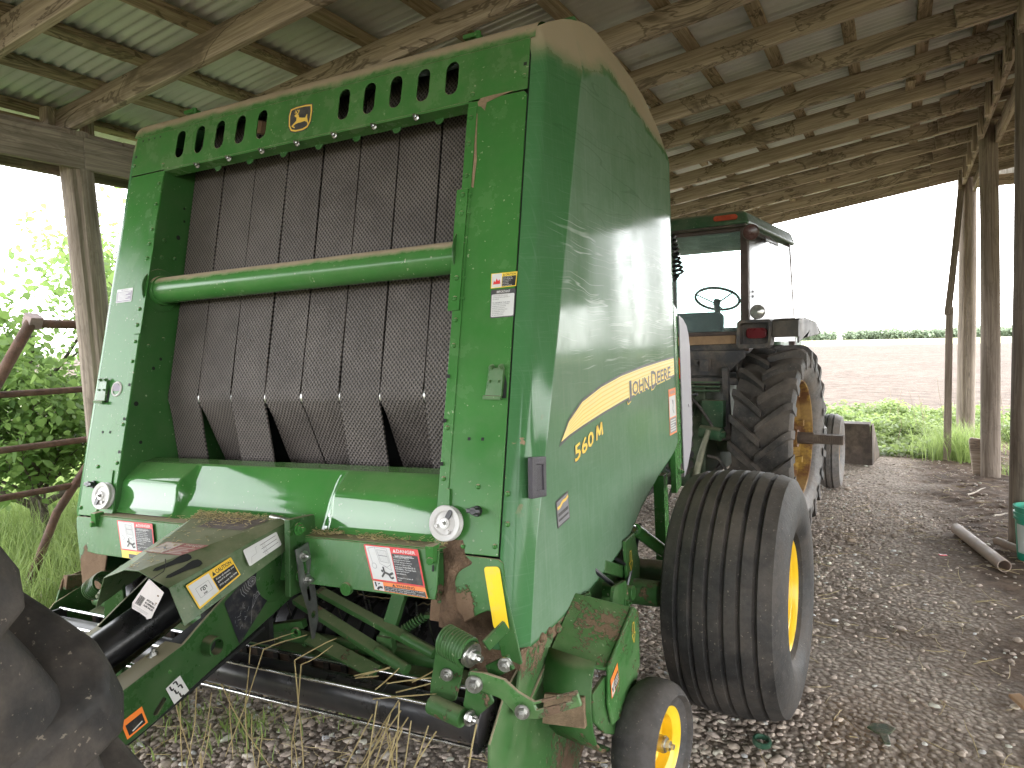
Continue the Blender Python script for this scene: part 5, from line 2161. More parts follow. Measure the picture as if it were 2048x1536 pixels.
# paper tag hanging from the cover: a thing of its own
PT = MB()
tlc, trc, brc, blc = V(.134, 1.375, 1.007), V(.195, 1.375, .972), V(.123, 1.375, .877), V(.026, 1.375, .902)
nrm = (trc - tlc).cross(blc - tlc).normalized()
if nrm.y > 0:
    nrm = -nrm
d = Decal(tlc, trc, brc, blc, nrm, .0)
ring = [(.0, .0), (1., .0), (1.0, .9), (.86, 1.0), (.8, .96), (.5, .93), (.12, .93), (0, .78)]
dd = Decal(tlc, trc, brc, blc, nrm, -.0006)
d.poly(ring, 0, 0)
for k in range(9):
    d.line(.12 + .03 * k, .48, .12 + .03 * k, .76, .012 if k % 3 else .02, 1, 1)
for i, s in enumerate(['60257817', 'RR COMPRESSION', '560M BALER']):
    d.text(s, .46, .46 + .09 * i, .92, .52 + .09 * i, 1, 1, .01)
for k in range(3):
    d.line(.08, .82 + .03 * k, .8, .82 + .03 * k, .006, 2, 1)
d.disc(.82, .2, .05, 3, 1).disc(.9, .42, .04, 3, 1)
tg = d.build('paper_tag', [M['paper'], M['blackink'], M['grey_ink'], M['tan_mud']], None)
tag(tg, 'white paper tag with a bar code tied to the green tongue cover', 'tag')
tg.location = BAL.location
tg.rotation_mode = "QUATERNION"
tg.rotation_quaternion = BAL.rotation_quaternion
so = tg.modifiers.new('t', 'SOLIDIFY'); so.thickness = .0005
mb = MB()
mb.tube([tlc + V(.004, 0, -.004), V(.168, 1.40, 1.025), V(.16, 1.415, 1.04), V(.152, 1.42, 1.055)], .0014, 6)
mb.tube([tlc + V(.0, 0, -.004), V(.10, 1.40, .95), V(.07, 1.40, .91)], .0014, 6)
mb.build('tie_wire', M['black_plastic'], tg)
# ------------------------------------------------------------------ tractors
def lug_wheel(parent, name, c, R, W, rim_r, nl, side, tm, rm, lug_h=.045, hand=1, rot=0., side_m=None, lw=.055, rim_out=.02):
    """tractor drive wheel, axis x; side = +1 when the outer face looks to +x"""
    w = empty(name, c, parent)
    h = W / 2
    Rc = R - lug_h
    prof = [(rim_r, -h * .70), (rim_r + .015, -h * .80)]
    for k in range(1, 9):
        t = k / 8
        prof.append((rim_r + .015 + (Rc - .05 - rim_r) * t, -h * (.80 + .2 * math.sin(pi * t * .75) - .06 * max(0, t - .7))))
    for k in range(9):
        a = -h * .86 + h * 1.72 * k / 8
        prof.append((Rc - .028 * (abs(a) / (h * .86)) ** 3, a))
    n0 = 10
    left = prof[:n0]
    full = left + prof[n0:] + [(r, -a) for r, a in reversed(left)]
    mb = MB()
    mb.lathe(full, (0, 0, 0), (1, 0, 0), 120, mat=0)
    # sidewall faces get the paler dusty rubber
    seg = 120
    for j in range(len(full) - 1):
        if full[j][0] < Rc - .11 and full[j + 1][0] < Rc - .09:
            for i in range(seg):
                mb.m[j * seg + i] = 1
    u, v, n = frame_from(Vector((1, 0, 0)))
    NS = 9
    for s in (-1, 1):
        for k in range(nl):
            a0 = rot + 2 * pi * k / nl + (pi / nl if s > 0 else 0)
            P, Fc = [], []
            for q in range(NS):
                t = q / (NS - 1)
                ax = s * (-.018 + t * (h + .018 + .006))
                # lugs run at about 45 degrees, steeper at the shoulder
                sweep = hand * (t * (h * 1.05) / R) * (1 - .12 * t)
                ang = a0 - sweep
                top = R - .006 * t - (.05 * max(0, t - .82) / .18 if t > .82 else 0)
                rc = Rc - .028 * min(1.3, abs(ax) / (h * .86)) ** 3 - .015
                if t > .93:
                    rc -= .085
                wt = lw * (.82 + .3 * t) / R / 2
                wb = wt + .016 / R
                for (da, r) in ((-wb, rc), (-wt, top), (wt, top), (wb, rc)):
                    aa = ang + da
                    P.append(n * ax + (u * math.cos(aa) + v * math.sin(aa)) * r)
            for q in range(NS - 1):
                o = q * 4
                for i in range(3):
                    Fc.append((o + i, o + i + 1, o + i + 5, o + i + 4))
            Fc.append((0, 1, 2, 3))
            e = (NS - 1) * 4
            Fc.append((e + 3, e + 2, e + 1, e))
            # lug tail running down the shoulder
            mb.add(P, Fc, 0)
    ty = mb.build('tyre', [tm, side_m or tm], w, smooth=32, bevel=0)
    mb = MB()
    S = side
    mb.lathe([(rim_r + .012, -h * .72), (rim_r - .012, -h * .68), (rim_r - .035, -h * .4), (rim_r - .035, h * .4), (rim_r - .012, h * .68), (rim_r + .012, h * .72), (rim_r + .014, h * .64), (rim_r - .03, h * .34), (rim_r - .05, h * .2), (rim_r * .80, -h * .15), (rim_r * .42, -h * .2), (0, -h * .2)], (0, 0, 0), (S, 0, 0), 72)
    rim = mb.build('rim', rm, w, smooth=32)
    mb = MB()
    for k in range(8):
        a = 2 * pi * k / 8
        cc = n * S * (-h * .12) + (u * math.cos(a) + v * math.sin(a)) * rim_r * .60
        mb.bolt(cc, (S, 0, 0), .016, .022)
        cc2 = n * S * (h * .22) + (u * math.cos(a + .2) + v * math.sin(a + .2)) * rim_r * .86
        mb.box(cc2, (.10, .05, .05))
    mb.cyl((0, 0, 0), (S * h * .6, 0, 0), .09, .075, seg=24)
    mb.build('wheel_hub', rm, rim)
    return w


TR = empty('tractor', (.60, 6.5, 0))
tag(TR, 'old green tractor with glass cab and front loader parked behind the baler', 'tractor')
_a = rad(-7.5)
TR.rotation_euler = (0, 0, _a)
_p = Vector((1.43, 6.50, 0))
TR.location = _p - Matrix.Rotation(_a, 3, 'Z') @ Vector((1.43, 6.52, 0))
TCX = .60
RW = lug_wheel(TR, 'rear_wheel', V(1.43, 6.52, .795), .80, .47, .50, 21, 1, M['tyre_lug'], M['old_yellow'], .05, 1, .1, M['sidewall'])
lug_wheel(TR, 'rear_wheel', V(-.23, 6.52, .795), .80, .47, .50, 21, -1, M['tyre_lug'], M['old_yellow'], .05, 1, .16, M['sidewall'])
mb = MB()
mb.box((1.78, 6.52, .80), (.30, .085, .075))
for k in range(16):
    mb.box((1.66 + k * .017, 6.476, .80), (.008, .006, .05))
mb.cyl((-.5, 6.52, .80), (1.7, 6.52, .80), .05, seg=16)
mb.build('rack_axle', M['rust'], TR, bevel=.003)
for x in (1.50, -.30):
    wf_, _r = wheel(TR, 'front_wheel', V(x, 8.55, .405), .41, .21, .21, (M['sidewall'], M['old_yellow']), (1 if x > 0 else -1, 0, 0), 3, .03)
    wf_.rotation_euler = (0, 0, rad(4))
# cab frame
yr = 6.12
CABP = simple('rusty_cab_post', (.085, .06, .052), .6, 0, .3, 9, .1)
for x0, x1 in ((1.235, 1.20), (-.035, 0.0)):
    mb = MB()
    mb.hexa([(x0 - .035, yr, 1.55), (x0 + .035, yr, 1.55), (x0 + .035, yr + .06, 1.55), (x0 - .035, yr + .06, 1.55), (x1 - .03, yr + .10, 2.62), (x1 + .03, yr + .10, 2.62), (x1 + .03, yr + .16, 2.62), (x1 - .03, yr + .16, 2.62)])
    mb.build('cab_post', CABP, TR, bevel=.008)
    mb = MB()
    mb.hexa([(x0 - .03, 7.85, 1.5), (x0 + .03, 7.85, 1.5), (x0 + .03, 7.93, 1.5), (x0 - .03, 7.93, 1.5), (x1 - .03, 7.75, 2.62), (x1 + .03, 7.75, 2.62), (x1 + .03, 7.82, 2.62), (x1 - .03, 7.82, 2.62)])
    mb.build('cab_post', CABP, TR, bevel=.008)
mb = MB()
mb.bar((-.02, yr + .03, 1.70), (1.22, yr + .03, 1.70), .06, .035)
mb.build('cab_sill', CABP, TR, bevel=.008)
mb = MB()
mb.bar((0, yr + .13, 2.58), (1.2, yr + .13, 2.58), .06, .05)
mb.build('cab_header', CABP, TR, bevel=.008)
mb = MB()
mb.hexa([(-.06, yr + .04, 2.60), (1.26, yr + .04, 2.60), (1.26, 7.95, 2.60), (-.06, 7.95, 2.60), (-.02, yr + .09, 2.725), (1.21, yr + .09, 2.725), (1.21, 7.9, 2.74), (-.02, 7.9, 2.74)])
mb.build('cab_roof', M['tractor_green'], TR, bevel=.035, seg=3)
mb = MB()
mb.box((.6, yr + .06, 2.595), (1.28, .05, .022))
mb.hexa([(1.24, 6.25, 2.53), (1.36, 6.3, 2.46), (1.36, 6.75, 2.46), (1.24, 6.9, 2.53), (1.24, 6.25, 2.57), (1.36, 6.3, 2.49), (1.36, 6.75, 2.49), (1.24, 6.9, 2.58)])
mb.build('roof_edge', M['grey_panel'], TR, bevel=.012)
mb = MB()
mb.prism([stadium(0, 0, .045, .20)], (1.065, yr + .062, 2.668), (0, 0, 1), (1, 0, .0), (0, -.025, 0))
mb.build('roof_marker', M['orangelens'], TR, bevel=.006)
mb = MB()
mb.hexa([(.02, yr + .035, 1.72), (1.205, yr + .035, 1.72), (1.205, yr + .04, 1.72), (.02, yr + .04, 1.72), (.03, yr + .13, 2.56), (1.18, yr + .13, 2.56), (1.18, yr + .135, 2.56), (.03, yr + .135, 2.56)])
mb.build('rear_window', M['glass'], TR)
mb = MB()
mb.hexa([(.02, 7.86, 1.65), (1.2, 7.86, 1.65), (1.2, 7.865, 1.65), (.02, 7.865, 1.65), (.03, 7.77, 2.56), (1.18, 7.77, 2.56), (1.18, 7.775, 2.56), (.03, 7.775, 2.56)])
mb.build('windscreen', M['glass'], TR)
mb = MB()
mb.hexa([(1.25, yr + .08, 1.62), (1.256, yr + .08, 1.62), (1.276, 7.8, 1.62), (1.27, 7.8, 1.62), (1.222, yr + .17, 2.56), (1.228, yr + .17, 2.56), (1.238, 7.7, 2.56), (1.232, 7.7, 2.56)])
cs = mb.build('side_window', M['glass_sky'], TR)  # cab side window with painted sky reflection
mb = MB()
for k in range(6):
    mb.rivet((1.2305, yr + .22 + k * .16, 2.53), (1, 0, 0), .012)
for z in (2.05, 2.01):
    mb.rivet((1.247, yr + .2, z), (1, 0, 0), .012)
mb.build('panel_rivet', M['cab_black'], cs)
# inside: seat, steering wheel, column, controls, air cleaner stack beyond the windscreen
mb = MB()
mb.box((.60, 6.75, 1.70), (.52, .14, .42), Matrix.Rotation(-.12, 3, 'X'))
mb.box((.60, 6.98, 1.46), (.54, .5, .14))
mb.build('seat', M['seat'], TR, bevel=.055, seg=4)
mb = MB()
R_ = Matrix.Rotation(rad(-28), 3, 'X')
cc = V(.635, 7.30, 2.06)
pts = [cc + R_ @ V(.215 * math.cos(2 * pi * k / 36), .215 * math.sin(2 * pi * k / 36), 0) for k in range(37)]
mb.tube(pts, .014, 8, caps=False)
for a in (90, 210, 330):
    mb.tube([cc - V(0, .02, .05), cc + R_ @ V(.21 * math.cos(rad(a)), .21 * math.sin(rad(a)), 0)], .008, 6)
mb.cyl(cc - V(0, .02, .06), cc - V(0, .0, .01), .035, seg=14)
mb.cyl(cc - V(0, .02, .05), cc + V(0, .2, -.75), .03, seg=12)
mb.build('steering_wheel', M['cab_black'], TR)
mb = MB()
mb.box((.62, 7.78, 1.55), (.5, .2, .45))
mb.box((1.05, 7.0, 1.55), (.2, .7, .4))
mb.box((.6, 6.9, 1.30), (1.2, 1.6, .06))
mb.build('cab_floor', M['cab_black'], TR, bevel=.01)
mb = MB()
mb.cyl((.93, 8.4, 1.5), (.93, 8.4, 2.32), .075, seg=18)
mb.cyl((.93, 8.4, 2.3), (.93, 8.4, 2.75), .035, seg=14)
mb.cyl((.68, 8.25, 1.5), (.68, 8.25, 2.6), .065, seg=14)
mb.build('exhaust_stack', M['tractor_green'], TR)
# work lamps
for p, dirn, r, mt in ((V(1.325, 5.98, 2.50), V(.3, -1, -.15), .066, 'rust'), (V(1.375, 5.98, 1.865), V(.15, -1, 0), .058, 'lampglass')):
    mb = MB()
    mb.lathe([(0, .09), (r * .55, .085), (r * .95, .03), (r, 0), (r * .92, -.004)], p, -dirn, 28)
    o = mb.build('work_lamp', M['cab_black'], TR)
    mb = MB()
    mb.lathe([(r * .92, 0), (r * .6, .008), (0, .011)], p, dirn, 24)
    mb.build('lens', simple('lens_' + mt, (.10, .05, .045), .25, 0, .3, 20, .05) if mt == 'rust' else M['lampglass'], o)
    mb = MB()
    mb.tube([p - dirn.normalized() * .05, p - dirn.normalized() * .05 - V(.03, 0, r + .01)], .01)
    mb.build('bracket', M['cab_black'], o)
# fender with tail lamp housing
for sg in (1, -1):
    X = lambda x: TCX + sg * (x - TCX)
    mb = MB()
    out = [(1.205, 1.60), (1.225, 1.575), (1.44, 1.575), (1.475, 1.60), (1.485, 1.78), (1.465, 1.805), (1.235, 1.805), (1.21, 1.785)]
    inn = [(1.235, 1.61), (1.44, 1.61), (1.455, 1.625), (1.458, 1.76), (1.44, 1.78), (1.25, 1.78), (1.235, 1.765)]
    mb.prism([[(X(a), b) for a, b in out], [(X(a), b) for a, b in inn][::-1]], (0, 5.98, 0), (1, 0, 0), (0, 0, 1), (0, .09, 0))
    mb.prism([[(X(a), b) for a, b in out]], (0, 6.065, 0), (1, 0, 0), (0, 0, 1), (0, .03, 0))
    hs = mb.build('lamp_housing', M['cab_black'], TR, bevel=.008)
    mb = MB()
    mb.prism([[(X(a), b) for a, b in [(1.265, 1.675), (1.285, 1.655), (1.415, 1.655), (1.432, 1.67), (1.436, 1.72), (1.42, 1.738), (1.285, 1.738), (1.268, 1.725)]]], (0, 6.062, 0), (1, 0, 0), (0, 0, 1), (0, -.03, 0))
    mb.build('tail_lamp', M['redlens'], hs, bevel=.01)
    mb = MB()
    prof = [(6.0, 1.66), (6.0, 1.79), (6.05, 1.805), (6.3, 1.815), (6.7, 1.79), (6.9, 1.70), (6.9, 1.68), (6.7, 1.755), (6.35, 1.775), (6.08, 1.74), (6.06, 1.66)]
    mb.prism([[(a, b) for a, b in prof]], (X(1.48), 0, 0), (0, 1, 0), (0, 0, 1), (sg * .20, 0, 0))
    mb.prism([[(6.02, 1.61), (6.02, 1.785), (6.3, 1.805), (6.7, 1.78), (6.88, 1.68), (6.5, 1.66), (6.15, 1.64)]], (X(1.665), 0, 0), (0, 1, 0), (0, 0, 1), (sg * .015, 0, 0))
    mb.build('fender', M['grey_panel'], TR, bevel=.02, seg=3)
    mb = MB()
    mb.prism([[(6.06, .85), (6.12, 1.30), (6.10, 1.58), (7.1, 1.58), (7.2, .9), (6.5, .75)]], (X(1.165), 0, 0), (0, 1, 0), (0, 0, 1), (sg * .012, 0, 0))
    mb.build('fender_liner', M['grey_panel'], TR, bevel=.006)
    mb = MB()
    mb.bar((X(1.125), 6.03, .83), (X(1.10), 6.03, 1.42), .05, .05)
    mb.box((X(1.10), 6.06, .84), (.13, .14, .05))
    mb.build('cab_mount', M['cab_black'], TR, bevel=.008)
# rear of the machine below the glass
mb = MB()
mb.prism([[(-.05, 1.56), (1.24, 1.56), (1.24, 1.50), (1.08, 1.35), (.12, 1.35), (-.05, 1.50)]], (0, 6.08, 0), (1, 0, 0), (0, 0, 1), (0, .05, 0))
mb.box((.6, 6.12, 1.615), (1.28, .04, .11))
mb.build('rear_panel', M['cab_black'], TR, bevel=.006)
mb = MB()
mb.hexa([(.1, 6.085, 1.595), (1.17, 6.085, 1.615), (1.17, 6.10, 1.615), (.1, 6.10, 1.595), (.1, 6.085, 1.675), (1.17, 6.085, 1.685), (1.17, 6.10, 1.685), (.1, 6.10, 1.675)])
mb.build('filler_board', M['plywood'], TR, bevel=.002)
mb = MB()
mb.box((.93, 6.04, 1.44), (.07, .09, .10))
mb.box((.87, 6.06, 1.46), (.08, .04, .05))
mb.bolt((.86, 6.04, 1.46), (0, -1, 0), .012, .012)
mb.build('socket_box', M['cab_black'], TR, bevel=.012)
mb = MB()
mb.box((.60, 6.75, .86), (.62, 1.3, .80))
mb.box((.60, 6.05, 1.14), (.44, .2, .30))
mb.cyl((.1, 6.52, .80), (1.1, 6.52, .80), .16, seg=20)
mb.box((.6, 6.2, .52), (.40, .4, .25))
mb.build('gearbox', green_paint('greasy_green_gearbox', base=(.012, .06, .022), film=.2, rough=.55, shade=.8), TR, bevel=.02)
mb = MB()
for k in range(3):
    mb.cyl((.82, 5.95, 1.23 + .035 * k), (1.08, 5.95, 1.23 + .035 * k), .008, seg=8)
mb.box((1.02, 5.98, 1.04), (.18, .1, .22))
mb.build('oil_cooler', M['tractor_green'], TR, bevel=.004)
mb = MB()
mb.cyl((.94, 5.86, .90), (1.12, 5.86, .88), .055, seg=18)
mb.cyl((1.10, 5.86, .88), (1.15, 5.86, .88), .03, seg=10)
mb.build('rockshaft', M['tractor_green'], TR, bevel=.006)
mb = MB()
mb.tube([(1.03, 5.80, .92), (.985, 5.74, .72), (.95, 5.68, .50)], [.02, .026, .03], 12)
mb.tube([(.95, 5.68, .50), (.94, 5.67, .40)], .018, 10)
mb.build('lift_link', simple('pale_worn_link', (.22, .22, .15), .6, .1, .3, 14, .1), TR)
mb = MB()
rr = random.Random(8)
for k in range(9):
    x, y, z = rr.uniform(.45, 1.02), rr.uniform(5.8, 6.0), rr.uniform(.55, 1.3)
    pts = [V(x, y, z)]
    for q in range(5):
        pts.append(pts[-1] + V(rr.uniform(-.09, .1), rr.uniform(-.08, .05), rr.uniform(-.14, .03)))
    mb.tube(pts, .012, 8)
for k in range(7):
    mb.cyl((.78 + .03 * (k % 2), 5.9, .62 + .085 * k), (.86, 5.84, .62 + .085 * k), .035, seg=12)
mb.tube([(1.2, 5.85, .62), (1.16, 5.75, .45), (1.22, 5.7, .25), (1.28, 5.72, .16)], .014, 8)
mb.build('hydraulic_hose', M['cab_black'], TR)
mb = MB()
mb.box((.80, 5.78, 1.02), (.05, .14, .20))
mb.box((.78, 5.74, 1.10), (.1, .1, .07))
mb.box((.83, 5.72, .60), (.05, .3, .12))
mb.bar((.60, 5.2, .42), (.60, 6.3, .46), .10, .05)
mb.bar((1.05, 5.3, .40), (.98, 6.3, .55), .03, .07)
mb.bar((.15, 5.3, .40), (.22, 6.3, .55), .03, .07)
mb.build('draw_bar', M['cab_black'], TR, bevel=.01)
# slow vehicle triangle
mb = MB()
tri = [(.70, 1.34), (.73, 1.30), (.86, 1.36), (.865, 1.42), (.80, 1.54), (.75, 1.55), (.72, 1.50)]
mb.prism([tri], (0, 5.72, 0), (1, 0, 0), (0, 0, 1), (0, .004, 0))
tr_ = mb.build('slow_vehicle_sign', ink('ink_bright_red', (.9, .06, .03)), TR)
mb = MB()
mb.prism([[(.775, 1.36), (.845, 1.385), (.845, 1.41), (.79, 1.50), (.77, 1.50)]], (0, 5.7195, 0), (1, 0, 0), (0, 0, 1), (0, -.001, 0))
mb.build('orange_centre', ink('ink_fluor_orange', (1., .22, .03)), tr_)
# bonnet and loader
mb = MB()
mb.box((.60, 8.95, 1.35), (.62, 2.0, .62))
mb.box((.60, 8.9, .85), (.5, 2.0, .5))
mb.build('bonnet', M['tractor_green'], TR, bevel=.06, seg=3)
mb = MB()
for x in (.02, 1.18):
    mb.box((x, 7.9, 1.0), (.09, .22, 1.1))
    mb.bar((x, 7.9, 1.5), (x, 9.4, 1.15), .08, .16)
    mb.bar((x, 9.35, 1.18), (x, 10.1, .30), .08, .14)
mb.box((.6, 8.6, .42), (1.6, .16, .16))
mb.build('loader_arm', M['tractor_green'], TR, bevel=.01)
mb = MB()
x0, x1 = -.50, 1.70
mb.hexa([(x0, 10.20, .0), (x1, 10.20, .0), (x1, 10.26, .0), (x0, 10.26, .0), (x0, 10.16, .52), (x1 - .02, 10.16, .52), (x1 - .02, 10.20, .52), (x0, 10.20, .52)])
mb.hexa([(x0, 10.14, .50), (x1 - .02, 10.14, .50), (x1 - .02, 10.30, .52), (x0, 10.30, .52), (x0, 10.14, .535), (x1 - .02, 10.14, .535), (x1 - .02, 10.30, .55), (x0, 10.30, .55)])
mb.hexa([(x0, 10.22, .0), (x1, 10.22, .0), (x1, 10.95, .02), (x0, 10.95, .02), (x0, 10.22, .02), (x1, 10.22, .02), (x1, 10.95, .03), (x0, 10.95, .03)])
for x in (x0, x1):
    mb.prism([[(10.2, .0), (10.95, .02), (10.9, .1), (10.3, .53), (10.16, .52)]], (x - .01, 0, 0), (0, 1, 0), (0, 0, 1), (.02, 0, 0))
mb.build('loader_bucket', M['rust'], TR, bevel=.006)

# the tractor the baler is hitched to: only its right rear wheel stands in view
NT = empty('tractor', (0, 0, 0))
tag(NT, 'hitched tractor at the lower left, only its dusty black rear tyre in view', 'tractor')
_w = lug_wheel(NT, 'rear_wheel', V(.865, -.12, .848), .855, .48, .53, 20, 1, M['tyre_near'], M['old_yellow'], .055, 1, .17, M['tyre_near'], .075)
for _c in _w.children:
    if _c.name.startswith('tyre'):
        b = _c.modifiers.new('bevel', 'BEVEL'); b.width, b.segments, b.limit_method, b.angle_limit = .014, 3, 'ANGLE', rad(35)
mb = MB()
mb.cyl((-.86, -.115, .858), (.86, -.115, .858), .07, seg=20)
mb.box((0, -.2, .75), (.5, .9, .6))
mb.build('rear_axle', M['tractor_green'], NT, bevel=.02)
mb = MB()
mb.bar((0, -.1, .42), (0, .42, .42), .10, .05)
mb.build('draw_bar', M['cab_black'], NT, bevel=.006)
# ------------------------------------------------------------------ pole shed
SHED = empty('pole_shed', (0, 0, 0))
tag(SHED, 'open pole shed of weathered timber under a corrugated metal roof', 'shed')
SL = .155


def RZ(x, y=0):
    """underside of the rafters"""
    return 3.03 + SL * (x + 2.3)


rr = random.Random(31)


def timber(name, p0, p1, w, h, mat, up=(0, 0, 1), warp=.006, seg=8, parent=SHED, nick=0.):
    """sawn board along its own x axis so the grain follows it"""
    p0, p1 = Vector(p0), Vector(p1)
    L = (p1 - p0).length
    ex = (p1 - p0).normalized()
    ey = Vector(up).cross(ex).normalized()
    ez = ex.cross(ey)
    P, Fc = [], []
    ph = rr.uniform(0, 6)
    n = max(3, int(seg))
    for i in range(n + 1):
        t = i / n
        dy = warp * math.sin(ph + t * 4.1) + rr.uniform(-1, 1) * warp * .25
        dz = warp * math.sin(ph * 2 + t * 3.3) + rr.uniform(-1, 1) * warp * .25
        for a, b in ((-1, -1), (1, -1), (1, 1), (-1, 1)):
            P.append((t * L, a * w / 2 + dy, b * h / 2 + dz))
    for i in range(n):
        for k in range(4):
            a, b = i * 4 + k, i * 4 + (k + 1) % 4
            Fc.append((a, b, b + 4, a + 4))
    Fc += [(3, 2, 1, 0), (n * 4, n * 4 + 1, n * 4 + 2, n * 4 + 3)]
    mb = MB()
    mb.add(P, Fc)
    o = mb.build(name, mat, parent, bevel=.006, seg=2)
    R = Matrix((ex, ey, ez)).transposed().to_4x4()
    R.translation = p0
    o.matrix_basis = R
    return o


def log(name, p0, p1, r0, r1, mat, parent=SHED):
    """round pole with checks, along its own x axis"""
    p0, p1 = Vector(p0), Vector(p1)
    L = (p1 - p0).length
    ex = (p1 - p0).normalized()
    ey = Vector((0, 1, 0)).cross(ex).normalized() if abs(ex.y) < .9 else Vector((1, 0, 0))
    ez = ex.cross(ey)
    P, Fc = [], []
    n, sg = 14, 28
    ck = rr.randrange(sg)
    for i in range(n + 1):
        t = i / n
        cx, cy = .008 * math.sin(t * 5 + L), .008 * math.cos(t * 4.3 + L)
        for k in range(sg):
            a = 2 * pi * k / sg
            r = (r0 + (r1 - r0) * t) * (1 + .025 * math.sin(3 * a + t * 2) + rr.uniform(-.008, .008))
            if k == ck:
                r *= .86
            P.append((t * L, cx + r * math.cos(a), cy + r * math.sin(a)))
    for i in range(n):
        for k in range(sg):
            a, b = i * sg + k, i * sg + (k + 1) % sg
            Fc.append((a, b, b + sg, a + sg))
    Fc += [tuple(reversed(range(sg))), tuple(range(n * sg, n * sg + sg))]
    mb = MB()
    mb.add(P, Fc)
    o = mb.build(name, mat, parent, smooth=40)
    R = Matrix((ex, ey, ez)).transposed().to_4x4()
    R.translation = p0
    o.matrix_basis = R
    return o


HX = lambda y: 3.06 + .05 * (y - 6.3)       # right header line
LX = lambda y: -2.36 + .05 * (y - 2.8)      # left header line
RAFT = [-8.2, -7.4, -6.65, -5.9, -5.1, -4.35, -3.6, -2.9, -2.15, -1.4, -.7, 0.0, .70, 1.38, 2.09, 2.83, 3.53, 4.43, 5.18, 6.0, 6.75, 7.52, 8.3, 9.08, 9.86, 10.64, 11.45, 12.35]  # unseen ones towards the front added to darken the baler's face
for y in RAFT:
    x0, x1 = LX(y) - .22, 10.4  # right end carried on out of view to cut reflected sky
    z0, z1 = RZ(x0), RZ(x1)
    timber('rafter', (x0, y, z0 + .075), (x1, y + .03, z1 + .075), .048, .15, M['wood'], seg=12)
# purlins laid across the rafters, butted in uneven lengths
PX = [-2.46, -1.975, -1.53, -1.04, -.525, -.08, .44, .955, 1.42, 1.93, 2.40, 2.80, 3.4, 3.95, 4.5, 5.05, 5.6, 6.1, 6.7, 7.3, 7.9, 8.5, 9.1, 9.7, 10.3]
for i, x in enumerate(PX):
    y = -8.3 - rr.random()
    while y < 12.4:
        y1 = min(12.55, y + rr.uniform(3.2, 4.6))
        dx = rr.uniform(-.012, .012)
        px0, px1 = x + .04 * (y - 5) + dx, x + .04 * (y1 - 5) + dx
        timber('purlin', (px0, y, RZ(px0) + .15 + .021), (px1, y1, RZ(px1) + .15 + .021), .09, .040, M['wood_dark'], (-SL, 0, 1), .004, 6)
        if i < 12 and rr.random() < .30:
            # doubled scrap of board under a joint
            a = y + rr.uniform(.2, .5)
            timber('purlin_scab', (px0 - .055, a, RZ(px0) + .118), (px0 - .045, a + rr.uniform(.4, .62), RZ(px0) + .118), .075, .036, M['wood_dark'], (-SL, 0, 1), .003, 3)
        y = y1 - rr.uniform(.0, .22)
# corrugated sheets, lengthened out of view to shut out sky light
pitch = .068
ys = np.arange(-8.6, 12.62, pitch / 8)
xsn = np.linspace(-2.95, 10.6, 34)
Yg, Xg = np.meshgrid(ys, xsn, indexing='ij')
Zg = 3.03 + SL * (Xg + 2.3) + .15 + .042 + .012 + .0095 * np.sin(2 * pi * Yg / pitch) + .004 * np.sin(Xg * 2.1) * np.sin(Yg * 1.7)
# overlaps between sheets every .66 m
lap = (np.floor((Yg + 5) / .66) % 2) * .004
Zg = Zg + lap
vv = np.stack([Xg, Yg, Zg], -1).reshape(-1, 3)
ny, nx = Yg.shape
i0 = (np.arange(ny - 1)[:, None] * nx + np.arange(nx - 1)[None, :]).ravel()
ff = np.stack([i0, i0 + 1, i0 + nx + 1, i0 + nx], -1).ravel()
raw_mesh('roof_sheet', vv, ff, 4, M['tin'], smooth=True, parent=SHED)
# left side: post, header boards, plate
log('post', (LX(2.85) - .04 + .15, 2.95, -.4), (LX(2.85) - .03, 2.86, 3.02), .10, .092, M['wood_grey'])
for y in (-8.2, -3.6, -.6, 6.3, 9.5, 12.3):
    log('post', (LX(y) - .05, y, -.4), (LX(y) - .07, y, 3.02), .10, .092, M['wood_grey'])
for (a, b) in ((-8.4, -3.8), (-3.8, 2.86), (2.86, 7.2), (7.2, 12.5)):
    timber('header_beam', (LX(a) + .06, a, 2.885), (LX(b) + .06, b, 2.885), .045, .20, M['wood_grey'], (0, 0, 1), .004)
    timber('header_beam', (LX(a) - .20, a, 2.90), (LX(b) - .20, b, 2.90), .045, .22, M['wood_grey'], (0, 0, 1), .004)
timber('plate_board', (LX(-3.8) - .07, -3.8, 3.017), (LX(3.15) - .07, 3.15, 3.017), .20, .028, M['wood_grey'], (0, 0, 1), .003)
timber('plate_board', (LX(3.16) - .07, 3.16, 3.02), (LX(12.5) - .07, 12.5, 3.02), .20, .028, M['wood_grey'], (0, 0, 1), .003)
timber('side_girt', (10.28, -3, 2.6), (10.28, 12.7, 2.6), .045, .16, M['wood_dark'], (0, 0, 1), .003)  # bottom rail of the added, unseen side wall
for y in (2.74, 2.98):
    timber('post_block', (LX(y) - .07, y, 3.035), (LX(y) - .07, y, 3.16), .09, .045, M['wood'], (0, 1, 0), .0, 3)
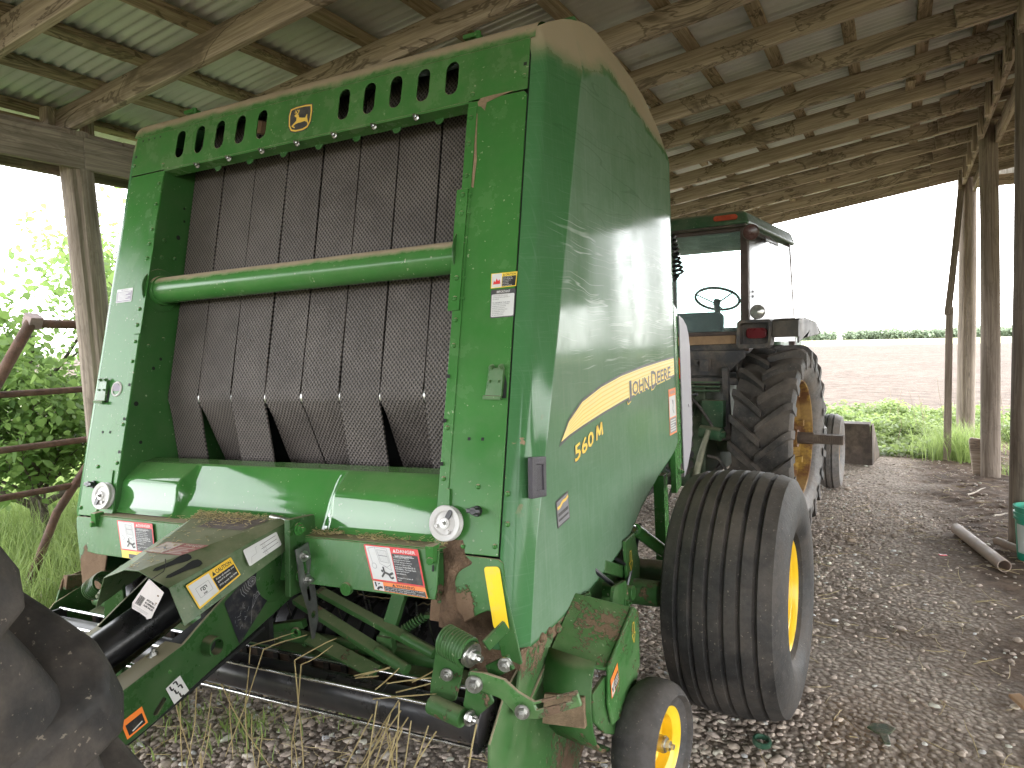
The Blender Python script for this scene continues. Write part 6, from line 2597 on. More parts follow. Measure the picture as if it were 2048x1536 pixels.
# right side: posts, header, cleats, brace
HZ = 3.88
log('post', (3.225, 6.62, -.4), (3.165, 6.50, 4.6), .125, .115, M['wood_grey'])
log('post', (3.41, 9.66, -.4), (3.30, 9.62, 4.3), .10, .09, M['wood_grey'])
log('post', (3.50, 12.75, -.4), (3.47, 12.72, 4.2), .125, .115, M['wood_grey'])
for y in (-8.2, -3.5, -.2, 3.3):
    log('post', (HX(y) + .75, y, -.4), (HX(y) + .75, y, 4.1), .11, .10, M['wood_grey'])
for y in (12.75, 6.5, -.5):
    log('post', (10.1, y, -.4), (10.1, y, 4.95), .12, .11, M['wood_grey'])
timber('header_beam', (HX(-8.4) + .02, -8.4, HZ + .07), (HX(6.4) + .02, 6.4, HZ + .07), .045, .24, M['wood'], (0, 0, 1), .004)
timber('header_beam', (HX(6.4) + .02, 6.4, HZ + .07), (HX(12.6) + .02, 12.6, HZ + .06), .045, .24, M['wood'], (0, 0, 1), .004)
timber('header_beam', (HX(-8.4) + .17, -8.4, HZ - .02), (HX(12.6) + .17, 12.6, HZ - .03), .045, .19, M['wood'], (0, 0, 1), .004)
for y in RAFT[11:]:
    x = HX(y) - .035
    timber('rafter_cleat', (x, y - .05, RZ(x) - .14), (x, y - .05, RZ(x) + .17), .045, .085, M['wood'], (0, 1, 0), .0, 3)
    timber('rafter_tail', (HX(y) - .42, y - .05, RZ(HX(y) - .42) + .075), (6.2, y - .02, RZ(6.2) + .075), .045, .15, M['wood'], (0, 0, 1), .004, 6)
# brace: bent pole from the header down to the ground
timber('brace', (3.05, 10.62, -.1), (3.12, 11.2, 2.02), .085, .05, M['wood_grey'], (0, 1, 0), .004, 5)
timber('brace', (3.09, 11.15, 1.92), (3.36, 12.35, 3.82), .085, .05, M['wood_grey'], (0, 1, 0), .006, 5)
timber('fascia_board', (LX(12.5) - .2, 12.56, RZ(LX(12.5) - .2) + .19), (10.4, 12.58, RZ(10.4) + .19), .03, .16, M['wood_dark'], (0, 0, 1), .004, 10)
# tin wall piece beyond the far post
ysn = np.arange(3.62, 10.3, pitch / 6)
zz = np.linspace(0, 1, 3)
A, B_ = np.meshgrid(ysn, zz, indexing='ij')
lo_ = np.where(A < 4.55, 3.86, 2.5)  # deeper stretch, unseen, added to block sky in the shield's reflection
B_ = lo_ + (RZ(A) + .12 - lo_) * B_
vv = np.stack([A, 12.7 + .009 * np.sin(2 * pi * A / pitch), B_], -1).reshape(-1, 3)
ny, nx = A.shape
i0 = (np.arange(ny - 1)[:, None] * nx + np.arange(nx - 1)[None, :]).ravel()
raw_mesh('wall_sky_screen', vv, np.stack([i0, i0 + 1, i0 + nx + 1, i0 + nx], -1).ravel(), 4, M['tin'], smooth=True, parent=SHED)
ysn = np.arange(-3.9, 12.6, pitch / 4)  # unseen side wall added to keep reflected sky off the shield's facet
zz = np.linspace(2.55, 5.05, 3)
A, B_ = np.meshgrid(ysn, zz, indexing='ij')
vv = np.stack([10.34 + .009 * np.sin(2 * pi * A / pitch), A, B_], -1).reshape(-1, 3)
ny, nx = A.shape
i0 = (np.arange(ny - 1)[:, None] * nx + np.arange(nx - 1)[None, :]).ravel()
raw_mesh('wall_sky_screen', vv, np.stack([i0, i0 + 1, i0 + nx + 1, i0 + nx], -1).ravel(), 4, M['tin'], smooth=True, parent=SHED)
timber('girt', (3.5, 12.66, 3.9), (10.2, 12.66, 3.9), .045, .16, M['wood_dark'], (0, 0, 1), .003)
# ------------------------------------------------------------------ ground
def sheet(name, x0, x1, y0, y1, z, mat, nx=2, ny=2, fn=None):
    xs = np.linspace(x0, x1, nx)
    ys = np.linspace(y0, y1, ny)
    X, Y = np.meshgrid(xs, ys, indexing='xy')
    Z = np.full_like(X, z)
    if fn is not None:
        Z = Z + fn(X, Y)
    vv = np.stack([X, Y, Z], -1).reshape(-1, 3)
    i0 = (np.arange(ny - 1)[:, None] * nx + np.arange(nx - 1)[None, :]).ravel()
    ff = np.stack([i0, i0 + 1, i0 + nx + 1, i0 + nx], -1).ravel()
    o = raw_mesh(name, vv, ff, 4, mat, smooth=True)
    o['kind'] = 'structure'
    return o


rs = np.random.RandomState(5)
_ph = rs.uniform(0, 6.28, (40, 3))
_k = rs.normal(0, 1, (40, 2))


def lumps(X, Y, scale, amp, n=24):
    Z = np.zeros_like(X)
    for i in range(n):
        f = scale * (1 + i * .22)
        Z += np.sin(_k[i, 0] * f * X + _k[i, 1] * f * Y + _ph[i, 0]) * np.cos(_k[i, 1] * f * X * .7 - _k[i, 0] * f * Y + _ph[i, 1]) / (1 + i * .3)
    return Z * amp


def floor_h(X, Y):
    d = 1 / (1 + np.exp(-(X - 2.75 + .5 * np.sin(Y * .9)) * 5))
    h = lumps(X, Y, 1.6, .004) + d * (lumps(X, Y, 5.5, .012) + .03 * np.clip((X - 2.6), 0, 1.5))
    # clods about the far end of the dirt strip
    return h


sheet('ground', -1600, 1600, -1500, 1700, -.10, M['crop'])
sheet('yard_ground', -30, 30, -18, 16.5, -.03, M['earth'], 60, 60, lambda X, Y: lumps(X, Y, .5, .02))
sheet('ploughed_field', -420, 420, 16.2, 150, -.02, M['field'], 420, 160, lambda X, Y: lumps(X, Y, 1.8, .012) * np.clip((Y - 16) / 3, 0, 1))
sheet('ploughed_field', -420, -9.6, -60, 16.2, -.02, M['field'], 160, 60, lambda X, Y: lumps(X, Y, 1.8, .03))
sheet('shed_floor', -3.4, 11, -9, 13.2, 0.0, M['floor'], 520, 700, floor_h)

# pebbles: one mass of gravel
base_v, base_f = None, None


def ico(sub):
    import bmesh
    bm = bmesh.new()
    bmesh.ops.create_icosphere(bm, subdivisions=sub, radius=1)
    v = np.array([p.co[:] for p in bm.verts])
    f = np.array([[q.index for q in p.verts] for p in bm.faces])
    bm.free()
    return v, f


def scatter_pebbles(name, n, region, size, sub, seed, dens=None):
    rs = np.random.RandomState(seed)
    x0, x1, y0, y1 = region
    X = rs.uniform(x0, x1, n)
    Y = rs.uniform(y0, y1, n)
    if dens is not None:
        keep = rs.uniform(0, 1, n) < dens(X, Y)
        X, Y = X[keep], Y[keep]
        n = len(X)
    v, f = ico(sub)
    nv = len(v)
    S = size * np.exp(rs.normal(0, .32, n))
    sc = np.stack([rs.uniform(.75, 1.3, n), rs.uniform(.7, 1.1, n), rs.uniform(.38, .62, n)], -1) * S[:, None]
    ang = rs.uniform(0, 6.283, n)
    jit = 1 + rs.normal(0, .11, (n, nv))
    P = v[None] * jit[:, :, None] * sc[:, None, :]
    tl = rs.normal(0, .28, n)
    ct, st = np.cos(tl), np.sin(tl)
    y_ = P[:, :, 1] * ct[:, None] - P[:, :, 2] * st[:, None]
    z_ = P[:, :, 1] * st[:, None] + P[:, :, 2] * ct[:, None]
    c, s = np.cos(ang), np.sin(ang)
    xx = P[:, :, 0] * c[:, None] - y_ * s[:, None]
    yy = P[:, :, 0] * s[:, None] + y_ * c[:, None]
    zc = floor_h(X, Y) + S * rs.uniform(-.08, .28, n)
    W = np.stack([xx + X[:, None], yy + Y[:, None], z_ + zc[:, None]], -1).reshape(-1, 3)
    Fc = (f[None] + (np.arange(n) * nv)[:, None, None]).reshape(-1)
    t = rs.uniform(0, 1, n)
    b = np.exp(rs.normal(0, .3, n))
    col = np.stack([(.50 + .03 * t) * b, (.42 + .025 * t) * b, (.345 + .04 * t) * b, np.ones(n)], -1)
    dk = rs.uniform(0, 1, n) < .2
    col[dk, :3] *= .66
    col = np.repeat(np.clip(col, .05, .7), nv, 0)
    return W, Fc, col


def gravel_density(X, Y):
    edge = 1.85 + .35 * np.sin(Y * 1.1) + .25 * np.sin(Y * 2.7 + 1)
    d = 1 / (1 + np.exp((X - edge) * 4.2))
    d = np.maximum(d, .07)
    # thinner, muddier around the lane behind the wheels
    patch = .5 + .5 * np.sin(X * 2.3 + 1.2 * np.sin(Y * 1.3)) * np.sin(Y * 1.9 + .6)
    d = d * (.5 + .5 * np.clip(patch * 1.6, 0, 1))
    return d


parts = [scatter_pebbles('g', 42000, (-1.4, 3.3, 1.4, 4.6), .0105, 2, 1, gravel_density),
         scatter_pebbles('g', 42000, (-.5, 3.6, 4.6, 8.5), .0108, 1, 2, gravel_density),
         scatter_pebbles('g', 24000, (.2, 4.0, 8.5, 13.0), .0115, 1, 3, gravel_density),
         scatter_pebbles('g', 12000, (-3.2, -1.0, 1.0, 5.0), .0108, 1, 4, gravel_density)]
ov, of, oc, base = [], [], [], 0
for W, Fc, col in parts:
    ov.append(W); of.append(Fc + base); oc.append(col)
    base += len(W)
gv = raw_mesh('gravel', np.concatenate(ov), np.concatenate(of), 3, M['pebble'], np.concatenate(oc), smooth=True)
gv['kind'] = 'stuff'


# leaf blades as curved strips
def blades(name, roots, heights, widths, lean, mat, seed, segs=3, tint=(0, 1)):
    rs = np.random.RandomState(seed)
    n = len(roots)
    az = rs.uniform(0, 6.283, n)
    ld = np.stack([np.cos(az), np.sin(az)], -1) * lean[:, None]
    wd = np.stack([-np.sin(az + rs.normal(0, .6, n)), np.cos(az)], -1)
    rows = []
    for k in range(segs + 1):
        t = k / segs
        cx = roots[:, 0] + ld[:, 0] * t ** 2
        cy = roots[:, 1] + ld[:, 1] * t ** 2
        cz = roots[:, 2] + heights * (t - .32 * (lean / np.maximum(heights, 1e-3)) * t ** 2.4)
        w = widths * (1 - t) ** .7 + .0004
        rows.append(np.stack([np.stack([cx + wd[:, 0] * w, cy + wd[:, 1] * w, cz], -1), np.stack([cx - wd[:, 0] * w, cy - wd[:, 1] * w, cz], -1)], 1))
    P = np.stack(rows, 1).reshape(n, -1, 3)
    per = 2 * (segs + 1)
    q = []
    for k in range(segs):
        q.append([2 * k, 2 * k + 1, 2 * k + 3, 2 * k + 2])
    q = np.array(q)
    Fc = (q[None] + (np.arange(n) * per)[:, None, None]).reshape(-1)
    t = rs.uniform(tint[0], tint[1], n)
    col = np.repeat(np.stack([t, t, t, np.ones(n)], -1), per, 0)
    return P.reshape(-1, 3), Fc, col


def join_raw(name, parts, nper, mat, parent=None):
    ov, of, oc, b = [], [], [], 0
    for W, Fc, col in parts:
        ov.append(W); of.append(Fc + b); oc.append(col)
        b += len(W)
    return raw_mesh(name, np.concatenate(ov), np.concatenate(of), nper, mat, np.concatenate(oc), parent=parent)


rs = np.random.RandomState(12)
pt = []
# tall grass outside the left wall
n = 52000
R = np.stack([rs.uniform(-8.5, -2.5, n), rs.uniform(.3, 7.5, n), np.full(n, -.03)], -1)
dn = .5 + .5 * np.sin(R[:, 0] * 2.1 + 1.3) * np.sin(R[:, 1] * 1.7)
R = R[rs.uniform(0, 1, n) < .45 + .55 * dn]
n = len(R)
H = rs.uniform(.28, .62, n) * (1 - .35 * np.clip((-R[:, 0] - 5) / 3, 0, 1))
pt.append(blades('g', R, H, rs.uniform(.0025, .006, n), H * rs.uniform(.15, .75, n), None, 3))
# low grass patches between the tongue and the wall, under the roof edge
for (cx, cy, sx, sy, m, hh) in ((-.35, 2.15, .12, .10, 110, .09), (.02, 2.45, .10, .06, 60, .07), (-2.4, 2.0, .35, 1.6, 5200, .38), (-1.9, 2.4, .35, .7, 1200, .2), (-.75, 2.0, .18, .2, 160, .12)):
    R = np.stack([rs.normal(cx, sx, m), rs.normal(cy, sy, m), np.zeros(m)], -1)
    H = rs.uniform(.4, 1.2, m) * hh
    pt.append(blades('g', R, H, rs.uniform(.002, .005, m), H * rs.uniform(.2, .9, m), None, 4))
# tuft at the foot of the brace, stalks by the far post
for (cx, cy, sx, m, hh) in ((3.16, 10.9, .17, 900, .50), (3.35, 11.6, .25, 500, .45), (3.7, 9.9, .12, 120, .2)):
    R = np.stack([rs.normal(cx, sx, m), rs.normal(cy, sx, m), np.zeros(m)], -1)
    H = rs.uniform(.4, 1.25, m) * hh
    pt.append(blades('g', R, H, rs.uniform(.002, .005, m), H * rs.uniform(.2, .8, m), None, 5))
gr = join_raw('tall_grass', pt, 4, M['grass'])
gr['kind'] = 'stuff'


# broad leaved weeds: small tilted leaf shapes
def leaves(centres, size, seed, tint, flat=.5, droop=0.):
    rs = np.random.RandomState(seed)
    n = len(centres)
    S = size * np.exp(rs.normal(0, .28, n))
    az = rs.uniform(0, 6.283, n)
    tl = rs.normal(-.15 - droop, flat, n)
    ro = rs.normal(0, .5, n)
    ax = np.stack([np.cos(az) * np.cos(tl), np.sin(az) * np.cos(tl), np.sin(tl)], -1)
    sd0 = np.stack([-np.sin(az), np.cos(az), np.zeros(n)], -1)
    up0 = np.cross(ax, sd0)
    sd = sd0 * np.cos(ro)[:, None] + up0 * np.sin(ro)[:, None]
    up = np.cross(ax, sd)
    # outline: stem, widest, tip, folded along the midrib (7 points, 6 quads split as 3+3)
    ts = np.array([0, .28, .62, 1.0])
    wd = np.array([.06, .36, .30, .0])
    fold = .16
    P = []
    for t, w in zip(ts, wd):
        mid = centres + ax * (S * t)[:, None] - up * (S * .10 * t * t)[:, None]
        P += [mid + sd * (S * w)[:, None] + up * (S * w * fold)[:, None], mid, mid - sd * (S * w)[:, None] + up * (S * w * fold)[:, None]]
    P = np.stack(P, 1)
    q = []
    for k in range(3):
        q += [[3 * k, 3 * k + 1, 3 * k + 4, 3 * k + 3], [3 * k + 1, 3 * k + 2, 3 * k + 5, 3 * k + 4]]
    q = np.array(q)
    Fc = (q[None] + (np.arange(n) * 12)[:, None, None]).reshape(-1)
    col = np.repeat(np.stack([tint, tint, tint, np.ones(n)], -1), 12, 0)
    return P.reshape(-1, 3), Fc, col


def weed_patch(x0, x1, y0, y1, nst, hmax, seed, lsize=.05):
    rs = np.random.RandomState(seed)
    C, T = [], []
    for k in range(nst):
        x, y = rs.uniform(x0, x1), rs.uniform(y0, y1)
        clump = .5 + .5 * math.sin(x * 3.1 + seed) * math.sin(y * 2.3)
        h = hmax * (.25 + .75 * clump) * rs.uniform(.5, 1.1)
        m = int(10 + 26 * h)
        for q in range(m):
            t = rs.uniform(.15, 1)
            rr_ = .12 * (1 - .5 * t) * rs.uniform(.2, 1)
            a = rs.uniform(0, 6.283)
            C.append((x + rr_ * math.cos(a), y + rr_ * math.sin(a), h * t))
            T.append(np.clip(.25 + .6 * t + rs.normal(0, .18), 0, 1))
    return leaves(np.array(C), lsize, seed, np.array(T))


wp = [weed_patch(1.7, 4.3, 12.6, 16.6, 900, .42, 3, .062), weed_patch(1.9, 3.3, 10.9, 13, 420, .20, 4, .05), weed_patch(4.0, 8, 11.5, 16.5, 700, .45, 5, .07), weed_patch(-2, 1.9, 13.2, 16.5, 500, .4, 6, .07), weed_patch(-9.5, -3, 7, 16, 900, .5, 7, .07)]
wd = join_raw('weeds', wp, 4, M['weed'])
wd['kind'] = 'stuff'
# dry bare stalks among the weeds
mb = MB()
rq = random.Random(9)
for k in range(26):
    x, y = rq.uniform(2.5, 4.2), rq.uniform(11.8, 14.5)
    pts = [V(x, y, 0)]
    for q in range(4):
        pts.append(pts[-1] + V(rq.uniform(-.05, .05), rq.uniform(-.05, .05), rq.uniform(.12, .28)))
    mb.tube(pts, [.004, .0035, .003, .0025, .0015], 5, caps=False)
dry = mb.build('dry_stalks', simple('dead_stem', (.32, .25, .17), .9, 0, .2, 20, .1), None)
dry['kind'] = 'stuff'


# ------------------------------------------------------------------ leafy shrub trees outside the left wall
def shrub(name, base, height, spread, nleaf, seed, lsize, label, lean=(0, 0), limbs=9):
    rq = random.Random(seed)
    rs = np.random.RandomState(seed)
    root = empty(name, base)
    tag(root, label, 'tree', 'leafy trees outside the left side of the shed')
    mb = MB()
    tips = []

    def grow(p, d, L, r, lev):
        pts = [p]
        rad_ = [r]
        n = 5
        for k in range(n):
            d = (d + Vector((rq.uniform(-.22, .22), rq.uniform(-.22, .22), rq.uniform(-.04, .16)))).normalized()
            pts.append(pts[-1] + d * L / n)
            rad_.append(r * (1 - .13 * (k + 1)))
            if lev >= 1:
                tips.append((pts[-1], lev))
        mb.tube(pts, rad_, 7 if lev < 2 else 5, caps=False)
        if lev < 3:
            m = (limbs if lev == 0 else (4 if lev == 1 else 3))
            for k in range(m):
                t = rq.uniform(.3 if lev else .04, 1)
                i = min(n - 1, int(t * n))
                q = pts[i] + (pts[i + 1] - pts[i]) * (t * n - i)
                a = rq.uniform(0, 2 * pi)
                nd = (d * rq.uniform(.3, .9) + Vector((math.cos(a), math.sin(a), rq.uniform(-.05, .5)))).normalized()
                grow(q, nd, L * rq.uniform(.42, .66) * (spread if lev == 0 else 1), rad_[i] * .55, lev + 1)

    grow(Vector((0, 0, 0)), Vector((lean[0], lean[1], 1)).normalized(), height * .72, height * .018 + .012, 0)
    mb.build('trunk', M['bark'], root, smooth=60)
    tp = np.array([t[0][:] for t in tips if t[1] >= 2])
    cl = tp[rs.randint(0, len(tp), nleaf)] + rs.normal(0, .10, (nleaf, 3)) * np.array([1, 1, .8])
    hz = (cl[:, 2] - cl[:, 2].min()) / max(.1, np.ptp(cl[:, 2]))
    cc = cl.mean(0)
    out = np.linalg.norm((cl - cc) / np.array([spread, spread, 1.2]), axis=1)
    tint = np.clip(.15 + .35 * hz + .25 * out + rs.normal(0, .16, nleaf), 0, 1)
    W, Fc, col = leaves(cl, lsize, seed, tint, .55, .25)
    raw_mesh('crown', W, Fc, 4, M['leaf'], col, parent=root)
    return root


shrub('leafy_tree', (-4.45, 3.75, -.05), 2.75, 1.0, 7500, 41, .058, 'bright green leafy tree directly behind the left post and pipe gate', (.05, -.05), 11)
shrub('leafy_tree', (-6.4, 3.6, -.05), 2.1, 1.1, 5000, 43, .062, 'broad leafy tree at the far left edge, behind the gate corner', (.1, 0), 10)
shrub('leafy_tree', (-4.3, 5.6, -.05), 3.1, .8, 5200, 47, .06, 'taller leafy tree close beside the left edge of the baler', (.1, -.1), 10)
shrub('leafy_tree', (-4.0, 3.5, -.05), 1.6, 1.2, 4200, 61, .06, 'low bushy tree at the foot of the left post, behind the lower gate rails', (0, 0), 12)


# ------------------------------------------------------------------ far trees on the horizon
def far_line():
    rs = np.random.RandomState(77)
    C, T = [], []
    for (x0, x1, y, h, dens) in ((-5, 64, 470, 6.0, 130), (64, 92, 500, 6.0, 40), (104, 116, 490, 5.0, 9), (-340, -5, 480, 7.0, 230), (150, 162, 470, 6.5, 8), (125, 330, 620, 6.0, 80)):
        for k in range(dens):
            x, yy = rs.uniform(x0, x1), y + rs.uniform(-8, 8)
            hh = h * rs.uniform(.55, 1.05)
            m = 130
            u = rs.normal(0, 1, (m, 3))
            u /= np.linalg.norm(u, axis=1)[:, None]
            P = u * np.array([hh * .5, hh * .5, hh * .48]) * rs.uniform(.7, 1.05, (m, 1)) + np.array([x, yy, hh * .5])
            P[:, 2] = np.maximum(P[:, 2], .2)
            C.append(P)
            T.append(np.clip(.3 + .5 * (P[:, 2] / hh) * 1 + rs.normal(0, .15, m) + rs.normal(0, .1), 0, 1))
    C, T = np.concatenate(C), np.concatenate(T)
    return leaves(C, 1.25, 5, T, .9)


W, Fc, col = far_line()
fl_ = raw_mesh('distant_treeline', W, Fc, 4, M['far_leaf'], col)
fl_['kind'] = 'stuff'
tag(fl_, 'hazy line of green trees on the horizon beyond the field')

# ------------------------------------------------------------------ straw on the floor and hanging from the pickup
pt = []
P_ = MB()
rq = random.Random(17)


def stalk(p, d, L, r=.0018, bend=.15, n=4):
    d = Vector(d).normalized()
    pts = [Vector(p)]
    for k in range(n):
        d = (d + Vector((rq.uniform(-bend, bend), rq.uniform(-bend, bend), rq.uniform(-bend, bend) * .5))).normalized()
        q = pts[-1] + d * L / n
        pts.append(q)
    P_.tube(pts, [r] * n + [r * .6], 5, caps=False)
    return pts


# strands hooked over the roller
for x in [.20, .42]:
    for q in range(rq.choice((1, 2))):
        z0 = rq.uniform(.58, .66)
        y0 = rq.uniform(1.66, 1.72)
        pp = V(x + rq.gauss(0, .03), y0, z0)
        stalk(pp, (rq.uniform(-.25, .25), rq.uniform(-.5, .1), -1), rq.uniform(.35, .62), .0021, .12)
        stalk(pp, (rq.uniform(-.6, .6), rq.uniform(.4, 1), rq.uniform(-.1, .3)), rq.uniform(.08, .2), .002, .2)
for k in range(15):
    x = .83 + rq.gauss(0, .05)
    pp = V(x, rq.uniform(1.64, 1.70), rq.uniform(.52, .62))
    stalk(pp, (rq.uniform(-.75, .25), rq.uniform(-.5, .0), -1), rq.uniform(.22, .46), .0023, .05)
for k in range(8):
    stalk(V(rq.uniform(.62, .84), rq.uniform(1.66, 1.75), rq.uniform(.58, .66)), (rq.uniform(.3, 1), rq.uniform(-.2, .2), rq.uniform(.1, .5)), rq.uniform(.12, .25), .0022, .05)
for x in (-.25, -.16, -.08, .02, .10):
    for q in range(1):
        stalk(V(x + rq.gauss(0, .02), 1.72, rq.uniform(.45, .6)), (rq.uniform(-.35, .2), rq.uniform(-.3, .3), -1), rq.uniform(.3, .5), .0022, .1)
# long strand at the skid
stalk(V(1.10, 1.66, .62), (-.22, -.12, -1), .55, .0026, .05, 6)
# leaning wheat heads
for (x, y) in ((.33, 1.62), (.42, 1.66), (.12, 1.6), (.20, 1.7), (-.05, 1.75)):
    e = stalk(V(x, y, .42), (rq.uniform(-.2, .2), -.1, -1), .22, .0018, .1)[-1]
    for k in range(16):
        t = k / 15
        P_.bar(e + V(0, 0, -.09 * t), e + V(rq.uniform(-.012, .012), rq.uniform(-.012, .012), -.09 * t - .035), .003, .002)
# loose on the ground
for k in range(560):
    u = rq.random()
    if u < .35:
        x, y = rq.uniform(-.8, 1.2), rq.uniform(1.5, 3.0)
    elif u < .7:
        x, y = rq.uniform(1.7, 3.4), rq.uniform(2.6, 7.5)
    else:
        x, y = rq.uniform(2.4, 3.9), rq.uniform(4, 11)
    z = .012 + float(floor_h(np.array([x]), np.array([y]))[0])
    a = rq.uniform(0, 2 * pi)
    L = rq.uniform(.03, .16) * (1.8 if rq.random() < .08 else 1)
    stalk(V(x, y, z + rq.uniform(0, .014)), (math.cos(a), math.sin(a), rq.uniform(-.03, .08)), L, rq.uniform(.0008, .0019), .25)
st = P_.build('loose_straw', M['straw'], None, smooth=0)
st['kind'] = 'stuff'


# ------------------------------------------------------------------ small things lying about
def gz(x, y):
    return float(floor_h(np.array([x]), np.array([y]))[0])


def sqpipe(a, b, r, name, label, hollow=True):
    mb = MB()
    a, b = V(*a), V(*b)
    d = (b - a).normalized()
    mb.cyl(a, b, r, seg=28, caps=False)
    mb.cyl(b, a, r * .88, seg=28, caps=False)
    u, v, n = frame_from(d)
    for p, s in ((a, 1), (b, -1)):
        P = [p + (u * math.cos(2 * pi * k / 28) + v * math.sin(2 * pi * k / 28)) * q for q in (r, r * .88) for k in range(28)]
        mb.add(P, [(k, (k + 1) % 28, 28 + (k + 1) % 28, 28 + k) for k in range(28)])
    o = mb.build(name, M['pvc'], None, smooth=40)
    tag(o, label, 'pipe')
    return o


sqpipe((2.762, 6.80, .05), (2.945, 5.82, .045), .043, 'plastic_pipe', 'thick dusty grey pipe lying on the dirt, longer of the two')
sqpipe((2.99, 6.46, .06), (3.40, 5.75, .04), .03, 'plastic_pipe', 'thin dusty pipe lying below the teal bucket')
# teal bucket hung at the near right post
bk = empty('bucket', (3.215, 6.22, .0))
tag(bk, 'teal plastic bucket standing at the foot of the right post', 'bucket')
mb = MB()
mb.lathe([(0, .0), (.128, .0), (.132, .006), (.150, .30), (.160, .302), (.160, .318), (.151, .32), (.152, .335), (.161, .337), (.161, .352), (.153, .354), (.154, .375), (.164, .378), (.164, .395), (.150, .395), (.128, .01), (0, .01)], (0, 0, 0), (0, 0, 1), 48)
mb.build('body', M['teal'], bk, smooth=30)
mb = MB()
for k in range(12):
    a0, a1 = rad(195 + k * 7), rad(202 + k * 7)
    P = []
    for a, z, in ((a0, .06), (a1, .06), (a1, .27), (a0, .27)):
        r = .1325 + (z - .006) / .294 * .018 + .0012
        P.append((r * math.cos(a), r * math.sin(a), z))
    mb.add(P, [(0, 1, 2, 3)])
mb.build('paper_label', M['teal_white'], bk, smooth=60)
mb = MB()
mb.tube([(.165 * math.cos(a) * 1.0, .03 - .165 * math.sin(a) * .35 - .02, .37 - .19 * math.sin(a)) for a in [pi * k / 14 for k in range(15)]], .003, 6)
mb.build('handle', M['zinc'], bk)

# rusty pipe gate beyond the left post
gt = empty('pipe_gate', (0, 0, 0))
tag(gt, 'rusty pipe gate with cut square corner outside the left post', 'gate')
gx = lambda y: -2.92 + .05 * (y - 3)
mb = MB()
mb.tube([(gx(2.86), 2.86, 1.86), (gx(8), 8.0, 1.78)], .030, 16)
mb.build('top_rail', M['rust_pipe'], gt)
mb = MB()
mb.tube([(gx(2.86), 2.86, 1.87), (gx(2.35), 2.30, .90), (gx(2.2), 2.12, .50), (gx(2.1), 2.06, .1)], .036, 16)
mb.build('end_pipe', M['rust_pipe'], gt)
mb = MB()
mb.box((gx(2.86), 2.87, 1.875), (.085, .085, .085), Matrix.Rotation(.5, 3, 'Y'))
mb.build('corner_block', simple('pale_cut_steel', (.26, .20, .19), .7, .2, .3, 12, .2), gt, bevel=.004)
for z in (1.405, 1.045, .735):
    mb = MB()
    mb.tube([(gx(2.1), 2.3, z - .01), (gx(5), 5.2, z + .0), (gx(8), 8.0, z)], .022, 12)
    mb.build('rail', M['rust_pipe'], gt)
mb = MB()
mb.tube([(gx(3.3), 3.25, .95), (gx(2.95), 2.95, .56), (gx(2.7), 2.74, .1)], .028, 12)
mb.build('stay_pipe', M['rust_pipe'], gt)
mb = MB()
mb.tube([(gx(8), 8.0, -.2), (gx(8), 8.0, 1.8)], .03, 12)
mb.build('end_post', M['rust_pipe'], gt)
# wood offcut against the second right post, small chips, fence stake
mb = MB()
mb.prism([[(-.06, .0), (.05, .0), (.07, .40), (.05, .42), (-.09, .44), (-.11, .40)]], (3.30, 9.80, 0), (1, 0, 0), (0, -.06, 1), (0, .06, 0))
o = mb.build('wood_slab', M['wood'], None, bevel=.008)
tag(o, 'split slab of wood leaning behind the second right post', 'wood slab')
mb = MB()
mb.box((2.69, 3.70, .03), (.055, .10, .018), Matrix.Rotation(.5, 3, 'Z') @ Matrix.Rotation(.2, 3, 'X'))
o = mb.build('wood_chip', M['plywood'], None, bevel=.006)
tag(o, 'pale broken wood chip on the dirt at the right edge', 'wood chip')
mb = MB()
mb.box((3.32, 13.6, .55), (.035, .035, 1.3))
o = mb.build('fence_stake', M['rust_pipe'], None, bevel=.004)
tag(o, 'short dark metal fence stake standing in the weeds', 'fence stake')
for (x, y, s, lb) in ((1.985, 6.22, .035, 'single pale stone on the gravel beside the lugged tyre'),):
    mb = MB()
    mb.sphere((x, y, .025), s, 12, 8, (1, .7, .55))
    o = mb.build('stone', simple('pale_stone', (.34, .27, .2), .8, 0, .2, 20, .2), None, smooth=60)
    tag(o, lb, 'stone')
mb = MB()
mb.lathe([(.026, 0), (.036, .0), (.038, .010), (.036, .020), (.028, .022), (.026, .010)], (1.693, 2.93, .016), (.12, -.1, 1), 36, closed=True)
o = mb.build('plastic_ring', M['dkgreen_plastic'], None, smooth=40)
tag(o, 'dark green plastic ring lying on the gravel by the wide tyre', 'plastic ring')
mb = MB()
mb.prism([[(-.055, .03), (-.03, .055), (.03, .055), (.055, .03), (.03, .0), (.016, -.01), (.012, -.07), (-.012, -.07), (-.016, -.01), (-.03, .0)]], (2.135, 3.19, .024), (1, .15, .1), (-.2, 1, .12), (0, 0, .008))
o = mb.build('metal_scrap', simple('dirty_green_scrap', (.045, .075, .04), .5, .2, .5, 30, .2, .4, .4), None, bevel=.004)
tag(o, 'bent green metal scrap lying half buried in the dirt', 'metal scrap')
mb = MB()
mb.box((2.60, 6.05, .02), (.05, .03, .006), Matrix.Rotation(.4, 3, 'Z'))
o = mb.build('red_scrap', simple('red_scrap', (.5, .03, .04), .5, 0, .1, 20, .05), None)
tag(o, 'tiny red plastic scrap beside the thick grey pipe', 'scrap')
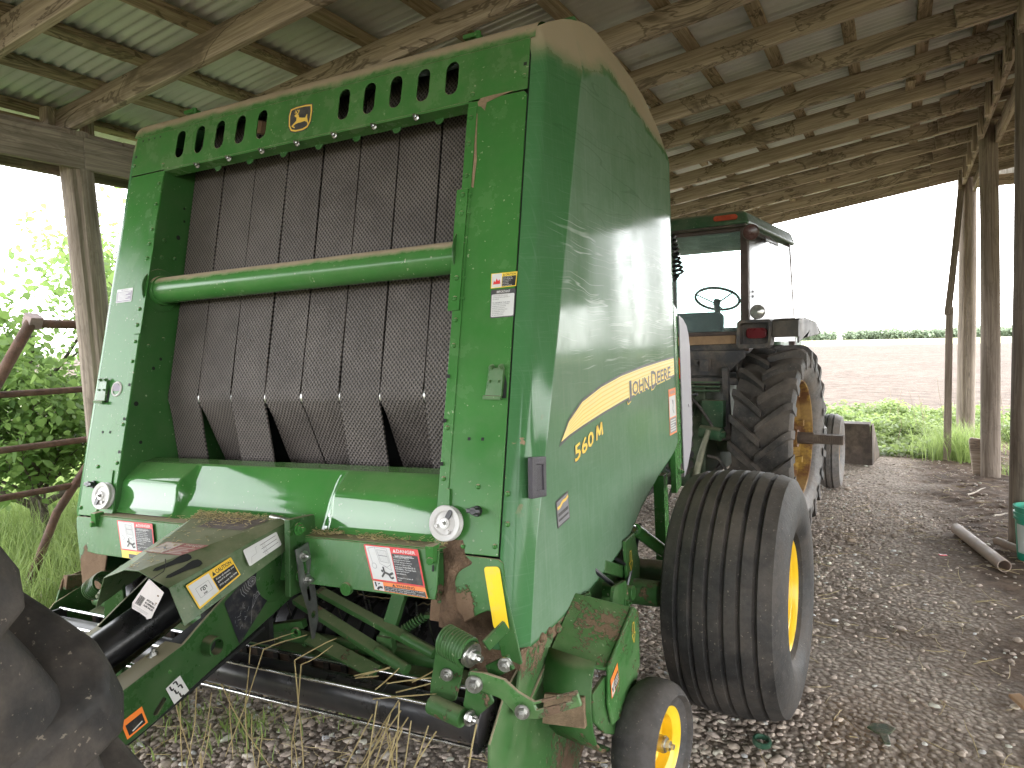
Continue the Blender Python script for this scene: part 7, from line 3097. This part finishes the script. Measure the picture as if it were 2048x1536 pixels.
# pale twigs on the dirt
rq = random.Random(23)
for i, (x, y, a, L, lb) in enumerate(((3.02, 8.4, .6, .5, 'long pale twig lying across the dirt by the second post'), (3.12, 7.5, 1.3, .22, 'short white curled twig on the dirt before the second post'), (2.75, 9.9, 2.4, .35, 'white crooked twig near the foot of the wooden brace'))):
    mb = MB()
    pts = [V(x, y, gz(x, y) + .02)]
    for q in range(5):
        a += rq.uniform(-.35, .35)
        pts.append(pts[-1] + V(math.cos(a) * L / 5, math.sin(a) * L / 5, rq.uniform(-.005, .008)))
    mb.tube(pts, [.009, .008, .008, .007, .005, .003], 6)
    o = mb.build('twig', simple('bleached_twig_%d' % i, (.45, .39, .33), .85, 0, .15, 20, .1), None)
    tag(o, lb, 'twig')
# ------------------------------------------------------------------ light, sky, camera
W_ = bpy.data.worlds.new('World')
SC.world = W_
W_.use_nodes = True
nt = W_.node_tree
bg = nt.nodes['Background']
sky = nt.nodes.new('ShaderNodeTexSky')
sky.sky_type = 'NISHITA'
sky.sun_disc = False
SUN_EL, SUN_AZ = rad(52), rad(60)
sky.sun_elevation = SUN_EL
sky.sun_rotation = SUN_AZ
sky.air_density = 1.0
sky.dust_density = 1.5
hs = nt.nodes.new('ShaderNodeHueSaturation')
hs.inputs['Saturation'].default_value = .10
hs.inputs['Value'].default_value = 13.5
nt.links.new(sky.outputs[0], hs.inputs['Color'])
nt.links.new(hs.outputs[0], bg.inputs['Color'])
bg.inputs['Strength'].default_value = .15
sl = bpy.data.lights.new('sun', 'SUN')
sl.energy = 1.5
sl.angle = rad(25)
sl.color = (1, .985, .96)
so_ = bpy.data.objects.new('sun', sl)
COL.objects.link(so_)
# sun_rotation turns clockwise from +y
sd = Vector((math.sin(SUN_AZ) * math.cos(SUN_EL), math.cos(SUN_AZ) * math.cos(SUN_EL), math.sin(SUN_EL)))
so_.rotation_euler = sd.to_track_quat('Z', 'Y').to_euler()

cd = bpy.data.cameras.new('camera')
cam = bpy.data.objects.new('camera', cd)
COL.objects.link(cam)
cd.sensor_fit = 'HORIZONTAL'
cd.sensor_width = 36
cd.lens = 1420 / 2048 * 36
cd.clip_start = .02
cd.clip_end = 5000
yaw, pitch, roll = rad(26.182), rad(-3.2), rad(-1.26)
fw = Vector((-math.sin(yaw) * math.cos(pitch), math.cos(yaw) * math.cos(pitch), math.sin(pitch)))
rt = Vector((math.cos(yaw), math.sin(yaw), 0))
upv = rt.cross(fw)
c_, s_ = math.cos(roll), math.sin(roll)
r2, u2 = rt * c_ + upv * s_, upv * c_ - rt * s_
Mx = Matrix((r2, u2, -fw)).transposed().to_4x4()
Mx.translation = CAMP
cam.matrix_world = Mx
SC.camera = cam
SC.view_settings.view_transform = 'Standard'
SC.view_settings.look = 'None'
SC.view_settings.exposure = 0
SC.view_settings.gamma = 1
SC.render.engine = 'CYCLES'
SC.cycles.use_denoising = True
SC.cycles.max_bounces = 8
SC.cycles.transparent_max_bounces = 12
SC.cycles.sample_clamp_indirect = 6
SC.cycles.caustics_reflective = False
SC.cycles.caustics_refractive = False
